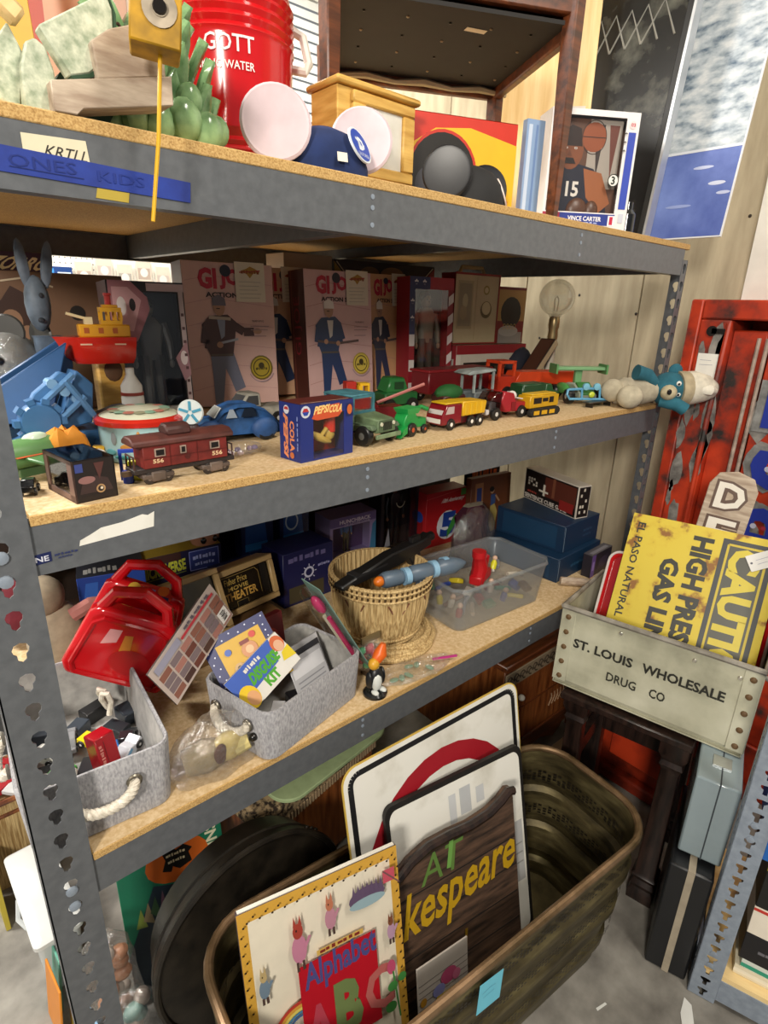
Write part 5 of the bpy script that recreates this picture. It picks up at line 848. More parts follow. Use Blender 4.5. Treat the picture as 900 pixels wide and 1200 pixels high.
# red plastic case with handles
t = thing('carry_case', 'bright red plastic carry case with arched handles, hinged open', 'case', (.175, .375, T3 + .1), -30, rx=10, ry=24); RC = 'c8141c'
def case_half(y0, y1, nm):
    out = [(-.1, 0), (.1, 0), (.112, .03), (.085, .19), (.06, .2), (-.07, .2), (-.09, .18), (-.112, .03)]
    o = obj(nm, MB().prism(out, y0, y1, 'y', RC), 'gloss', t, .012, seg=3)
    obj('recess_rim', MB().tube([(x * .82, y0 - .001, z * .8 + .018) for x, z in out + out[:1]], .006, 7, 'b81018'), 'gloss', o)
    obj('handle', MB().tube([(-.07, (y0 + y1) / 2, .19), (-.055, (y0 + y1) / 2, .235), (-.0, (y0 + y1) / 2, .255), (.05, (y0 + y1) / 2, .23), (.065, (y0 + y1) / 2, .19)], .013, 10, RC), 'gloss', o)
    return o
hf = case_half(-.062, -.022, 'front_half'); bk = case_half(.012, .05, 'back_half'); bk.rotation_euler = (R(-9), 0, 0)
obj('hinge', MB().tube([(-.09, -.005, .006), (.09, -.005, .006)], .012, 8, RC), 'gloss', t)
art(hf, 'raised_print', (-.1, -.0622, 0), (1, 0, 0), (0, 0, 1), .2, .2, [('p', [(.25, .55), (.4, .62), (.42, .8), (.3, .78)], 'e4a0a0'), ('p', [(.45, .5), (.56, .55), (.54, .76), (.46, .74)], 'd8862c'), ('e', .6, .38, .22, .18, 'b41018')])
art(bk, 'sticker', (-.1, .0115, 0), (1, 0, 0), (0, 0, 1), .2, .25, [('p', [(.3, .82), (.7, .88), (.78, .78), (.72, .68), (.32, .7)], 'c83828'), ('e', .36, .77, .07, .07, 'd8b040'), ('r', .44, .72, .58, .82, '8c9ad0'), ('r', .6, .7, .74, .78, '1c2c5c'), ('e', .66, .83, .06, .05, 'e07a2c')])
# stack support behind the case: tan box
carton('cardboard_box', 'orange tan cardboard box corner behind the left bin', 'box', (.10, .47, T3), (.12, .14, .1), 'a86c34', [('front', [('c', .3, .6, .08, '2a1c10')])], -10)
t = thing('plush_toy', 'cream and pink plush toy squeezed behind the red case', 'plush toy', (.10, .585, T3)); obj('body', MB().ell((0, 0, .1), (.07, .06, .1), 14, 10, 'b4a48c'), 'plush', t); obj('arm', MB().tube([(.03, -.04, .17), (.07, -.05, .19), (.1, -.05, .185)], .018, 8, 'b0726a'), 'plush', t); obj('head', MB().ell((-.02, 0, .22), (.05, .05, .05), 14, 10, '9a8c76'), 'plush', t)
t = thing('toy_figure', 'pink and maroon doll figure leaning at the back by the post', 'toy', (.05, .8, T3 + .03)); obj('body', MB().tube([(0, 0, 0), (.02, 0, .12), (.06, 0, .2)], [.05, .05, .03], 10, '6a1c28'), 'plush', t); obj('arm', MB().tube([(.03, -.04, .18), (.07, -.06, .2), (.1, -.06, .24)], .018, 8, 'b47a68'), 'plastic', t); obj('head', MB().ell((.08, 0, .24), (.04, .04, .05), 12, 8, 'b47a68'), 'plastic', t)
# two tan trays / theatre toys
def tray(label, x, y, z, w, hh, d, rz, rx, inner, items=None, name='toy_theater'):
    t = thing(name, label, 'toy', (x, y, z), rz, None, rx); c = 'a8875a'; f = .016
    obj('case', MB().box(0, w, .012, d, 0, .006, c).box(0, w, .012, d, hh - .006, hh, c).box(0, .006, .012, d, 0, hh, c).box(w - .006, w, .012, d, 0, hh, c).box(0, w, d - .004, d, 0, hh, c), 'plastic', t, .002)
    obj('frame', MB().box(0, w, 0, .012, 0, f, 'b89a68').box(0, w, 0, .012, hh - f, hh, 'b89a68').box(0, f, 0, .012, f, hh - f, 'b89a68').box(w - f, w, 0, .012, f, hh - f, 'b89a68'), 'plastic', t, .002)
    sc_ = obj('screen', MB().box(f, w - f, .014, .016, f, hh - f, inner), 'gloss', t)
    if items: art(sc_, 'lettering', (f, .014, f), (1, 0, 0), (0, 0, 1), w - 2 * f, hh - 2 * f, items)
    return t
tray('tan plastic tray with a plain dark screen behind the red case', .29, .36, T3 + .075, .185, .175, .08, 8, -24, '2e2a24', [('e', .22, .3, .06, .05, '8a8884'), ('c', .8, .3, .01, '9a9a98')])
tray('tan plastic toy theater with gold lettering on its dark screen', .46, .43, T3 + .085, .2, .13, .07, 10, -16, '1c1712', [('t', 'Fisher Price', .12, .68, .56, .86, 'b89a4c', {'b': .01}), ('t', 'MOVIE', .16, .5, .56, .62, 'b89a4c', {'b': .02}), ('t', 'THEATER', .08, .22, .72, .46, 'c89a48', {'b': .03}), ('l', [(.03, .08), (.03, .92), (.74, .92), (.8, .8), (.8, .15)], .0015, '9a8040'), ('p', [(.28, .02), (.5, .02), (.5, .16), (.28, .16)], '0c0a08'), ('l', [(.28, .02), (.28, .16), (.5, .16), (.5, .02)], .0012, '9a8040'), ('r', .84, .1, .98, .95, '0e0c0a')])
carton('cardboard_riser', 'brown carton under the two tan theater trays', 'box', (.27, .375, T3), (.36, .12, .07), '7a5c3a', [], 6)
# back row of the lower shelf
carton('toy_box', 'blue space print toy box with yellow lettering, behind the red case', 'box', (.165, .62, T3 + .06), (.16, .14, .165), '1c3c8c', [('front', [('t', 'TOY', .3, .02, .95, .2, 'd8b428', {'b': .05}), ('t', '~', .3, .26, .95, .32, '9cb4e0'), ('p', [(0, .3), (.12, .9), (.3, .9), (.2, .2)], '2c5cb0')] + [('c', .3 + .13 * (k % 5), .45 + .11 * (k % 4), .012, 'a8c4f0') for k in range(11)]), ('left', [('p', [(.1, 0), (.9, 0), (.95, .6), (.55, .95), (.2, .7)], 'b8a05c'), ('e', .5, .4, .3, .25, 'c87a3c'), ('e', .6, .55, .2, .16, 'd8c48a'), ('l', [(0, .1), (.2, .9), (.9, .98)], .004, '8cbcf0')]), ('top', [('r', 0, 0, 1, 1, '24262e'), ('t', '~', .1, .1, .6, .4, '9a9a98')])], -14)
carton('cardboard_riser', 'dark carton under the blue space toy box', 'box', (.15, .66, T3), (.2, .2, .0595), '3c2c24', [], 0)
carton('toy_box', 'dark navy box with yellow green lettering on the front', 'box', (.325, .66, T3 + .12), (.24, .12, .095), '1a1838', [('front', [('t', 'MICROVERSE', .03, .3, .55, .68, 'b4b83c', {'b': .04, 'rise': .1}), ('l', [(.03, .26), (.55, .34)], .003, '7c8438'), ('r', .6, .3, .96, .92, '2c3878'), ('l', [(.6, .3), (.96, .3), (.96, .92), (.6, .92), (.6, .3)], .002, '8c98d8'), ('t', '~', .64, .62, .92, .78, 'a8b4e8'), ('t', '~', .66, .42, .9, .54, 'a8b4e8'), ('r', .0, .75, .5, 1, '3c2420')]), ('top', [('r', 0, 0, 1, 1, '8a7428')])], -4)
carton('cardboard_riser', 'black carton under the navy box with yellow green lettering', 'box', (.33, .68, T3), (.155, .16, .1195), '17151a', [], 0)
carton('toy_box', 'mustard yellow box with dark blotches at the back', 'box', (.37, .74, T3 + .216), (.2, .12, .05), '8a7228', [('front', [('e', .3, .5, .06, .2, '3c2c14'), ('e', .7, .55, .05, .2, '3c2c14')])], -3)
t = thing('bobble_figure', 'big eyed bobble figure in a window box behind the theater', 'figurine', (.53, .68, T3 + .12)); obj('head', MB().ell((0, 0, .12), (.045, .04, .045), 14, 10, 'a8765c'), 'plastic', t); obj('hair', MB().ell((0, .012, .135), (.048, .038, .038), 14, 8, '6a2418'), 'matte', t); obj('body', MB().lathe([(.03, 0), (.034, .04), (.02, .085)], 14, col='8c2424'), 'plastic', t)
for s in (-1, 1): obj('eye', MB().ell((s * .018, -.038, .115), (.009, .005, .01), 10, 6, '17120f'), 'gloss', t)
carton('cardboard_riser', 'navy carton under the bobble figure and blue packs', 'box', (.49, .62, T3), (.42, .2, .1195), '141a3c', [], 0)
carton('name_card', 'pale blue topped card in front of the bobble figure', 'card', (.5, .585, T3 + .03), (.145, .02, .14), '1a2450', [('front', [('r', 0, .72, 1, 1, 'b8c8cc'), ('t', 'PERCY', .4, .82, .72, .93, '2a3c6c', {'b': .03}), ('t', '~', .36, .75, .78, .79, '5a6a88'), ('r', .08, .76, .22, .95, '8cb0b4')])], 4)
for k, (x, lb) in enumerate(((.66, 'bright blue carded pack with a slanted blue block'), (.80, 'blue carded pack with a white ring emblem'))):
    t = carton('blister_pack', lb, 'toy', (x, .7, T3 + .12), (.115, .05, .2), '142050', [('front', [('p', [(.1, .1), (.8, .1), (.72, .75), (.15, .75)], '1c4c94'), ('p', [(.1, .08), (.8, .08), (.8, .2), (.1, .2)], '2c7cc4')] + ([('o', .4, .42, .22, .16, .2, 'b4c4d8')] if k else []))], 0)
    obj('blister', MB().box(.015, .1, -.02, 0, .02, .15), 'clear_plastic', t)
carton('toy_box', 'dark blue box with a white sun emblem beside the basket', 'box', (.70, .52, T3), (.19, .12, .18), '1a1c4c', [('front', [('c', .5, .55, .1, 'c4c4d8'), ('c', .5, .55, .065, '1a1c4c'), ('t', '~', .1, .8, .85, .92, '6a6494', {'b': .03}), ('r', .1, .05, .8, .35, '4c4430')] + [('l', [(.5 + .11 * math.cos(k * .785), .55 + .116 * math.sin(k * .785)), (.5 + .15 * math.cos(k * .785), .55 + .158 * math.sin(k * .785))], .003, 'c4c4d8') for k in range(8)] + [('t', '~', .68, .6, .92, .66, '9a9ac8')])], 2)
def lil(t): doll(t, .1, .05, .01, .14, 'b08464', 'a8501c', '4a6a9c', '5a5444')
carton('toy_box', 'lavender window box with an orange haired figure inside', 'box', (.975, .66, T3 + .025), (.2, .1, .165), '9c8cbc', [('front', [('r', 0, .8, 1, 1, '6c5c94'), ('t', 'HUNCHBACK', .2, .84, .88, .93, 'e4dcec', {'b': .03}), ('t', 'OF NOTRE DAME', .3, .78, .86, .83, 'd4c8e0'), ('p', [(.86, .1), (1, .1), (1, .78), (.92, .7)], '3c78a0')]), ('top', [('r', 0, 0, 1, 1, '84749c')])], -3, window=(.06, .06, .86, .77), inner='5c4470', fill=lil)
carton('cardboard_riser', 'dark carton under the lavender window box', 'box', (.97, .68, T3), (.22, .12, .0245), '241c1c', [], 0)
def vamp(t): doll(t, .09, .04, .005, .26, '6a4430', '17120f', '17151a', '17151a')
carton('figure_box', 'dark window box with a black dressed doll wearing a necklace', 'box', (1.20, .65, T3), (.18, .08, .3), '1c1820', [('front', [('o', .5, .68, .12, .09, .14, 'c8c0a8', 190, 350), ('r', .0, .95, 1, 1, '2a2430'), ('p', [(.1, .1), (.25, .1), (.2, .35)], '8c8c94')])], -4, window=(.08, .05, .92, .94), inner='2c2226', fill=vamp)
carton('toy_box', 'red box with a big blue and white number 5', 'box', (1.375, .59, T3), (.21, .08, .225), 'b41c22', [('front', [('t', '10th Anniversary', .34, .76, .9, .86, 'f0e4e0', {'b': .03, 'sl': .15}), ('e', .55, .36, .27, .27, 'e0e4ec'), ('t', '5', .36, .14, .74, .6, '24449c', {'b': .06, 'sl': .1}), ('p', [(.55, .1), (.72, .3), (.85, .55), (.7, .5), (.55, .25)], '3c8c3c'), ('r', .85, .86, .98, .98, '5c9c4c'), ('l', [(0, .9), (.8, .97)], .003, 'c84c48')]), ('left', [('r', .2, .1, .8, .6, '8c1418'), ('e', .5, .55, .3, .1, '24449c')]), ('top', [('r', 0, 0, 1, 1, '8c161a')])], -4)
carton('story_book', 'brown storybook with a girl in a blue and yellow dress', 'book', (1.535, .5, T3), (.215, .03, .275), '6a3c24', [('front', [('r', .1, .5, .3, .92, '9a6a44'), ('r', .14, .55, .26, .85, '2c3c78'), ('p', [(.4, .12), (.62, .15), (.68, .45), (.6, .58), (.5, .56)], 'b4a05c'), ('p', [(.5, .55), (.62, .58), (.62, .72), (.5, .72)], '3c5488'), ('e', .53, .78, .05, .05, 'b08868'), ('e', .52, .8, .06, .04, '1c1614'), ('l', [(.62, .7), (.72, .6)], .008, 'b08868'), ('e', .25, .1, .15, .08, '9a8a78'), ('e', .45, .06, .12, .06, '8a7060'), ('r', .92, 0, 1, 1, '54301c')])], -6, -3)
carton('picture_book', 'black book with orange title at the back right', 'book', (1.63, .6, T3), (.17, .03, .31), '17141a', [('front', [('t', '~', .1, .74, .9, .88, 'c8642c', {'b': .04}), ('t', '~', .3, .6, .8, .7, 'c8a03c'), ('t', '~', .3, .48, .8, .56, 'c8a03c'), ('r', .1, .92, .9, .96, '5a5a60')])], -8, -2)
# blue boxes and sentence cube game
carton('game_box', 'flat navy blue game box at the bottom of the right stack', 'game', (1.535, .10, T3), (.29, .32, .088), '12304c', [('front', [('l', [(.02, .05), (.02, .95)], .003, '7c94a8'), ('t', '~', .3, .4, .6, .55, '2c5474')]), ('left', [('r', .1, .1, .9, .9, '173a58')])], 2)
carton('game_box', 'flat navy blue game box second in the right stack', 'game', (1.59, .125, T3 + .0885), (.235, .29, .1), '132e4a', [('front', [('l', [(.02, .05), (.02, .95)], .003, '7c94a8'), ('t', '~', .55, .5, .8, .62, '2c4c6c'), ('t', '~', .55, .32, .78, .42, '2c4c6c')]), ('left', [('r', .1, .1, .9, .9, '173a58')]), ('top', [('r', .1, .1, .9, .9, '15324e')])], 1)
t = carton('game_box', 'black and brown box with white dice print on top of the navy boxes', 'game', (1.755, .425, T3 + .189), (.285, .06, .122), 'c8c0b4', [('front', [('r', .015, .03, .985, .97, '1c1512'), ('r', .4, .3, .97, .92, '5c2c20'), ('t', 'SENTENCE CUBE GAME', .03, .06, .84, .2, 'd8cfc4', {'b': .03}), ('t', '~', .08, .24, .26, .33, '9a3c30'), ('r', .3, .4, .48, .46, 'd8d0c0'), ('r', .38, .3, .42, .66, 'd8d0c0'), ('r', .55, .35, .6, .95, '7c4a34'), ('r', .7, .1, .95, .4, '8c2420')] + [('r', .08 + .05 * (k % 4), .5 + .09 * (k % 3), .115 + .05 * (k % 4), .57 + .09 * (k % 3), 'c8c0b0') for k in range(9)]), ('right', [('r', .06, .04, .94, .96, '191412')] + [('r', .2 + .2 * (k % 3), .15 + .17 * (k % 5), .34 + .2 * (k % 3), .24 + .17 * (k % 5), 'c8c0b0') for k in range(7)]), ('left', [('r', .06, .04, .94, .96, '191412')] + [('r', .2 + .2 * (k % 3), .15 + .17 * (k % 5), .34 + .2 * (k % 3), .24 + .17 * (k % 5), 'c8c0b0') for k in range(7)])], -104)
carton('toy_pack', 'small purple and black box standing right of the navy boxes', 'box', (1.665, .048, T3), (.15, .035, .085), '24202a', [('front', [('r', 0, 0, .18, 1, '5c4488'), ('r', .05, .3, .14, .7, '8a74b4'), ('p', [(.3, .2), (.9, .3), (.85, .8), (.35, .7)], '2f2838'), ('e', .6, .5, .2, .25, '3c3448')]), ('top', [('r', 0, 0, 1, 1, '4c4a50'), ('r', .1, .2, .9, .6, '7a7880')])], 3)
t = thing('wooden_baton', 'short grey wooden baton leaning off the shelf edge', 'stick', (1.58, .035, T3 + .003), -20); obj('baton', MB().tube([(-.06, .03, .014), (.06, -.03, .014)], .014, 10), 'wood_weathered', t)
t = thing('plastic_bag', 'dark maroon see through plastic bag slumped before the navy boxes', 'bag', (1.42, .40, T3)); bm_ = MB(); bm_.rings([[(q * .1 * math.cos(a) * (1 + .12 * math.sin(5 * a + z * 30)), q * .04 * math.sin(a) * (1 + .2 * math.sin(4 * a)), z) for a in (2 * math.pi * j / 22 for j in range(22))] for q, z in ((.8, 0), (1.0, .04), (.95, .1), (.8, .16), (.85, .2), (.5, .23))], '3a1c28'); obj('bag', bm_, 'gloss', t); obj('film', MB().ell((0, -.01, .12), (.11, .05, .11), 16, 10), 'crumpled_film', t)
# wicker basket on a coil of cane
t = thing('cane_coil', 'coiled flat cane ring lying under the wicker basket', 'basket lid', (.84, .205, T3)); t.scale = (1.12, 1.1, 1)
for k in range(4): obj('ring', MB().tube(ring_path((.012 * (k % 2), 0, .01 + .007 * k), .118 - .006 * k, 32), .0085, 8), 'wicker', t)
obj('lid_disc', MB().lathe([(.1, .0), (.1, .024), (.0, .026)], 28), 'wicker', t)
t = thing('wicker_basket', 'round tan wicker basket with dotted rims holding toy guns', 'basket', (.825, .215, T3 + .037)); t.scale = (1.12, 1.12, 1.04)
prof = [(.085, 0), (.092, .004), (.108, .04), (.118, .09), (.122, .14), (.124, .175)]
bk = MB()
ns = 110; rs = []
def ring_r(r_, z): return [((r_ + (.0016 if j % 2 else -.0012)) * math.cos(2 * math.pi * j / ns), (r_ + (.0016 if j % 2 else -.0012)) * math.sin(2 * math.pi * j / ns), z) for j in range(ns)]
bk.rings([ring_r(r_, z) for r_, z in prof] + [ring_r(r_ - .007, z) for r_, z in prof[::-1]]); obj('reed_wall', bk, 'wicker', t)
for z, r_ in ((.172, .124), (.158, .124), (.142, .1235), (.004, .093), (.018, .099)): obj('rim', MB().tube(ring_path((0, 0, z), r_, 40), .0045, 7), 'wicker', t)
bd = MB()
for q, (z, r_) in enumerate(((.165, .1265), (.15, .1265))):
    for j in range(60): a = 2 * math.pi * j / 60; bd.box(-.0022, .0022, -.0008, .0012, -.0035, .0035, '4a3418', Matrix.Translation((r_ * math.cos(a), r_ * math.sin(a), z)) @ Matrix.Rotation(a + math.pi / 2, 4, 'Z'))
obj('rim_dots', bd, 'print', t)['kind'] = 'stuff'
for a0 in (150, 200, 250, 300, 350):
    for s in (-1, 1): obj('cross_cane', MB().tube([((.099 + .02 * k / 6) * 1.03 * math.cos(R(a0 + s * (12 - 4 * k))), (.099 + .02 * k / 6) * 1.03 * math.sin(R(a0 + s * (12 - 4 * k))), .03 + .017 * k) for k in range(7)], .0022, 5, '7a4c34'), 'matte', t)
t = thing('toy_gun', 'long black plastic toy gun lying across the wicker basket', 'toy gun', (.83, .215, T3 + .232), 8); obj('barrel', MB().prism([(-.17, -.02), (-.17, -.005), (.02, .025), (.16, .025), (.2, .035), (.2, .0), (.14, -.01), (.06, -.02)], -.018, .018, 'y', '1b1b1c'), 'plastic', t, .004); obj('grip', MB().prism([(.1, -.01), (.15, -.005), (.17, -.05), (.13, -.055)], -.014, .014, 'y', '202022'), 'plastic', t, .003); obj('rib', MB().box(-.12, .0, -.019, .019, .0, .006, '2a2a2c'), 'plastic', t); obj('muzzle', MB().lathe([(.014, 0), (.014, .02)], 14, col='151516'), 'plastic', t, loc=(.2, 0, .018), rot=(0, R(90), 0)); obj('sight', MB().box(.12, .16, -.006, .006, .025, .04, '202022'), 'plastic', t)
t = thing('toy_blaster', 'blue grey plastic toy ray gun on the basket rim', 'toy gun', (.885, .12, T3 + .225), -8)
obj('body', MB().lathe([(.018, -.12), (.022, -.11), (.022, -.07), (.016, -.06), (.016, -.04), (.023, -.03), (.023, .02), (.017, .03), (.017, .05), (.024, .06), (.024, .1), (.014, .13), (.004, .145)], 18, col='5c6c7c'), 'plastic', t, rot=(0, R(90), R(-4)))
for z, r_ in ((-.05, .0235), (.04, .024), (.08, .0255)): obj('blue_band', MB().lathe([(r_, -.008), (r_, .008)], 18, col='8cb4d0'), 'plastic', t, loc=(z, 0, 0), rot=(0, R(90), R(-4)))
obj('orange_tip', MB().ell((-.128, .008, .0), (.016, .014, .014), 10, 8, 'd8701c'), 'plastic', t); obj('grip', MB().box(-.01, .03, -.012, .012, -.05, -.015, '4c5c6c'), 'plastic', t, .003)
# clear plastic tub
t = thing('plastic_tub', 'clear plastic tub of small toys beside the wicker basket', 'tub', (1.21, .185, T3), -4); hx, hy, hh = .205, .125, .14
obj('tub', MB().rr([(hx * .88, hy * .85, .03, .0), (hx * .9, hy * .88, .03, .003), (hx * .97, hy * .96, .03, hh - .02), (hx * .975, hy * .965, .03, hh - .018), (hx * .985, hy * .975, .03, hh), (hx * .975, hy * .965, .028, hh), (hx * .96, hy * .95, .028, hh - .02), (hx * .88, hy * .86, .026, .006)], 5), 'tub_plastic', t)
obj('rim', MB().tube([(sx * (hx - .0) * a, sy * hy * b, hh) for sx, sy, a, b in ((1, 1, .85, 1), (-1, 1, .85, 1), (-1, 1, 1, .78), (-1, -1, 1, .78), (-1, -1, .85, 1), (1, -1, .85, 1), (1, -1, 1, .78), (1, 1, 1, .78), (1, 1, .85, 1))], .006, 8), 'tub_plastic', t)
def at_tub(x, y): a = R(-4); return 1.21 + x * math.cos(a) - y * math.sin(a), .185 + x * math.sin(a) + y * math.cos(a)
p = at_tub(.01, .0); t = thing('toy_robot', 'bright red plastic toy robot arm standing in the clear tub', 'toy', (p[0], p[1], T3 + .075), 20); RR = 'b8141c'
obj('arm', MB().tube([(-.03, 0, .0), (-.01, 0, .05), (-.03, 0, .1)], [.022, .026, .018], 10, RR).tube([(.01, .01, .0), (.035, .01, .05), (.045, .0, .075)], [.02, .022, .012], 10, RR), 'plastic', t); obj('joint', MB().lathe([(.022, 0), (.022, .02)], 14, (-.03, 0, .092), RR), 'plastic', t); obj('block', MB().box(-.05, .05, -.02, .02, .0, .03, RR), 'plastic', t, .004)
base = [('8c2a2e', 0), ('b8a898', 0), ('2c7c64', 0), ('2c4490', 0), ('c8b428', 0), ('6a4a3c', 0), ('d0c8bc', 0), ('8c8c90', 0)]
nmz = ('maroon', 'tan', 'green', 'blue', 'yellow', 'brown', 'cream', 'grey')
for k in range(26):
    x = -.145 + .058 * (k % 6) + rnd.uniform(-.008, .008); y = -.075 + .045 * ((k // 6) % 4) + rnd.uniform(-.006, .006); z = .02 + (.03 if k > 17 else 0) + rnd.uniform(0, .02)
    if k > 23: x, y, z = (.09, .02, .085) if k == 24 else (.13, -.04, .08), None, None
    if k > 23: x, y, z = x
    c = base[k % 8][0]; p = at_tub(x, y); lab = 'small %s toy piece lying inside the clear tub' % nmz[k % 8]
    if k == 24: c = 'd8d024'; lab = 'yellow toy block on top of the clear tub pile'
    if k == 25: c = 'c8c0b0'; lab = 'cream flat toy board leaning in the clear tub'
    t = thing('toy_piece', lab, 'toy', (p[0], p[1], T3 + z), rnd.uniform(0, 180), 'toys in the clear tub', rnd.uniform(-25, 25), rnd.uniform(-25, 25))
    if k % 3 == 0: obj('peg_figure', MB().lathe([(.009, 0), (.011, .02), (.006, .03)], 10, col=c).ell((0, 0, .037), .009, 8, 6, 'd8b49c'), 'plastic', t)
    elif k % 3 == 1: obj('bar', MB().tube([(-.035, 0, 0), (0, .003, .004), (.035, 0, 0)], .007, 8, c), 'plastic', t)
    else: obj('block', MB().box(-.02, .02, -.014, .014, 0, .016, c), 'plastic', t, .002)
# things in and around the second bin
def collage():
    it = [('r', 0, 0, 1, 1, 'c0b0a8')]
    rr2 = random.Random(3)
    for i in range(6):
        for j in range(4): it.append(('r', .04 + .16 * i, .06 + .17 * j, .18 + .16 * i, .21 + .17 * j, ('6a3c34', '8a5a4c', '4c3430', 'a8746a', '7c6c70')[rr2.randrange(5)]))
    return it + [('r', .05, .78, .4, .95, '9a98ac'), ('r', .42, .8, .95, .86, 'b83440'), ('t', '~', .5, .88, .9, .96, '5a5460'), ('r', .84, .1, .97, .4, 'e4e0dc'), ('t', '~', .86, .14, .95, .36, '33302f', {'rot': 90})]
t = thing('photo_card', 'flat cardboard panel covered with small reddish photographs leaning between bins', 'card', (.212, .125, T3 + .125), 30)
a_ = Vector((0, -.0002, 0)); u_ = Vector((.175, 0, .08)); v_ = Vector((-.012, .005, .075)).normalized(); un = u_.normalized(); v_ = (Vector((-.013, .028, .12)) - un * Vector((-.013, .028, .12)).dot(un)).normalized()
card = obj('card', MB().hexa([tuple(a_ + un * x + v_ * 0 + un.cross(v_) * d) for x, d in ((0, 0), (.23, 0), (.23, -.004), (0, -.004))], [tuple(a_ + un * x + v_ * .105 + un.cross(v_) * d) for x, d in ((0, 0), (.19, 0), (.19, -.004), (0, -.004))], '4a3c3a'), 'print', t)
art(card, 'photographs', a_, un, v_, .23, .105, collage())
carton('toy_box', 'yellow cartoon party box with blue white dotted border tilted in the bin', 'box', (.325, .12, T3 + .05), (.15, .03, .15), 'd0a420', [('front', [('r', 0, .0, .17, 1, '1c2460'), ('r', .86, .5, 1, 1, '1c2460'), ('r', 0, .86, 1, 1, '1c2460')] + [('c', (.04 + .13 * (k % 8)), .9 + .05 * (k % 2), .012, 'd8dcf0') for k in range(8)] + [('c', .05 + .06 * (k % 2), .1 + .09 * k, .012, 'd8dcf0') for k in range(9)] + [('c', .92, .55 + .09 * k, .012, 'd8dcf0') for k in range(4)] + [('c', .6, .6, .12, 'c88a5c'), ('c', .6, .6, .06, 'd8b48a'), ('c', .36, .42, .08, 'c8a46c'), ('c', .36, .42, .04, '2c2a2c'), ('c', .72, .78, .05, 'c8382c'), ('r', .5, .7, .64, .76, '7a2418'), ('c', .3, .7, .05, '3c5cb0'), ('c', .8, .38, .06, '8a9cd0')]), ('left', [('r', 0, 0, 1, 1, '1c2460')])], -16, -34, -22)
carton('costume_kit', 'white and yellow costume kit card with slanted green lettering in the bin', 'kit', (.345, .065, T3 + .07), (.15, .012, .085), 'd8d4cc', [('front', [('p', [(0, .3), (.75, .4), (.85, 1), (0, 1)], '3c5cb0'), ('r', .24, 0, .8, .32, 'd8d4cc'), ('t', 'DISGUISE', .26, .42, .8, .74, '4c9c28', {'b': .06, 'sl': .1}), ('t', 'KIT', .42, .1, .66, .38, '4c9c28', {'b': .06}), ('e', .13, .3, .14, .32, 'e0bc24'), ('e', .16, .22, .09, .2, 'd8a070'), ('e', .9, .75, .1, .22, 'c86438'), ('e', .9, .68, .07, .16, 'd8a888'), ('p', [(.8, .3), (1, .2), (1, .55), (.86, .5)], 'd8c024'), ('t', '~', .3, .78, .6, .92, 'd8d4cc')])], 4, -34, -30)
carton('picture_box', 'dark red picture box standing behind the costume kit', 'box', (.40, .19, T3 + .012), (.13, .02, .17), '5c1418', [('front', [('e', .5, .7, .35, .15, '8c2a20'), ('e', .4, .5, .2, .1, 'b08a4c')])], 10, -8)
for k in range(4):
    t = carton('magazine', ('silver grey glossy folded paper at the front of the second bin', 'charcoal glossy paper second from the front of the bin', 'pale grey glossy paper with a dark top stripe in the bin', 'dark glossy paper at the back of the second bin')[k], 'paper', (.47 + .008 * k, .06 + .016 * k, T3 + .022), (.11, .003, .115 + .004 * (k % 3)), ('b4b4b8', '3a3a40', 'c8c8cc')[k % 3], [('front', [('r', .05, .6, .95, .9, '26262a' if k % 2 else 'd4d4d8'), ('l', [(.1, .5), (.9, .5)], .003, '8a8a90'), ('l', [(.1, .4), (.9, .4)], .003, '8a8a90')])], 14, -26, group='papers in the second bin')
for k in range(5):
    t = thing('toy_block', 'black and white checked toy block in the second bin', 'toy', (.36 + .05 * k, .06 + .012 * k, T3 + .012), 20 + 30 * k, 'checked blocks in the second bin'); obj('block', MB().box(-.02, .02, -.015, .015, 0, .045, ('16161a', 'd0d0d4')[k % 2]), 'plastic', t, .002)
# clear blister strip with pink pencils leaning on the bin corner
t = thing('blister_strip', 'long clear plastic strip pack with pink and green pencils leaning on the bin', 'pack', (.66, .085, T3 + .06), 0, rx=0, ry=-30); obj('backing_card', MB().box(-.002, .0, -.035, .035, 0, .3, '6a8a80'), 'print', t); obj('blister', MB().rr([(.012, .03, .008, .01), (.014, .032, .01, .03), (.014, .032, .01, .27), (.01, .028, .008, .285)], 3, (-.016, 0)), 'clear_plastic', t)
obj('pink_pencil', MB().tube([(-.012, -.012, .03), (-.012, -.012, .2)], .006, 8, 'b82c5c'), 'gloss', t); obj('pink_top', MB().ell((-.012, .0, .24), (.012, .018, .028), 12, 8, 'c03468'), 'gloss', t); obj('cream_pencil', MB().tube([(-.012, .014, .03), (-.012, .014, .19)], .005, 8, 'd8d0b8'), 'gloss', t)
t = thing('sweet_bag', 'small clear bag of red and green plastic bits before the basket', 'bag', (.70, .105, T3 + .035)); obj('film', MB().ell((0, 0, .02), (.05, .03, .045), 16, 10), 'crumpled_film', t); obj('header', MB().box(-.03, .03, -.003, .003, .058, .075, '6a5a3c'), 'print', t)
for k in range(8): obj('piece', MB().ell((0, 0, 0), (.013, .009, .011), 9, 6, 'b02c44' if k % 3 else '2c9c64'), 'gloss', t, loc=(rnd.uniform(-.03, .03), rnd.uniform(-.012, .012), rnd.uniform(-.012, .04)))
obj('rest', MB().box(-.02, .02, -.012, .012, -.0355, -.02, '4a3a2c'), 'print', t)
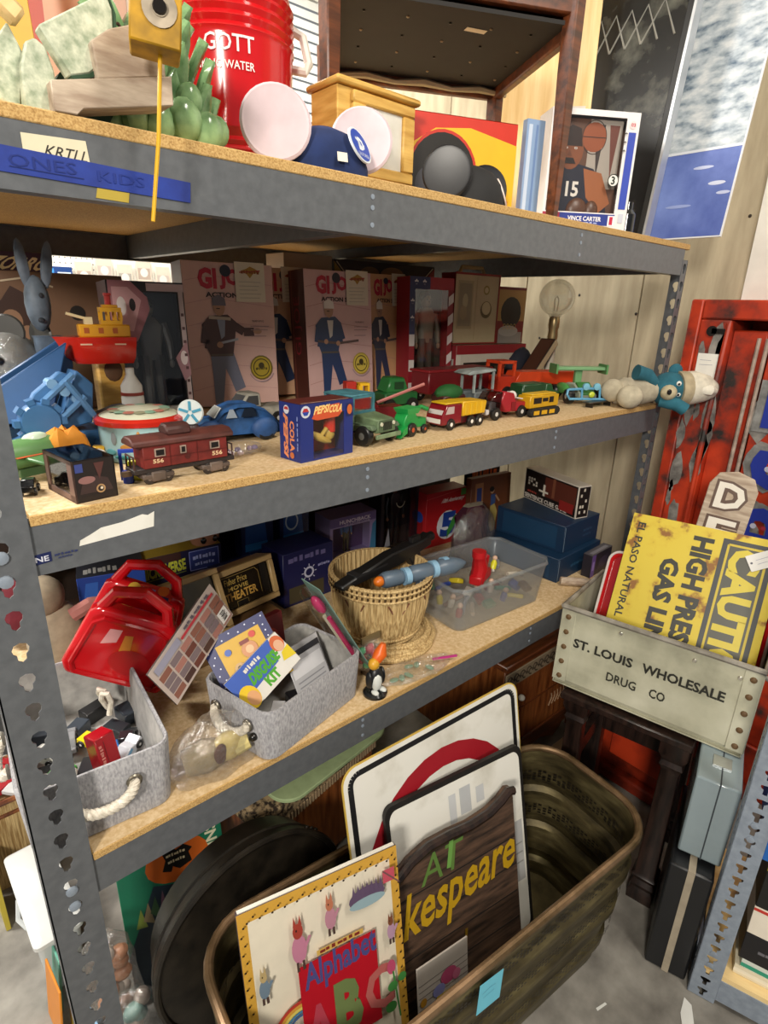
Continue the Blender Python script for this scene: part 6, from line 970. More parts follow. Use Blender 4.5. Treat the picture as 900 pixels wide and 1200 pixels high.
t = thing('bird_figurine', 'black and white bird figurine with orange crest on a round base', 'figurine', (.655, .03, T3)); obj('base', MB().lathe([(.03, 0), (.03, .006), (.024, .012), (.003, .014)], 20, col='15181a'), 'gloss', t); obj('body', MB().ell((0, 0, .045), (.02, .018, .034), 12, 8, '17181c'), 'plastic', t); obj('belly', MB().ell((-.003, -.008, .04), (.014, .013, .026), 12, 8, 'd8dcd8'), 'plastic', t); obj('head', MB().ell((-.008, -.002, .088), (.014, .014, .015), 12, 8, 'd8a02c'), 'plastic', t); obj('crest', MB().tube([(.0, 0, .092), (.014, 0, .108), (.022, 0, .132)], [.012, .017, .007], 10, 'e0641c'), 'plastic', t); obj('neck', MB().lathe([(.009, .065), (.008, .085)], 10, col='d8c47c'), 'plastic', t)
for s in (-1, 1): obj('wing', MB().ell((s * .02, 0, .045), (.006, .012, .024), 10, 6, '15171a'), 'plastic', t); obj('foot', MB().ell((s * .012, -.014, .015), (.008, .012, .005), 8, 5, 'd8dcd8'), 'plastic', t)
t = thing('zip_bag', 'flat clear zip bag with pink seal and green bits at the shelf edge', 'bag', (.79, .035, T3), -8); zb = MB(); zb.rings([[(q * .12 * math.cos(a) * (1 + .05 * math.sin(4 * a)), q * .042 * math.sin(a), z + .002 * math.sin(7 * a)) for a in (2 * math.pi * j / 26 for j in range(26))] for q, z in ((.95, .0025), (1.0, .006), (.9, .014), (.5, .018), (.1, .019))]); obj('film', zb, 'crumpled_film', t); obj('pink_seal', MB().box(.06, .13, .018, .024, .012, .016, 'c03c88'), 'gloss', t, rot=(0, 0, R(-16)))
for k in range(6): obj('leaf_bit', MB().ell((0, 0, 0), (.014, .008, .004), 8, 5, '7c9c84'), 'gloss', t, loc=(-.07 + .022 * k, rnd.uniform(-.02, .02), .008), rot=(0, 0, k))
# bagged plush dog
t = thing('bagged_dog', 'cream plush dog with black nose inside a crinkled clear bag', 'plush toy', (.252, .055, T3), 0)
obj('body', MB().tube([(-.06, .01, .03), (-.02, .0, .036), (.02, -.005, .034)], [.026, .034, .024], 12, '8a7a5c'), 'plush', t); obj('head', MB().ell((.025, -.012, .045), (.034, .026, .03), 14, 10, 'c4b070'), 'plush', t); obj('snout', MB().tube([(.035, -.02, .042), (.062, -.03, .05)], [.02, .015], 10, 'd0c080'), 'plush', t); obj('nose', MB().ell((.07, -.034, .056), (.01, .009, .009), 10, 7, '15120f'), 'gloss', t); obj('ear', MB().ell((.0, -.03, .05), (.014, .006, .024), 10, 7, '5a3c34'), 'plush', t)
fm = MB(); fm.rings([[(q * .098 * math.cos(a) * (1 + .1 * math.sin(5 * a + z * 60)), q * .048 * math.sin(a) * (1 + .1 * math.sin(7 * a + z * 40)), z) for a in (2 * math.pi * j / 36 for j in range(36))] for q, z in ((.9, .001), (1.02, .012), (.98, .04), (.9, .07), (.7, .095), (.45, .105), (.25, .125))]); obj('bag_film', fm, 'crumpled_film', t)

for k, (x, w__, hh_, c) in enumerate(((.02, .42, .5, '2a201a'), (.46, .5, .48, '1c1a22'), (.98, .44, .5, '2c1f1a'), (1.44, .36, .46, '241c1c'))):  # dark cartons added to block back aisle light between the boxes
    carton('light_block_carton', ('dark brown', 'charcoal', 'chestnut', 'blackish')[k] + ' carton added to block light at the very back of the lower shelf, %s' % ('left end', 'behind the blue packs', 'behind the red box', 'right end'[:9])[k], 'box', (x, .86, T3), (w__, .3, hh_), c, [])
# ------------------------------------------------------------------ on the floor: tubs, signs, furniture
t = thing('metal_tub', 'long rounded old brass toned metal tub holding signs and a big book', 'tub', (.635, -.267, .0), -6)
lv = [(.475, .145, .10, .0), (.48, .15, .10, .006)]
for z, g in ((.05, 0), (.062, .008), (.085, .008), (.097, 0), (.17, .004), (.182, .013), (.205, .013), (.217, .005), (.29, .008), (.302, .017), (.33, .017), (.342, .01), (.425, .012)): lv.append((.483 + g + z * .05, .152 + g + z * .04, .11, z))
inn = [(a - .004, b - .004, c - .003, z) for a, b, c, z in lv[::-1][:-1]]
obj('tub_body', MB().rr(lv + inn, 7), 'brass_old', t)
def rrpath(hx, hy, r_, z, n=7):
    P_ = []
    for q, (sx, sy) in enumerate(((1, 1), (-1, 1), (-1, -1), (1, -1))):
        for k in range(n + 1): a = math.pi / 2 * (q + k / n); P_.append((sx * (hx - r_) + r_ * math.cos(a), sy * (hy - r_) + r_ * math.sin(a), z))
    return P_ + P_[:1]
obj('rolled_rim', MB().tube(rrpath(.518, .183, .112, .43), .0095, 10), 'brass_rim', t)
rb = MB()
for z0, o_, sgn in ((.245, .0, 1), (.36, .0, 1), (.355, .006, -1), (.24, .006, -1), (.125, 0, 1)):
    path = rrpath(.495 + z0 * .05 + (.001 if sgn > 0 else -.011), .1625 + z0 * .04 + (.001 if sgn > 0 else -.011), .112, z0, 4)
    for a, b in zip(path, path[1:]):
        A, B = Vector(a), Vector(b); L_ = (B - A).length; n_ = max(1, int(L_ / .011))
        d = (B - A).normalized(); nr = Vector((d.y, -d.x, 0)) * (.0016 * sgn)
        for k in range(n_):
            p0 = A + d * (L_ * (k + .1) / n_); p1 = A + d * (L_ * (k + .75) / n_)
            for j in range(4):
                if (k * 7 + j * 3) % 4: zz = -.016 + .009 * j; rb.add([p0 + nr + Vector((0, 0, zz)), p1 + nr + Vector((0, 0, zz)), p1 + nr + Vector((0, 0, zz + .005)), p0 + nr + Vector((0, 0, zz + .005))], [(0, 1, 2, 3)])
obj('stamped_band', rb, 'black_iron', t)['kind'] = 'stuff'
n_ = obj('sticky_note', MB().prism([(-.034, -.036), (.03, -.04), (.036, .034), (-.028, .04)], -.002, -.0014, 'y', '6cc4dc'), 'print', t, loc=(-.06, -.1905, .36), rot=(R(-3), 0, 0), label='pale blue sticky note on the tub side')
art(n_, 'handwriting', (-.03, -.002, -.03), (1, 0, 0), (0, 0, 1), .06, .06, [('l', [(.15, .7), (.5, .75), (.75, .7)], .001, '4c94b0'), ('l', [(.2, .5), (.7, .5)], .001, '4c94b0')])
# big dark round washtub standing on its edge
t = thing('round_washtub', 'big round dark metal washtub standing on edge, opening forward', 'tub', (.305, .02, .243), 0, rx=-4)
obj('wall', MB().lathe([(.236, 0), (.241, .004), (.237, .012), (.213, .1), (.207, .104), (.003, .104), (.003, .1), (.205, .098), (.229, .012), (.229, .002)], 48), 'black_iron', t, rot=(R(-90), 0, 0))
obj('inner_bottom', MB().lathe([(.003, .094), (.204, .095)], 40, caps=(True, True)), 'tub_inside', t, rot=(R(-90), 0, 0)); obj('rolled_rim', MB().tube(ring_path((0, 0, 0), .235, 48, 'y'), .008, 8), 'black_iron', t); obj('bead_ring', MB().tube(ring_path((0, .035, 0), .228, 48, 'y'), .006, 8), 'black_iron', t)
for a in (42, 46, 50): obj('handle_lug', MB().ell((  .237 * math.cos(R(a)), .01, .237 * math.sin(R(a))), (.008, .006, .008), 8, 6), 'black_iron', t)
# prohibition road sign
t = carton('road_sign', 'white square road sign with a red ring and slash, black border', 'sign', (.46, -.205, .085), (.575, .003, .605), 'c8b058', [('front', [('r', .004, .004, .996, .996, 'cfcdc2')])], -3, -12, body='plate')
w_ = .575; hh = .605
def rrp(i, r_, n=6):
    P_ = []
    for q, (sx, sy) in enumerate(((1, 1), (0, 1), (0, 0), (1, 0))):
        cx_ = i + r_ if sx == 0 else 1 - i - r_; cy_ = i + r_ if sy == 0 else 1 - i - r_
        for k in range(n + 1): a = math.pi / 2 * (q + k / n); P_.append((cx_ + r_ * math.cos(a), cy_ + r_ * math.sin(a)))
    return P_
for c in list(t.children):
    if c.name.startswith(('plate', 'front')): bpy.data.objects.remove(c)
obj('plate', MB().prism([(x * w_, z * hh) for x, z in rrp(0, .07)], 0, .003, 'y', 'c8a84c'), 'print', t)
obj('white_face', MB().prism([(x * w_, z * hh) for x, z in rrp(.006, .065)], -.0006, -.0001, 'y'), 'sign_white', t)
art(t, 'border', (0, -.0006, 0), (1, 0, 0), (0, 0, 1), w_, hh, [('l', rrp(.036, .045) + rrp(.036, .045)[:1], .014, '17171a')])
art(t, 'symbol', (0, -.0007, 0), (1, 0, 0), (0, 0, 1), w_, hh, [('p', [(.44, .2), (.56, .2), (.56, .6), (.44, .6)], '1b1b1e'), ('o', .5, .46, .44, .42, .2, '9c1a26'), ('l', [(.26, .72), (.78, .24)], .055, '9c1a26')])
# second white sign with a black edge
t = thing('metal_sign', 'white metal sign with black edge behind the carved wood sign', 'sign', (.535, -.255, .03), -9, rx=-14); w_, hh = .42, .54
obj('plate', MB().prism([(x * w_, z * hh) for x, z in rrp(0, .05)], 0, .012, 'y', '1c1815'), 'worn', t); obj('white_face', MB().prism([(x * w_, z * hh) for x, z in rrp(.025, .05)], -.0008, 0, 'y'), 'sign_white', t)
art(t, 'lettering', (0, -.0009, 0), (1, 0, 0), (0, 0, 1), w_, hh, [('r', .8, .3, .96, .62, 'b0b0b0'), ('r', .5, .8, .58, .93, 'b8babc'), ('r', .42, .78, .47, .92, 'c4c6c8'), ('r', .62, .82, .68, .9, 'c4c6c8'), ('l', [(.82, .5), (.95, .5)], .004, '8a8a88'), ('l', [(.82, .45), (.95, .45)], .004, '8a8a88'), ('l', [(.82, .4), (.95, .4)], .004, '8a8a88')])
# carved wood sign
t = thing('carved_sign', 'dark carved wooden sign with wavy top, green and gold lettering', 'sign', (.50, -.30, .02), -9, rx=-13); w_ = .36
top = [(0, .43), (.05, .46), (.1, .475), (.16, .475), (.22, .47), (.28, .475), (.32, .49), (.345, .505), (.36, .5)]
obj('board', MB().prism([(0, 0), (.36, 0)] + top[::-1], 0, .018, 'y'), 'wood_sign', t); obj('moulding', MB().tube([(x, -.003, z - .004) for x, z in top], .011, 8), 'wood_dark', t)
for k in range(5): obj('plank_groove', MB().box(.004, .356, -.0007, 0, .07 + .075 * k, .073 + .075 * k, '17100b'), 'matte', t)
art(t, 'lettering', (0, -.001, 0), (1, 0, 0), (0, 0, 1), .36, .5, [('t', 'AT', .2, .76, .52, .9, '5c7c3c', {'b': .0, 'sl': .1}), ('l', [(.42, .78), (.46, .92)], .012, '6c9c4c'), ('t', 'kespeare', .02, .48, .95, .76, 'b8921c', {'b': .02, 'sl': .08, 'rise': .05}), ('l', [(.5, .3), (.52, .42)], .008, '8a6a1c')])
t = carton('print_card', 'small white card with pink and yellow picture on a line grid in the tub', 'card', (.50, -.335, .05), (.14, .004, .24), 'b8b0a8', [('front', [('l', [(.02, .1 + .07 * k), (.98, .12 + .07 * k)], .002, '6c6460') for k in range(11)] + [('e', .6, .72, .16, .09, 'b84c74'), ('e', .4, .62, .12, .07, '8a8cc4'), ('r', .35, .42, .85, .56, 'd8b82c'), ('e', .25, .42, .1, .12, '3c6c9c'), ('e', .1, .6, .06, .05, 'b8862c'), ('e', .75, .68, .08, .06, 'c86c8c')])], -9, -8)
# big alphabet book
def animal(x, y, s, c1, c2): return [('e', x, y, s * .5, s * .6, c1), ('e', x, y + s * .75, s * .34, s * .32, c2), ('p', [(x - s * .3, y + s * .95), (x - s * .2, y + s * 1.4), (x - s * .05, y + s)], c2), ('p', [(x + s * .3, y + s * .95), (x + s * .2, y + s * 1.4), (x + s * .05, y + s)], c2), ('l', [(x - s * .2, y - s * .5), (x - s * .2, y - s * .9)], .005, '4c3a34'), ('l', [(x + s * .2, y - s * .5), (x + s * .2, y - s * .9)], .005, '4c3a34'), ('e', x - s * .1, y + s * .8, s * .05, s * .05, '1c1614'), ('l', [(x + s * .4, y), (x + s * .75, y + s * .4)], .006, c1)]
IT = [('r', 0, 0, 1, 1, 'c99a3c'), ('r', .055, .0, .945, .96, 'ddd4c0')]
for k in range(30): IT.append(('c', .028 if k % 2 else .012, .03 + .032 * k, .007, '2a1c10')); IT.append(('c', .972 if k % 2 else .988, .03 + .032 * k, .007, '2a1c10'))
for k in range(26): IT.append(('c', .05 + .036 * k, .985 if k % 2 else .97, .007, '2a1c10'))
IT += [('r', .30, .36, .80, .73, 'b01424'), ('t', 'Alphabet', .33, .6, .8, .73, '4c4a80', {'b': .03, 'rise': .02}), ('r', .42, .74, .72, .76, 'c8a454'), ('t', '~', .44, .742, .7, .758, '7c2c24'),
       ('t', 'A', .3, .36, .5, .56, 'b04050', {'b': .03}), ('t', 'B', .5, .38, .68, .6, '6c7c4c', {'b': .05}), ('o', .63, .43, .0, .0, .1, '6c7c4c'), ('t', 'C', .7, .4, .9, .58, 'b0605c', {'b': .03})]
for k, c in enumerate(('b03c30', 'c8903c', 'd0c060', '4c7c9c', '3c5c8c')): IT.append(('o', .3, .48, .2 - .02 * k, .13 - .013 * k, .11, c, 90, 180))
IT += animal(.32, .8, .09, 'b87890', '9c3c30') + animal(.1, .72, .06, '6a7c8c', 'b09a6c') + animal(.52, .86, .07, 'b07c8c', 'b06c50') + [('e', .76, .88, .12, .04, '5c4a64'), ('e', .76, .86, .12, .02, '8ca4ac')] + [('p', [(.66 + .03 * k, .89), (.675 + .03 * k, .94), (.69 + .03 * k, .89)], '5c4a64') for k in range(7)] + animal(.9, .7, .055, 'b08ca4', '7c4c34') + [('r', .87, .9, .95, .95, 'b84c5c'), ('l', [(.87, .95), (.98, .88)], .003, '6c4c4c'), ('e', .88, .56, .03, .03, 'b84c6c'), ('l', [(.89, .54), (.92, .34)], .004, '3c7c3c'), ('e', .88, .48, .035, .02, '3c7c3c'), ('e', .95, .5, .03, .018, '3c7c3c'), ('e', .86, .4, .04, .022, '3c7c3c'), ('c', .68, .26, .09, 'cfc8bc')] + animal(.68, .25, .07, '8c4c34', 'c8a484') + [('l', [(.08, .33), (.3, .42)], .02, '6a5a54'), ('e', .2, .37, .05, .035, '5a4a48'), ('p', [(.85, .2), (.88, .3), (.91, .24), (.95, .31), (.98, .2)], 'b08a3c'), ('e', .24, .2, .1, .06, '8c7c9c'), ('e', .45, .16, .08, .06, '7c8c6c'), ('c', .12, .24, .04, 'c88a6c')]
t = carton('picture_book', 'big alphabet picture book with red panel and spotted yellow border', 'book', (.155, -.265, .012), (.33, .012, .575), '4a3c3c', [('front', IT)], -13, -12, body='cover')
obj('page_block', MB().box(.003, .327, .002, .010, .003, .5765, 'ddd8cc'), 'print', t)
# stool with rug top, green board, brown furniture behind
t = thing('footstool', 'brown wooden footstool with patterned woven fringe top under the shelf', 'stool', (.405, .16, 0), 11)
obj('body', MB().box(0, .44, .0, .34, .05, .33), 'wood_red', t, .004); obj('top_pad', MB().box(-.008, .448, -.008, .348, .33, .395), 'rug', t, .008, seg=2)
for k in range(40): obj('fringe', MB().box(-.006 + .0113 * k, .0 + .0113 * k, -.012, -.008, .322, .345, 'a89070'), 'matte', t) if k % 1 == 0 else 0
for x in (.01, .4):
    for y in (.01, .3): obj('leg', MB().box(x, x + .03, y, y + .03, 0, .05), 'wood_red', t, .002)
t = thing('green_board', 'pale green board with rounded corner lying on the footstool', 'board', (.47, .13, .396), 8); obj('sheet', MB().rr([(.21, .14, .06, 0), (.21, .14, .06, .012)], 7, (.2, .15), 'a8bc8c'), 'matte', t, .002)
t = thing('chest', 'brown wooden chest with carved frieze band behind the tub', 'chest', (1.26, .075, 0), 0)
obj('body', MB().box(0, .56, .0, .4, .1, .5), 'wood_red', t, .004); obj('top', MB().box(-.012, .572, -.014, .41, .5, .525), 'wood_brown', t, .004); fz = obj('frieze', MB().box(.0, .56, -.006, 0, .425, .485, '8c7c64'), 'matte', t, .002)
for k in range(16):
    for a in (0, 1): obj('carved_curl', MB().tube(ring_path((.02 + .035 * k + .012 * a, -.008, .455 + .006 * (1 - 2 * a)), .011, 10, 'y', 0, 290), .0022, 5, '453828'), 'matte', fz)
obj('lower_rail', MB().box(0, .56, -.01, .0, .1, .16), 'wood_brown', t, .003); obj('drawer_line', MB().box(.01, .55, -.003, 0, .3, .306), 'wood_brown', t)
obj('knob', MB().ell((0, -.012, 0), (.012, .012, .012), 12, 8, 'd0ccc0'), 'gloss', t, loc=(.095, 0, .36)); obj('bracket', MB().prism([(.25, .1), (.42, .1), (.4, .07), (.36, .05), (.3, .08)], -.004, .012, 'y'), 'wood_brown', t)
for k in range(5): obj('inlay', MB().tube([(.3 + .02 * k, -.0015, .22), (.315 + .02 * k, -.0015, .25), (.31 + .02 * k, -.0015, .27)], .002, 5, 'a88a6c'), 'matte', t)
for x in (0, .52): obj('leg', MB().box(x, x + .04, 0, .04, 0, .1), 'wood_red', t, .002)
carton('cardboard_sheet', 'flat beige cardboard lying on the floor by the dark stand', 'cardboard', (1.26, -.06, .0005), (.5, .1, .05), 'b09878', [])
t = thing('wooden_cabinet', 'dark brown wooden cabinet in the shadow under the lower shelf', 'cabinet', (.28, .66, 0)); obj('body', MB().box(0, .9, .05, .5, 0, .56), 'wood_brown', t, .004); obj('side_slat', MB().tube([(.03, -.12, .05), (.01, -.1, .5)], .012, 8), 'wood_red', t); obj('door', MB().box(.05, .85, .036, .05, .04, .52), 'wood_red', t, .003)
t = thing('wooden_box', 'reddish brown wooden box left of the footstool', 'box', (.215, .42, 0), 11); obj('body', MB().box(0, .1, 0, .12, 0, .5), 'wood_red', t, .003); obj('lid', MB().box(-.004, .104, -.004, .124, .5, .512), 'wood_brown', t, .002)
# dark stand carrying the metal crate
t = thing('wooden_stand', 'dark turned wooden stand with square posts under the metal crate', 'stand', (1.30, -.455, 0), -79)
def newel(x, y):
    p = MB()
    p.rr([(.034, .034, .002, 0), (.034, .034, .002, .03), (.029, .029, .008, .045), (.034, .034, .008, .06), (.028, .028, .008, .075), (.034, .034, .008, .09), (.027, .027, .003, .1), (.023, .023, .003, .47), (.027, .027, .003, .485), (.03, .03, .003, .49), (.026, .026, .003, .505), (.036, .036, .003, .53), (.036, .036, .003, .575)], 2, (x, y))
    return obj('post', p, 'wood_dark', t)
newel(0, 0); newel(-.27, .02); newel(0, .27); newel(-.27, .27)
obj('top_frame', MB().box(-.31, .04, -.04, .31, .565, .586), 'wood_dark', t, .003); obj('rail', MB().box(-.27, 0, .26, .28, .3, .36), 'wood_dark', t); obj('rail', MB().box(-.28, -.26, .02, .27, .3, .36), 'wood_dark', t)
# metal crate
t = thing('metal_crate', 'galvanised metal crate with black stencilled lettering on the dark stand', 'crate', (1.212, -.12, .598), -79, rx=-2); w_, d_, hh = .485, .33, .245; e = .003
b = MB().box(0, w_, 0, e, .02, hh).box(0, w_, d_ - e, d_, .0, hh).box(0, e, e, d_ - e, 0, hh).box(w_ - e, w_, e, d_ - e, 0, hh).box(0, w_, e, d_, 0, e)
b.prism([(0, .02), (.004, .0), (.004, .02)], 0, w_, 'x') if 0 else b.hexa([(0, .012, -.0), (w_, .012, -.0), (w_, .02, 0), (0, .02, 0)], [(0, 0, .03), (w_, 0, .03), (w_, .003, .03), (0, .003, .03)])
obj('walls', b, 'crate_metal', t)
rm = MB(); rm.tube([(0, 0, hh), (w_, 0, hh), (w_, d_, hh), (0, d_, hh), (0, 0, hh)], .008, 8); obj('rim', rm, 'crate_edge', t)
for x in (-.002, w_ - .038):
    st_ = obj('corner_strap', MB().box(x, x + .04, -.003, 0, .015, hh - .006), 'crate_metal', t, .001)
    for k in range(5): obj('rivet', MB().lathe([(.008, 0), (.007, .003), (.003, .005)], 10, col='7a5c38'), 'worn', st_, loc=(x + .02, -.003, .03 + .047 * k), rot=(R(90), 0, 0))
ss = obj('corner_strap', MB().box(w_, w_ + .003, .0, .05, .015, hh - .006), 'crate_metal', t)
obj('side_handle', MB().tube([(w_ + .002, .13, .17), (w_ + .02, .13, .16), (w_ + .02, .22, .16), (w_ + .002, .22, .17)], .006, 7), 'crate_edge', t); obj('side_handle', MB().tube([(-.002, .13, .17), (-.02, .13, .16), (-.02, .22, .16), (-.002, .22, .17)], .006, 7), 'crate_edge', t)
art(t, 'stencil', (0, -.0035, 0), (1, 0, 0), (0, 0, 1), w_, hh, [('t', 'ST. LOUIS', .09, .545, .42, .66, '2c2c26', {'b': .03}), ('t', 'WHOLESALE', .47, .545, .87, .66, '2c2c26', {'b': .03}), ('t', 'DRUG', .3, .29, .46, .4, '34342c', {'b': .02}), ('t', 'CO', .53, .29, .61, .4, '34342c', {'b': .02})])
for x, z in ((.16, .22), (.34, .215), (.44, .21)): obj('bolt', MB().lathe([(.006, 0), (.004, .003)], 10, col='d8d4c8'), 'metal', t, loc=(x, -.0002, z), rot=(R(90), 0, 0))
CR = Matrix.Translation((1.212, -.12, .598)) @ Matrix.Rotation(R(-79), 4, 'Z')
def in_crate(x, y, z): return tuple(CR @ Vector((x, y, z)))
SG = [('r', .0, .0, 1, 1, 'a86c20')]
t = thing('warning_sign', 'rusty yellow sign with black HIGH PRESSURE GAS LINE lettering in the crate', 'sign', in_crate(.08, .095, .015), -76, rx=-26); w_, hh = .385, .495
obj('plate', MB().box(0, w_, 0, .002, 0, hh), 'yellow_sign', t)
art(t, 'lettering', (0, -.0002, 0), (1, 0, 0), (0, 0, 1), w_, hh, [('t', 'EL PASO NATURAL GAS', .05, .22, .105, .95, '26261c', {'rot': -90, 'b': .02}), ('t', 'GAS LINE', .27, .2, .4, .78, '26261c', {'rot': -90, 'b': .05}), ('t', 'HIGH PRESSURE', .44, .03, .58, .94, '26261c', {'rot': -90, 'b': .05}), ('r', .63, .02, .95, .96, '35383a'), ('r', .67, .05, .91, .93, '4a4a40'), ('l', [(.67, .05), (.67, .93), (.91, .93), (.91, .05), (.67, .05)], .006, 'c8b02c'), ('t', 'CAUTION', .69, .06, .89, .92, 'd0bc30', {'rot': -90, 'b': .05})])
tg = obj('price_tag', MB().box(-.05, .05, -.003, -.002, -.022, .022, 'dedcd8'), 'print', t, loc=(.355, -.002, .445), rot=(0, R(-32), 0), label='white price tag on the sign corner'); art(tg, 'handwriting', (-.05, -.003, -.022), (1, 0, 0), (0, 0, 1), .1, .044, [('l', [(.2, .6), (.8, .65)], .001, '8a8aa4'), ('l', [(.2, .35), (.6, .38)], .001, '8a8aa4'), ('c', .08, .5, .03, '5a5a64')])
for k, (x, y, lb) in enumerate(((.035, .15, 'red painted metal tray with white rim behind the yellow sign, left edge showing'), (.12, .19, 'second red metal tray with white rim at the back right of the crate'))):
    t = thing('metal_tray', lb, 'tray', in_crate(x, y, .012), -77, rx=-24); w_, hh = .355, .35
    tr = MB().prism([(a * w_, c * hh) for a, c in rrp(0, .09)], 0, .004, 'y', 'a8161a'); obj('tray', tr, 'gloss', t)
    obj('white_rim', MB().tube([(a * w_, -.012, c * hh) for a, c in rrp(0, .09)] + [(rrp(0, .09)[0][0] * w_, -.012, rrp(0, .09)[0][1] * hh)], .004, 7, 'd8d0cc'), 'gloss', t); obj('red_lip', MB().tube([(a * w_, -.004, c * hh) for a, c in rrp(.015, .09)] + [(rrp(.015, .09)[0][0] * w_, -.004, rrp(.015, .09)[0][1] * hh)], .008, 7, 'b81a1e'), 'gloss', t)
    obj('black_field', MB().prism([(a * w_, c * hh) for a, c in rrp(.12, .05)], -.001, 0, 'y', '17100f'), 'gloss', t)
t = thing('letter_sign', 'grey brown speckled sign with rounded end and white outlined letters', 'sign', in_crate(.205, .272, .012), -76, rx=-9, ry=4); w_, hh = .12, .62
obj('board', MB().prism([(0, 0), (w_, 0), (w_, hh - .045), (w_ * .86, hh - .012), (w_ * .5, hh), (w_ * .14, hh - .012), (0, hh - .045)], 0, .014, 'y'), 'wood_weathered', t, .002)
its = []
for k, ch in enumerate('DECO'):
    z1 = .965 - .165 * k
    its += [('t', ch, .14, z1 - .15, .86, z1 - .012, '5a4234', {'rot': 0, 'b': .12}), ('t', ch, .2, z1 - .14, .8, z1 - .022, 'e4ddd0', {'b': .03})]
art(t, 'lettering', (0, -.0004, 0), (1, 0, 0), (0, 0, 1), w_, hh, its)
# cases at the right
t = thing('suitcase', 'black hard suitcase with a pale metal band standing on the floor', 'suitcase', (1.125, -.55, 0), -73)
obj('shell', MB().box(0, .098, 0, .3, .0, .352, '17181b'), 'plastic', t, .006, seg=2); obj('metal_band', MB().box(.042, .058, -.002, .302, -.0 + .001, .354, 'a89c88'), 'matte', t); obj('latch', MB().box(.044, .056, .1, .13, .354, .36, 'b8b4ac'), 'metal', t)
t = thing('tool_case', 'pale grey metal case standing on the black suitcase', 'case', (1.168, -.548, .3605), -73, rx=0); obj('shell', MB().box(0, .095, 0, .24, 0, .234, '8b9aa0'), 'gloss', t, .005, seg=2); obj('seam', MB().box(.05, .053, -.0008, .24, .0, .2348, '3a4248'), 'matte', t); obj('latch', MB().box(.03, .07, .06, .1, .234, .238, 'd0d4d4'), 'metal', t)
t = thing('paper_scrap', 'torn white paper scrap lying on the concrete floor', 'paper', (1.07, -.685, .001), 25); obj('scrap', MB().prism([(-.05, -.008), (-.01, -.016), (.04, -.012), (.052, .004), (.01, .014), (-.03, .01)], 0, .0015, 'z', 'd8d8d4'), 'print', t)
t = thing('paper_scrap', 'tiny white paper sliver on the floor near the tub', 'paper', (.935, -.535, .001), -15); obj('scrap', MB().prism([(-.016, -.003), (.016, -.002), (.015, .003), (-.015, .003)], 0, .0012, 'z', 'd8d8d4'), 'print', t)
# under the shelf, far left
t = carton('puzzle_box', 'green puzzle box with an orange oval behind the round washtub', 'box', (.062, .19, .0), (.25, .05, .425), '1c6c50', [('front', [('t', 'DISNEY\'S', .83, .62, .95, .985, 'd8d4b4', {'b': .03, 'rot': -90}), ('e', .55, .76, .3, .13, 'c05c1c'), ('p', [(.4, .72), (.48, .7), (.5, .73), (.56, .7), (.68, .72), (.66, .78), (.7, .8), (.62, .84), (.55, .82), (.5, .85), (.42, .82), (.44, .78)], '17130f'), ('t', '~', .45, .79, .63, .81, 'd8c8a0'), ('t', '~', .46, .75, .62, .77, 'd8c8a0'), ('t', '~', .36, .85, .7, .88, 'd8b48c', {'b': .03}), ('p', [(.02, .86), (.3, .96), (.4, .94), (.12, .82)], 'e0dcdc'), ('p', [(.0, .3), (.3, .66), (.6, .6), (.9, .4), (1, .2), (1, 0), (0, 0)], '22303c')] + [('p', [(.1 + .07 * k, .45 + .03 * (k % 3)), (.16 + .07 * k, .56 + .02 * (k % 4)), (.2 + .07 * k, .44)], ('7c8c3c', '8c7c5c', '3c5c3c', '6c4c5c')[k % 4]) for k in range(10)])], -10, -14)
for k, (x, y, c, lb) in enumerate(((.012, .16, 'b07c5c', 'clear bag of tan toy pieces leaning by the left post'), (.03, .08, '7c9c94', 'clear bag of pale green toy bits low beside the washtub'))):
    t = thing('toy_bag', lb, 'bag', (x, y, .0)); fb = MB(); fb.rings([[(q * .06 * math.cos(a) * (1 + .12 * math.sin(5 * a + z * 40)), q * .05 * math.sin(a) * (1 + .12 * math.sin(4 * a + z * 30)), z * (1.5 - .5 * k)) for a in (2 * math.pi * j / 28 for j in range(28))] for q, z in ((.8, .001), (1, .03), (1.0, .09), (.95, .15), (.75, .2), (.4, .22))]); obj('film', fb, 'crumpled_film', t)
    for j in range(16): obj('piece', MB().ell((0, 0, 0), (.022, .016, .018), 8, 6, c if j % 3 else 'b8a89c'), 'plastic', t, loc=(rnd.uniform(-.03, .03), rnd.uniform(-.025, .025), .02 + .017 * j * (1 - .35 * k)), rot=(j, j * 2, 0))
t = thing('storage_tote', 'white lidded carton of plastic bags standing left of the shelf post', 'box', (-.05, .40, 0), 2)
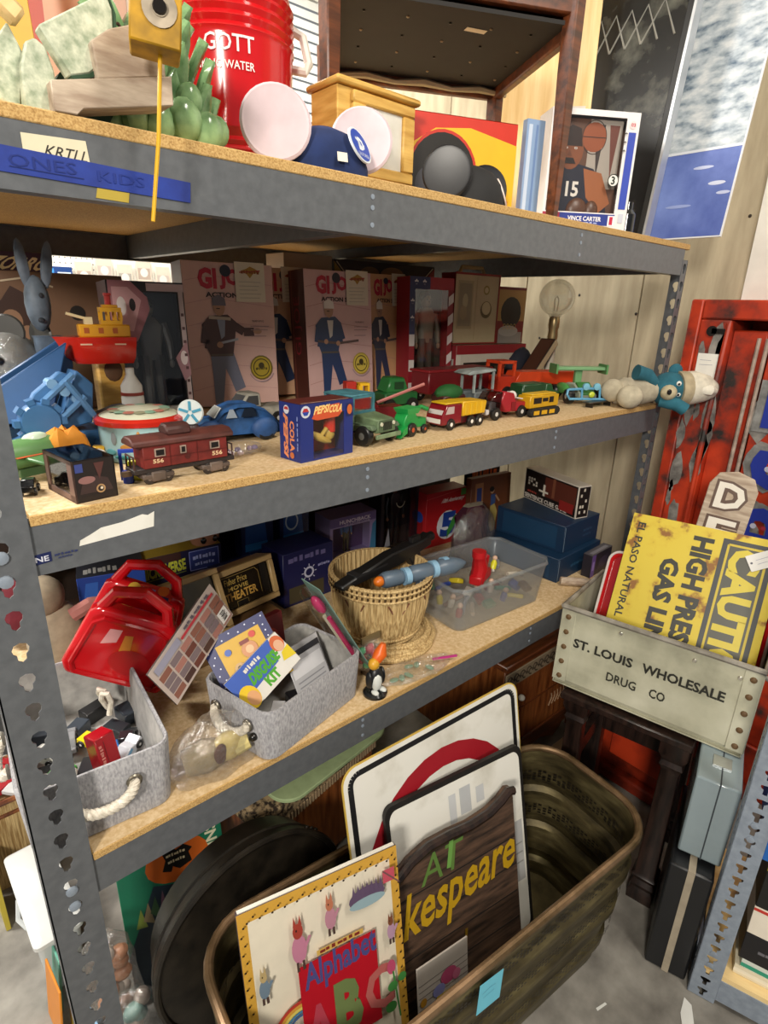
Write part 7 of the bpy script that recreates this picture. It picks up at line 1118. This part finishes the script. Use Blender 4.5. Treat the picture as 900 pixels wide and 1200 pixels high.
obj('body', MB().rr([(.04, .14, .012, 0), (.048, .15, .012, .175)], 3, (0, .1), 'd0d4d4'), 'gloss', t); obj('lid', MB().rr([(.055, .16, .014, .177), (.055, .16, .014, .188), (.045, .15, .012, .195)], 3, (0, .1), 'dcdedc'), 'gloss', t); obj('handle_bar', MB().tube([(-.05, .04, .15), (-.062, .09, .14), (-.05, .14, .15)], .006, 6, 'b8bcbc'), 'plastic', t)
for k, (x, y, c) in enumerate(((-.155, .12, 'd8862c'), (-.15, .2, '6cb09c'), (-.152, .06, 'c8b848'), (-.15, .0, '8cb4d4'))):
    t = carton('plastic_folder', ('orange', 'mint green', 'yellow', 'pale blue')[k] + ' plastic folder standing in front of the white carton', 'folder', (-.098 + .017 * k, .10 + y, .0), (.005, .1, .17 - .01 * k), c, [], 4, 0, 6)
t = thing('wicker_hamper', 'brown wicker tray basket holding red cloth and white paper at left', 'basket', (-.075, .82, .0)); obj('basket', MB().rr([(.1, .08, .02, 0), (.12, .09, .02, .3), (.125, .095, .02, .305), (.115, .085, .018, .305), (.11, .08, .018, .25)], 4, (0, 0)), 'wicker', t); obj('rim', MB().tube(rrpath(.122, .092, .02, .305, 4), .008, 7), 'wood_red', t); obj('rim', MB().tube(rrpath(.12, .09, .02, .26, 4), .006, 7), 'wood_red', t)
obj('rest', MB().box(-.1, .1, -.07, .07, .26, .3, '7a5a38'), 'matte', t)
t = thing('red_cloth', 'crumpled red cloth lying in the wicker basket', 'cloth', (-.08, .82, .302)); obj('cloth', MB().rings([[(q * .08 * math.cos(a) * (1 + .2 * math.sin(4 * a)), q * .06 * math.sin(a), z + .01 * math.sin(5 * a + q)) for a in (2 * math.pi * j / 20 for j in range(20))] for q, z in ((1, .01), (1.05, .03), (.7, .055), (.2, .06))], 'b01c24'), 'matte', t)
t = thing('white_paper', 'white folded paper beside the red cloth', 'paper', (-.03, .76, .306)); obj('sheet', MB().rings([[(q * .05 * math.cos(a), q * .03 * math.sin(a) * (1 + .2 * math.sin(3 * a)), z + .004 * math.sin(4 * a)) for a in (2 * math.pi * j / 16 for j in range(16))] for q, z in ((1, .004), (1, .014), (.6, .028), (.2, .03))], 'd8d8d8'), 'matte', t)
t = carton('yellow_panel', 'yellow cardboard panel standing on the floor of the left aisle', 'board', (-.145, .60, 0), (.012, .12, .2), 'c8b440', [('left', [('r', .2, .3, .8, .7, 'd8cc7c')])], 3)
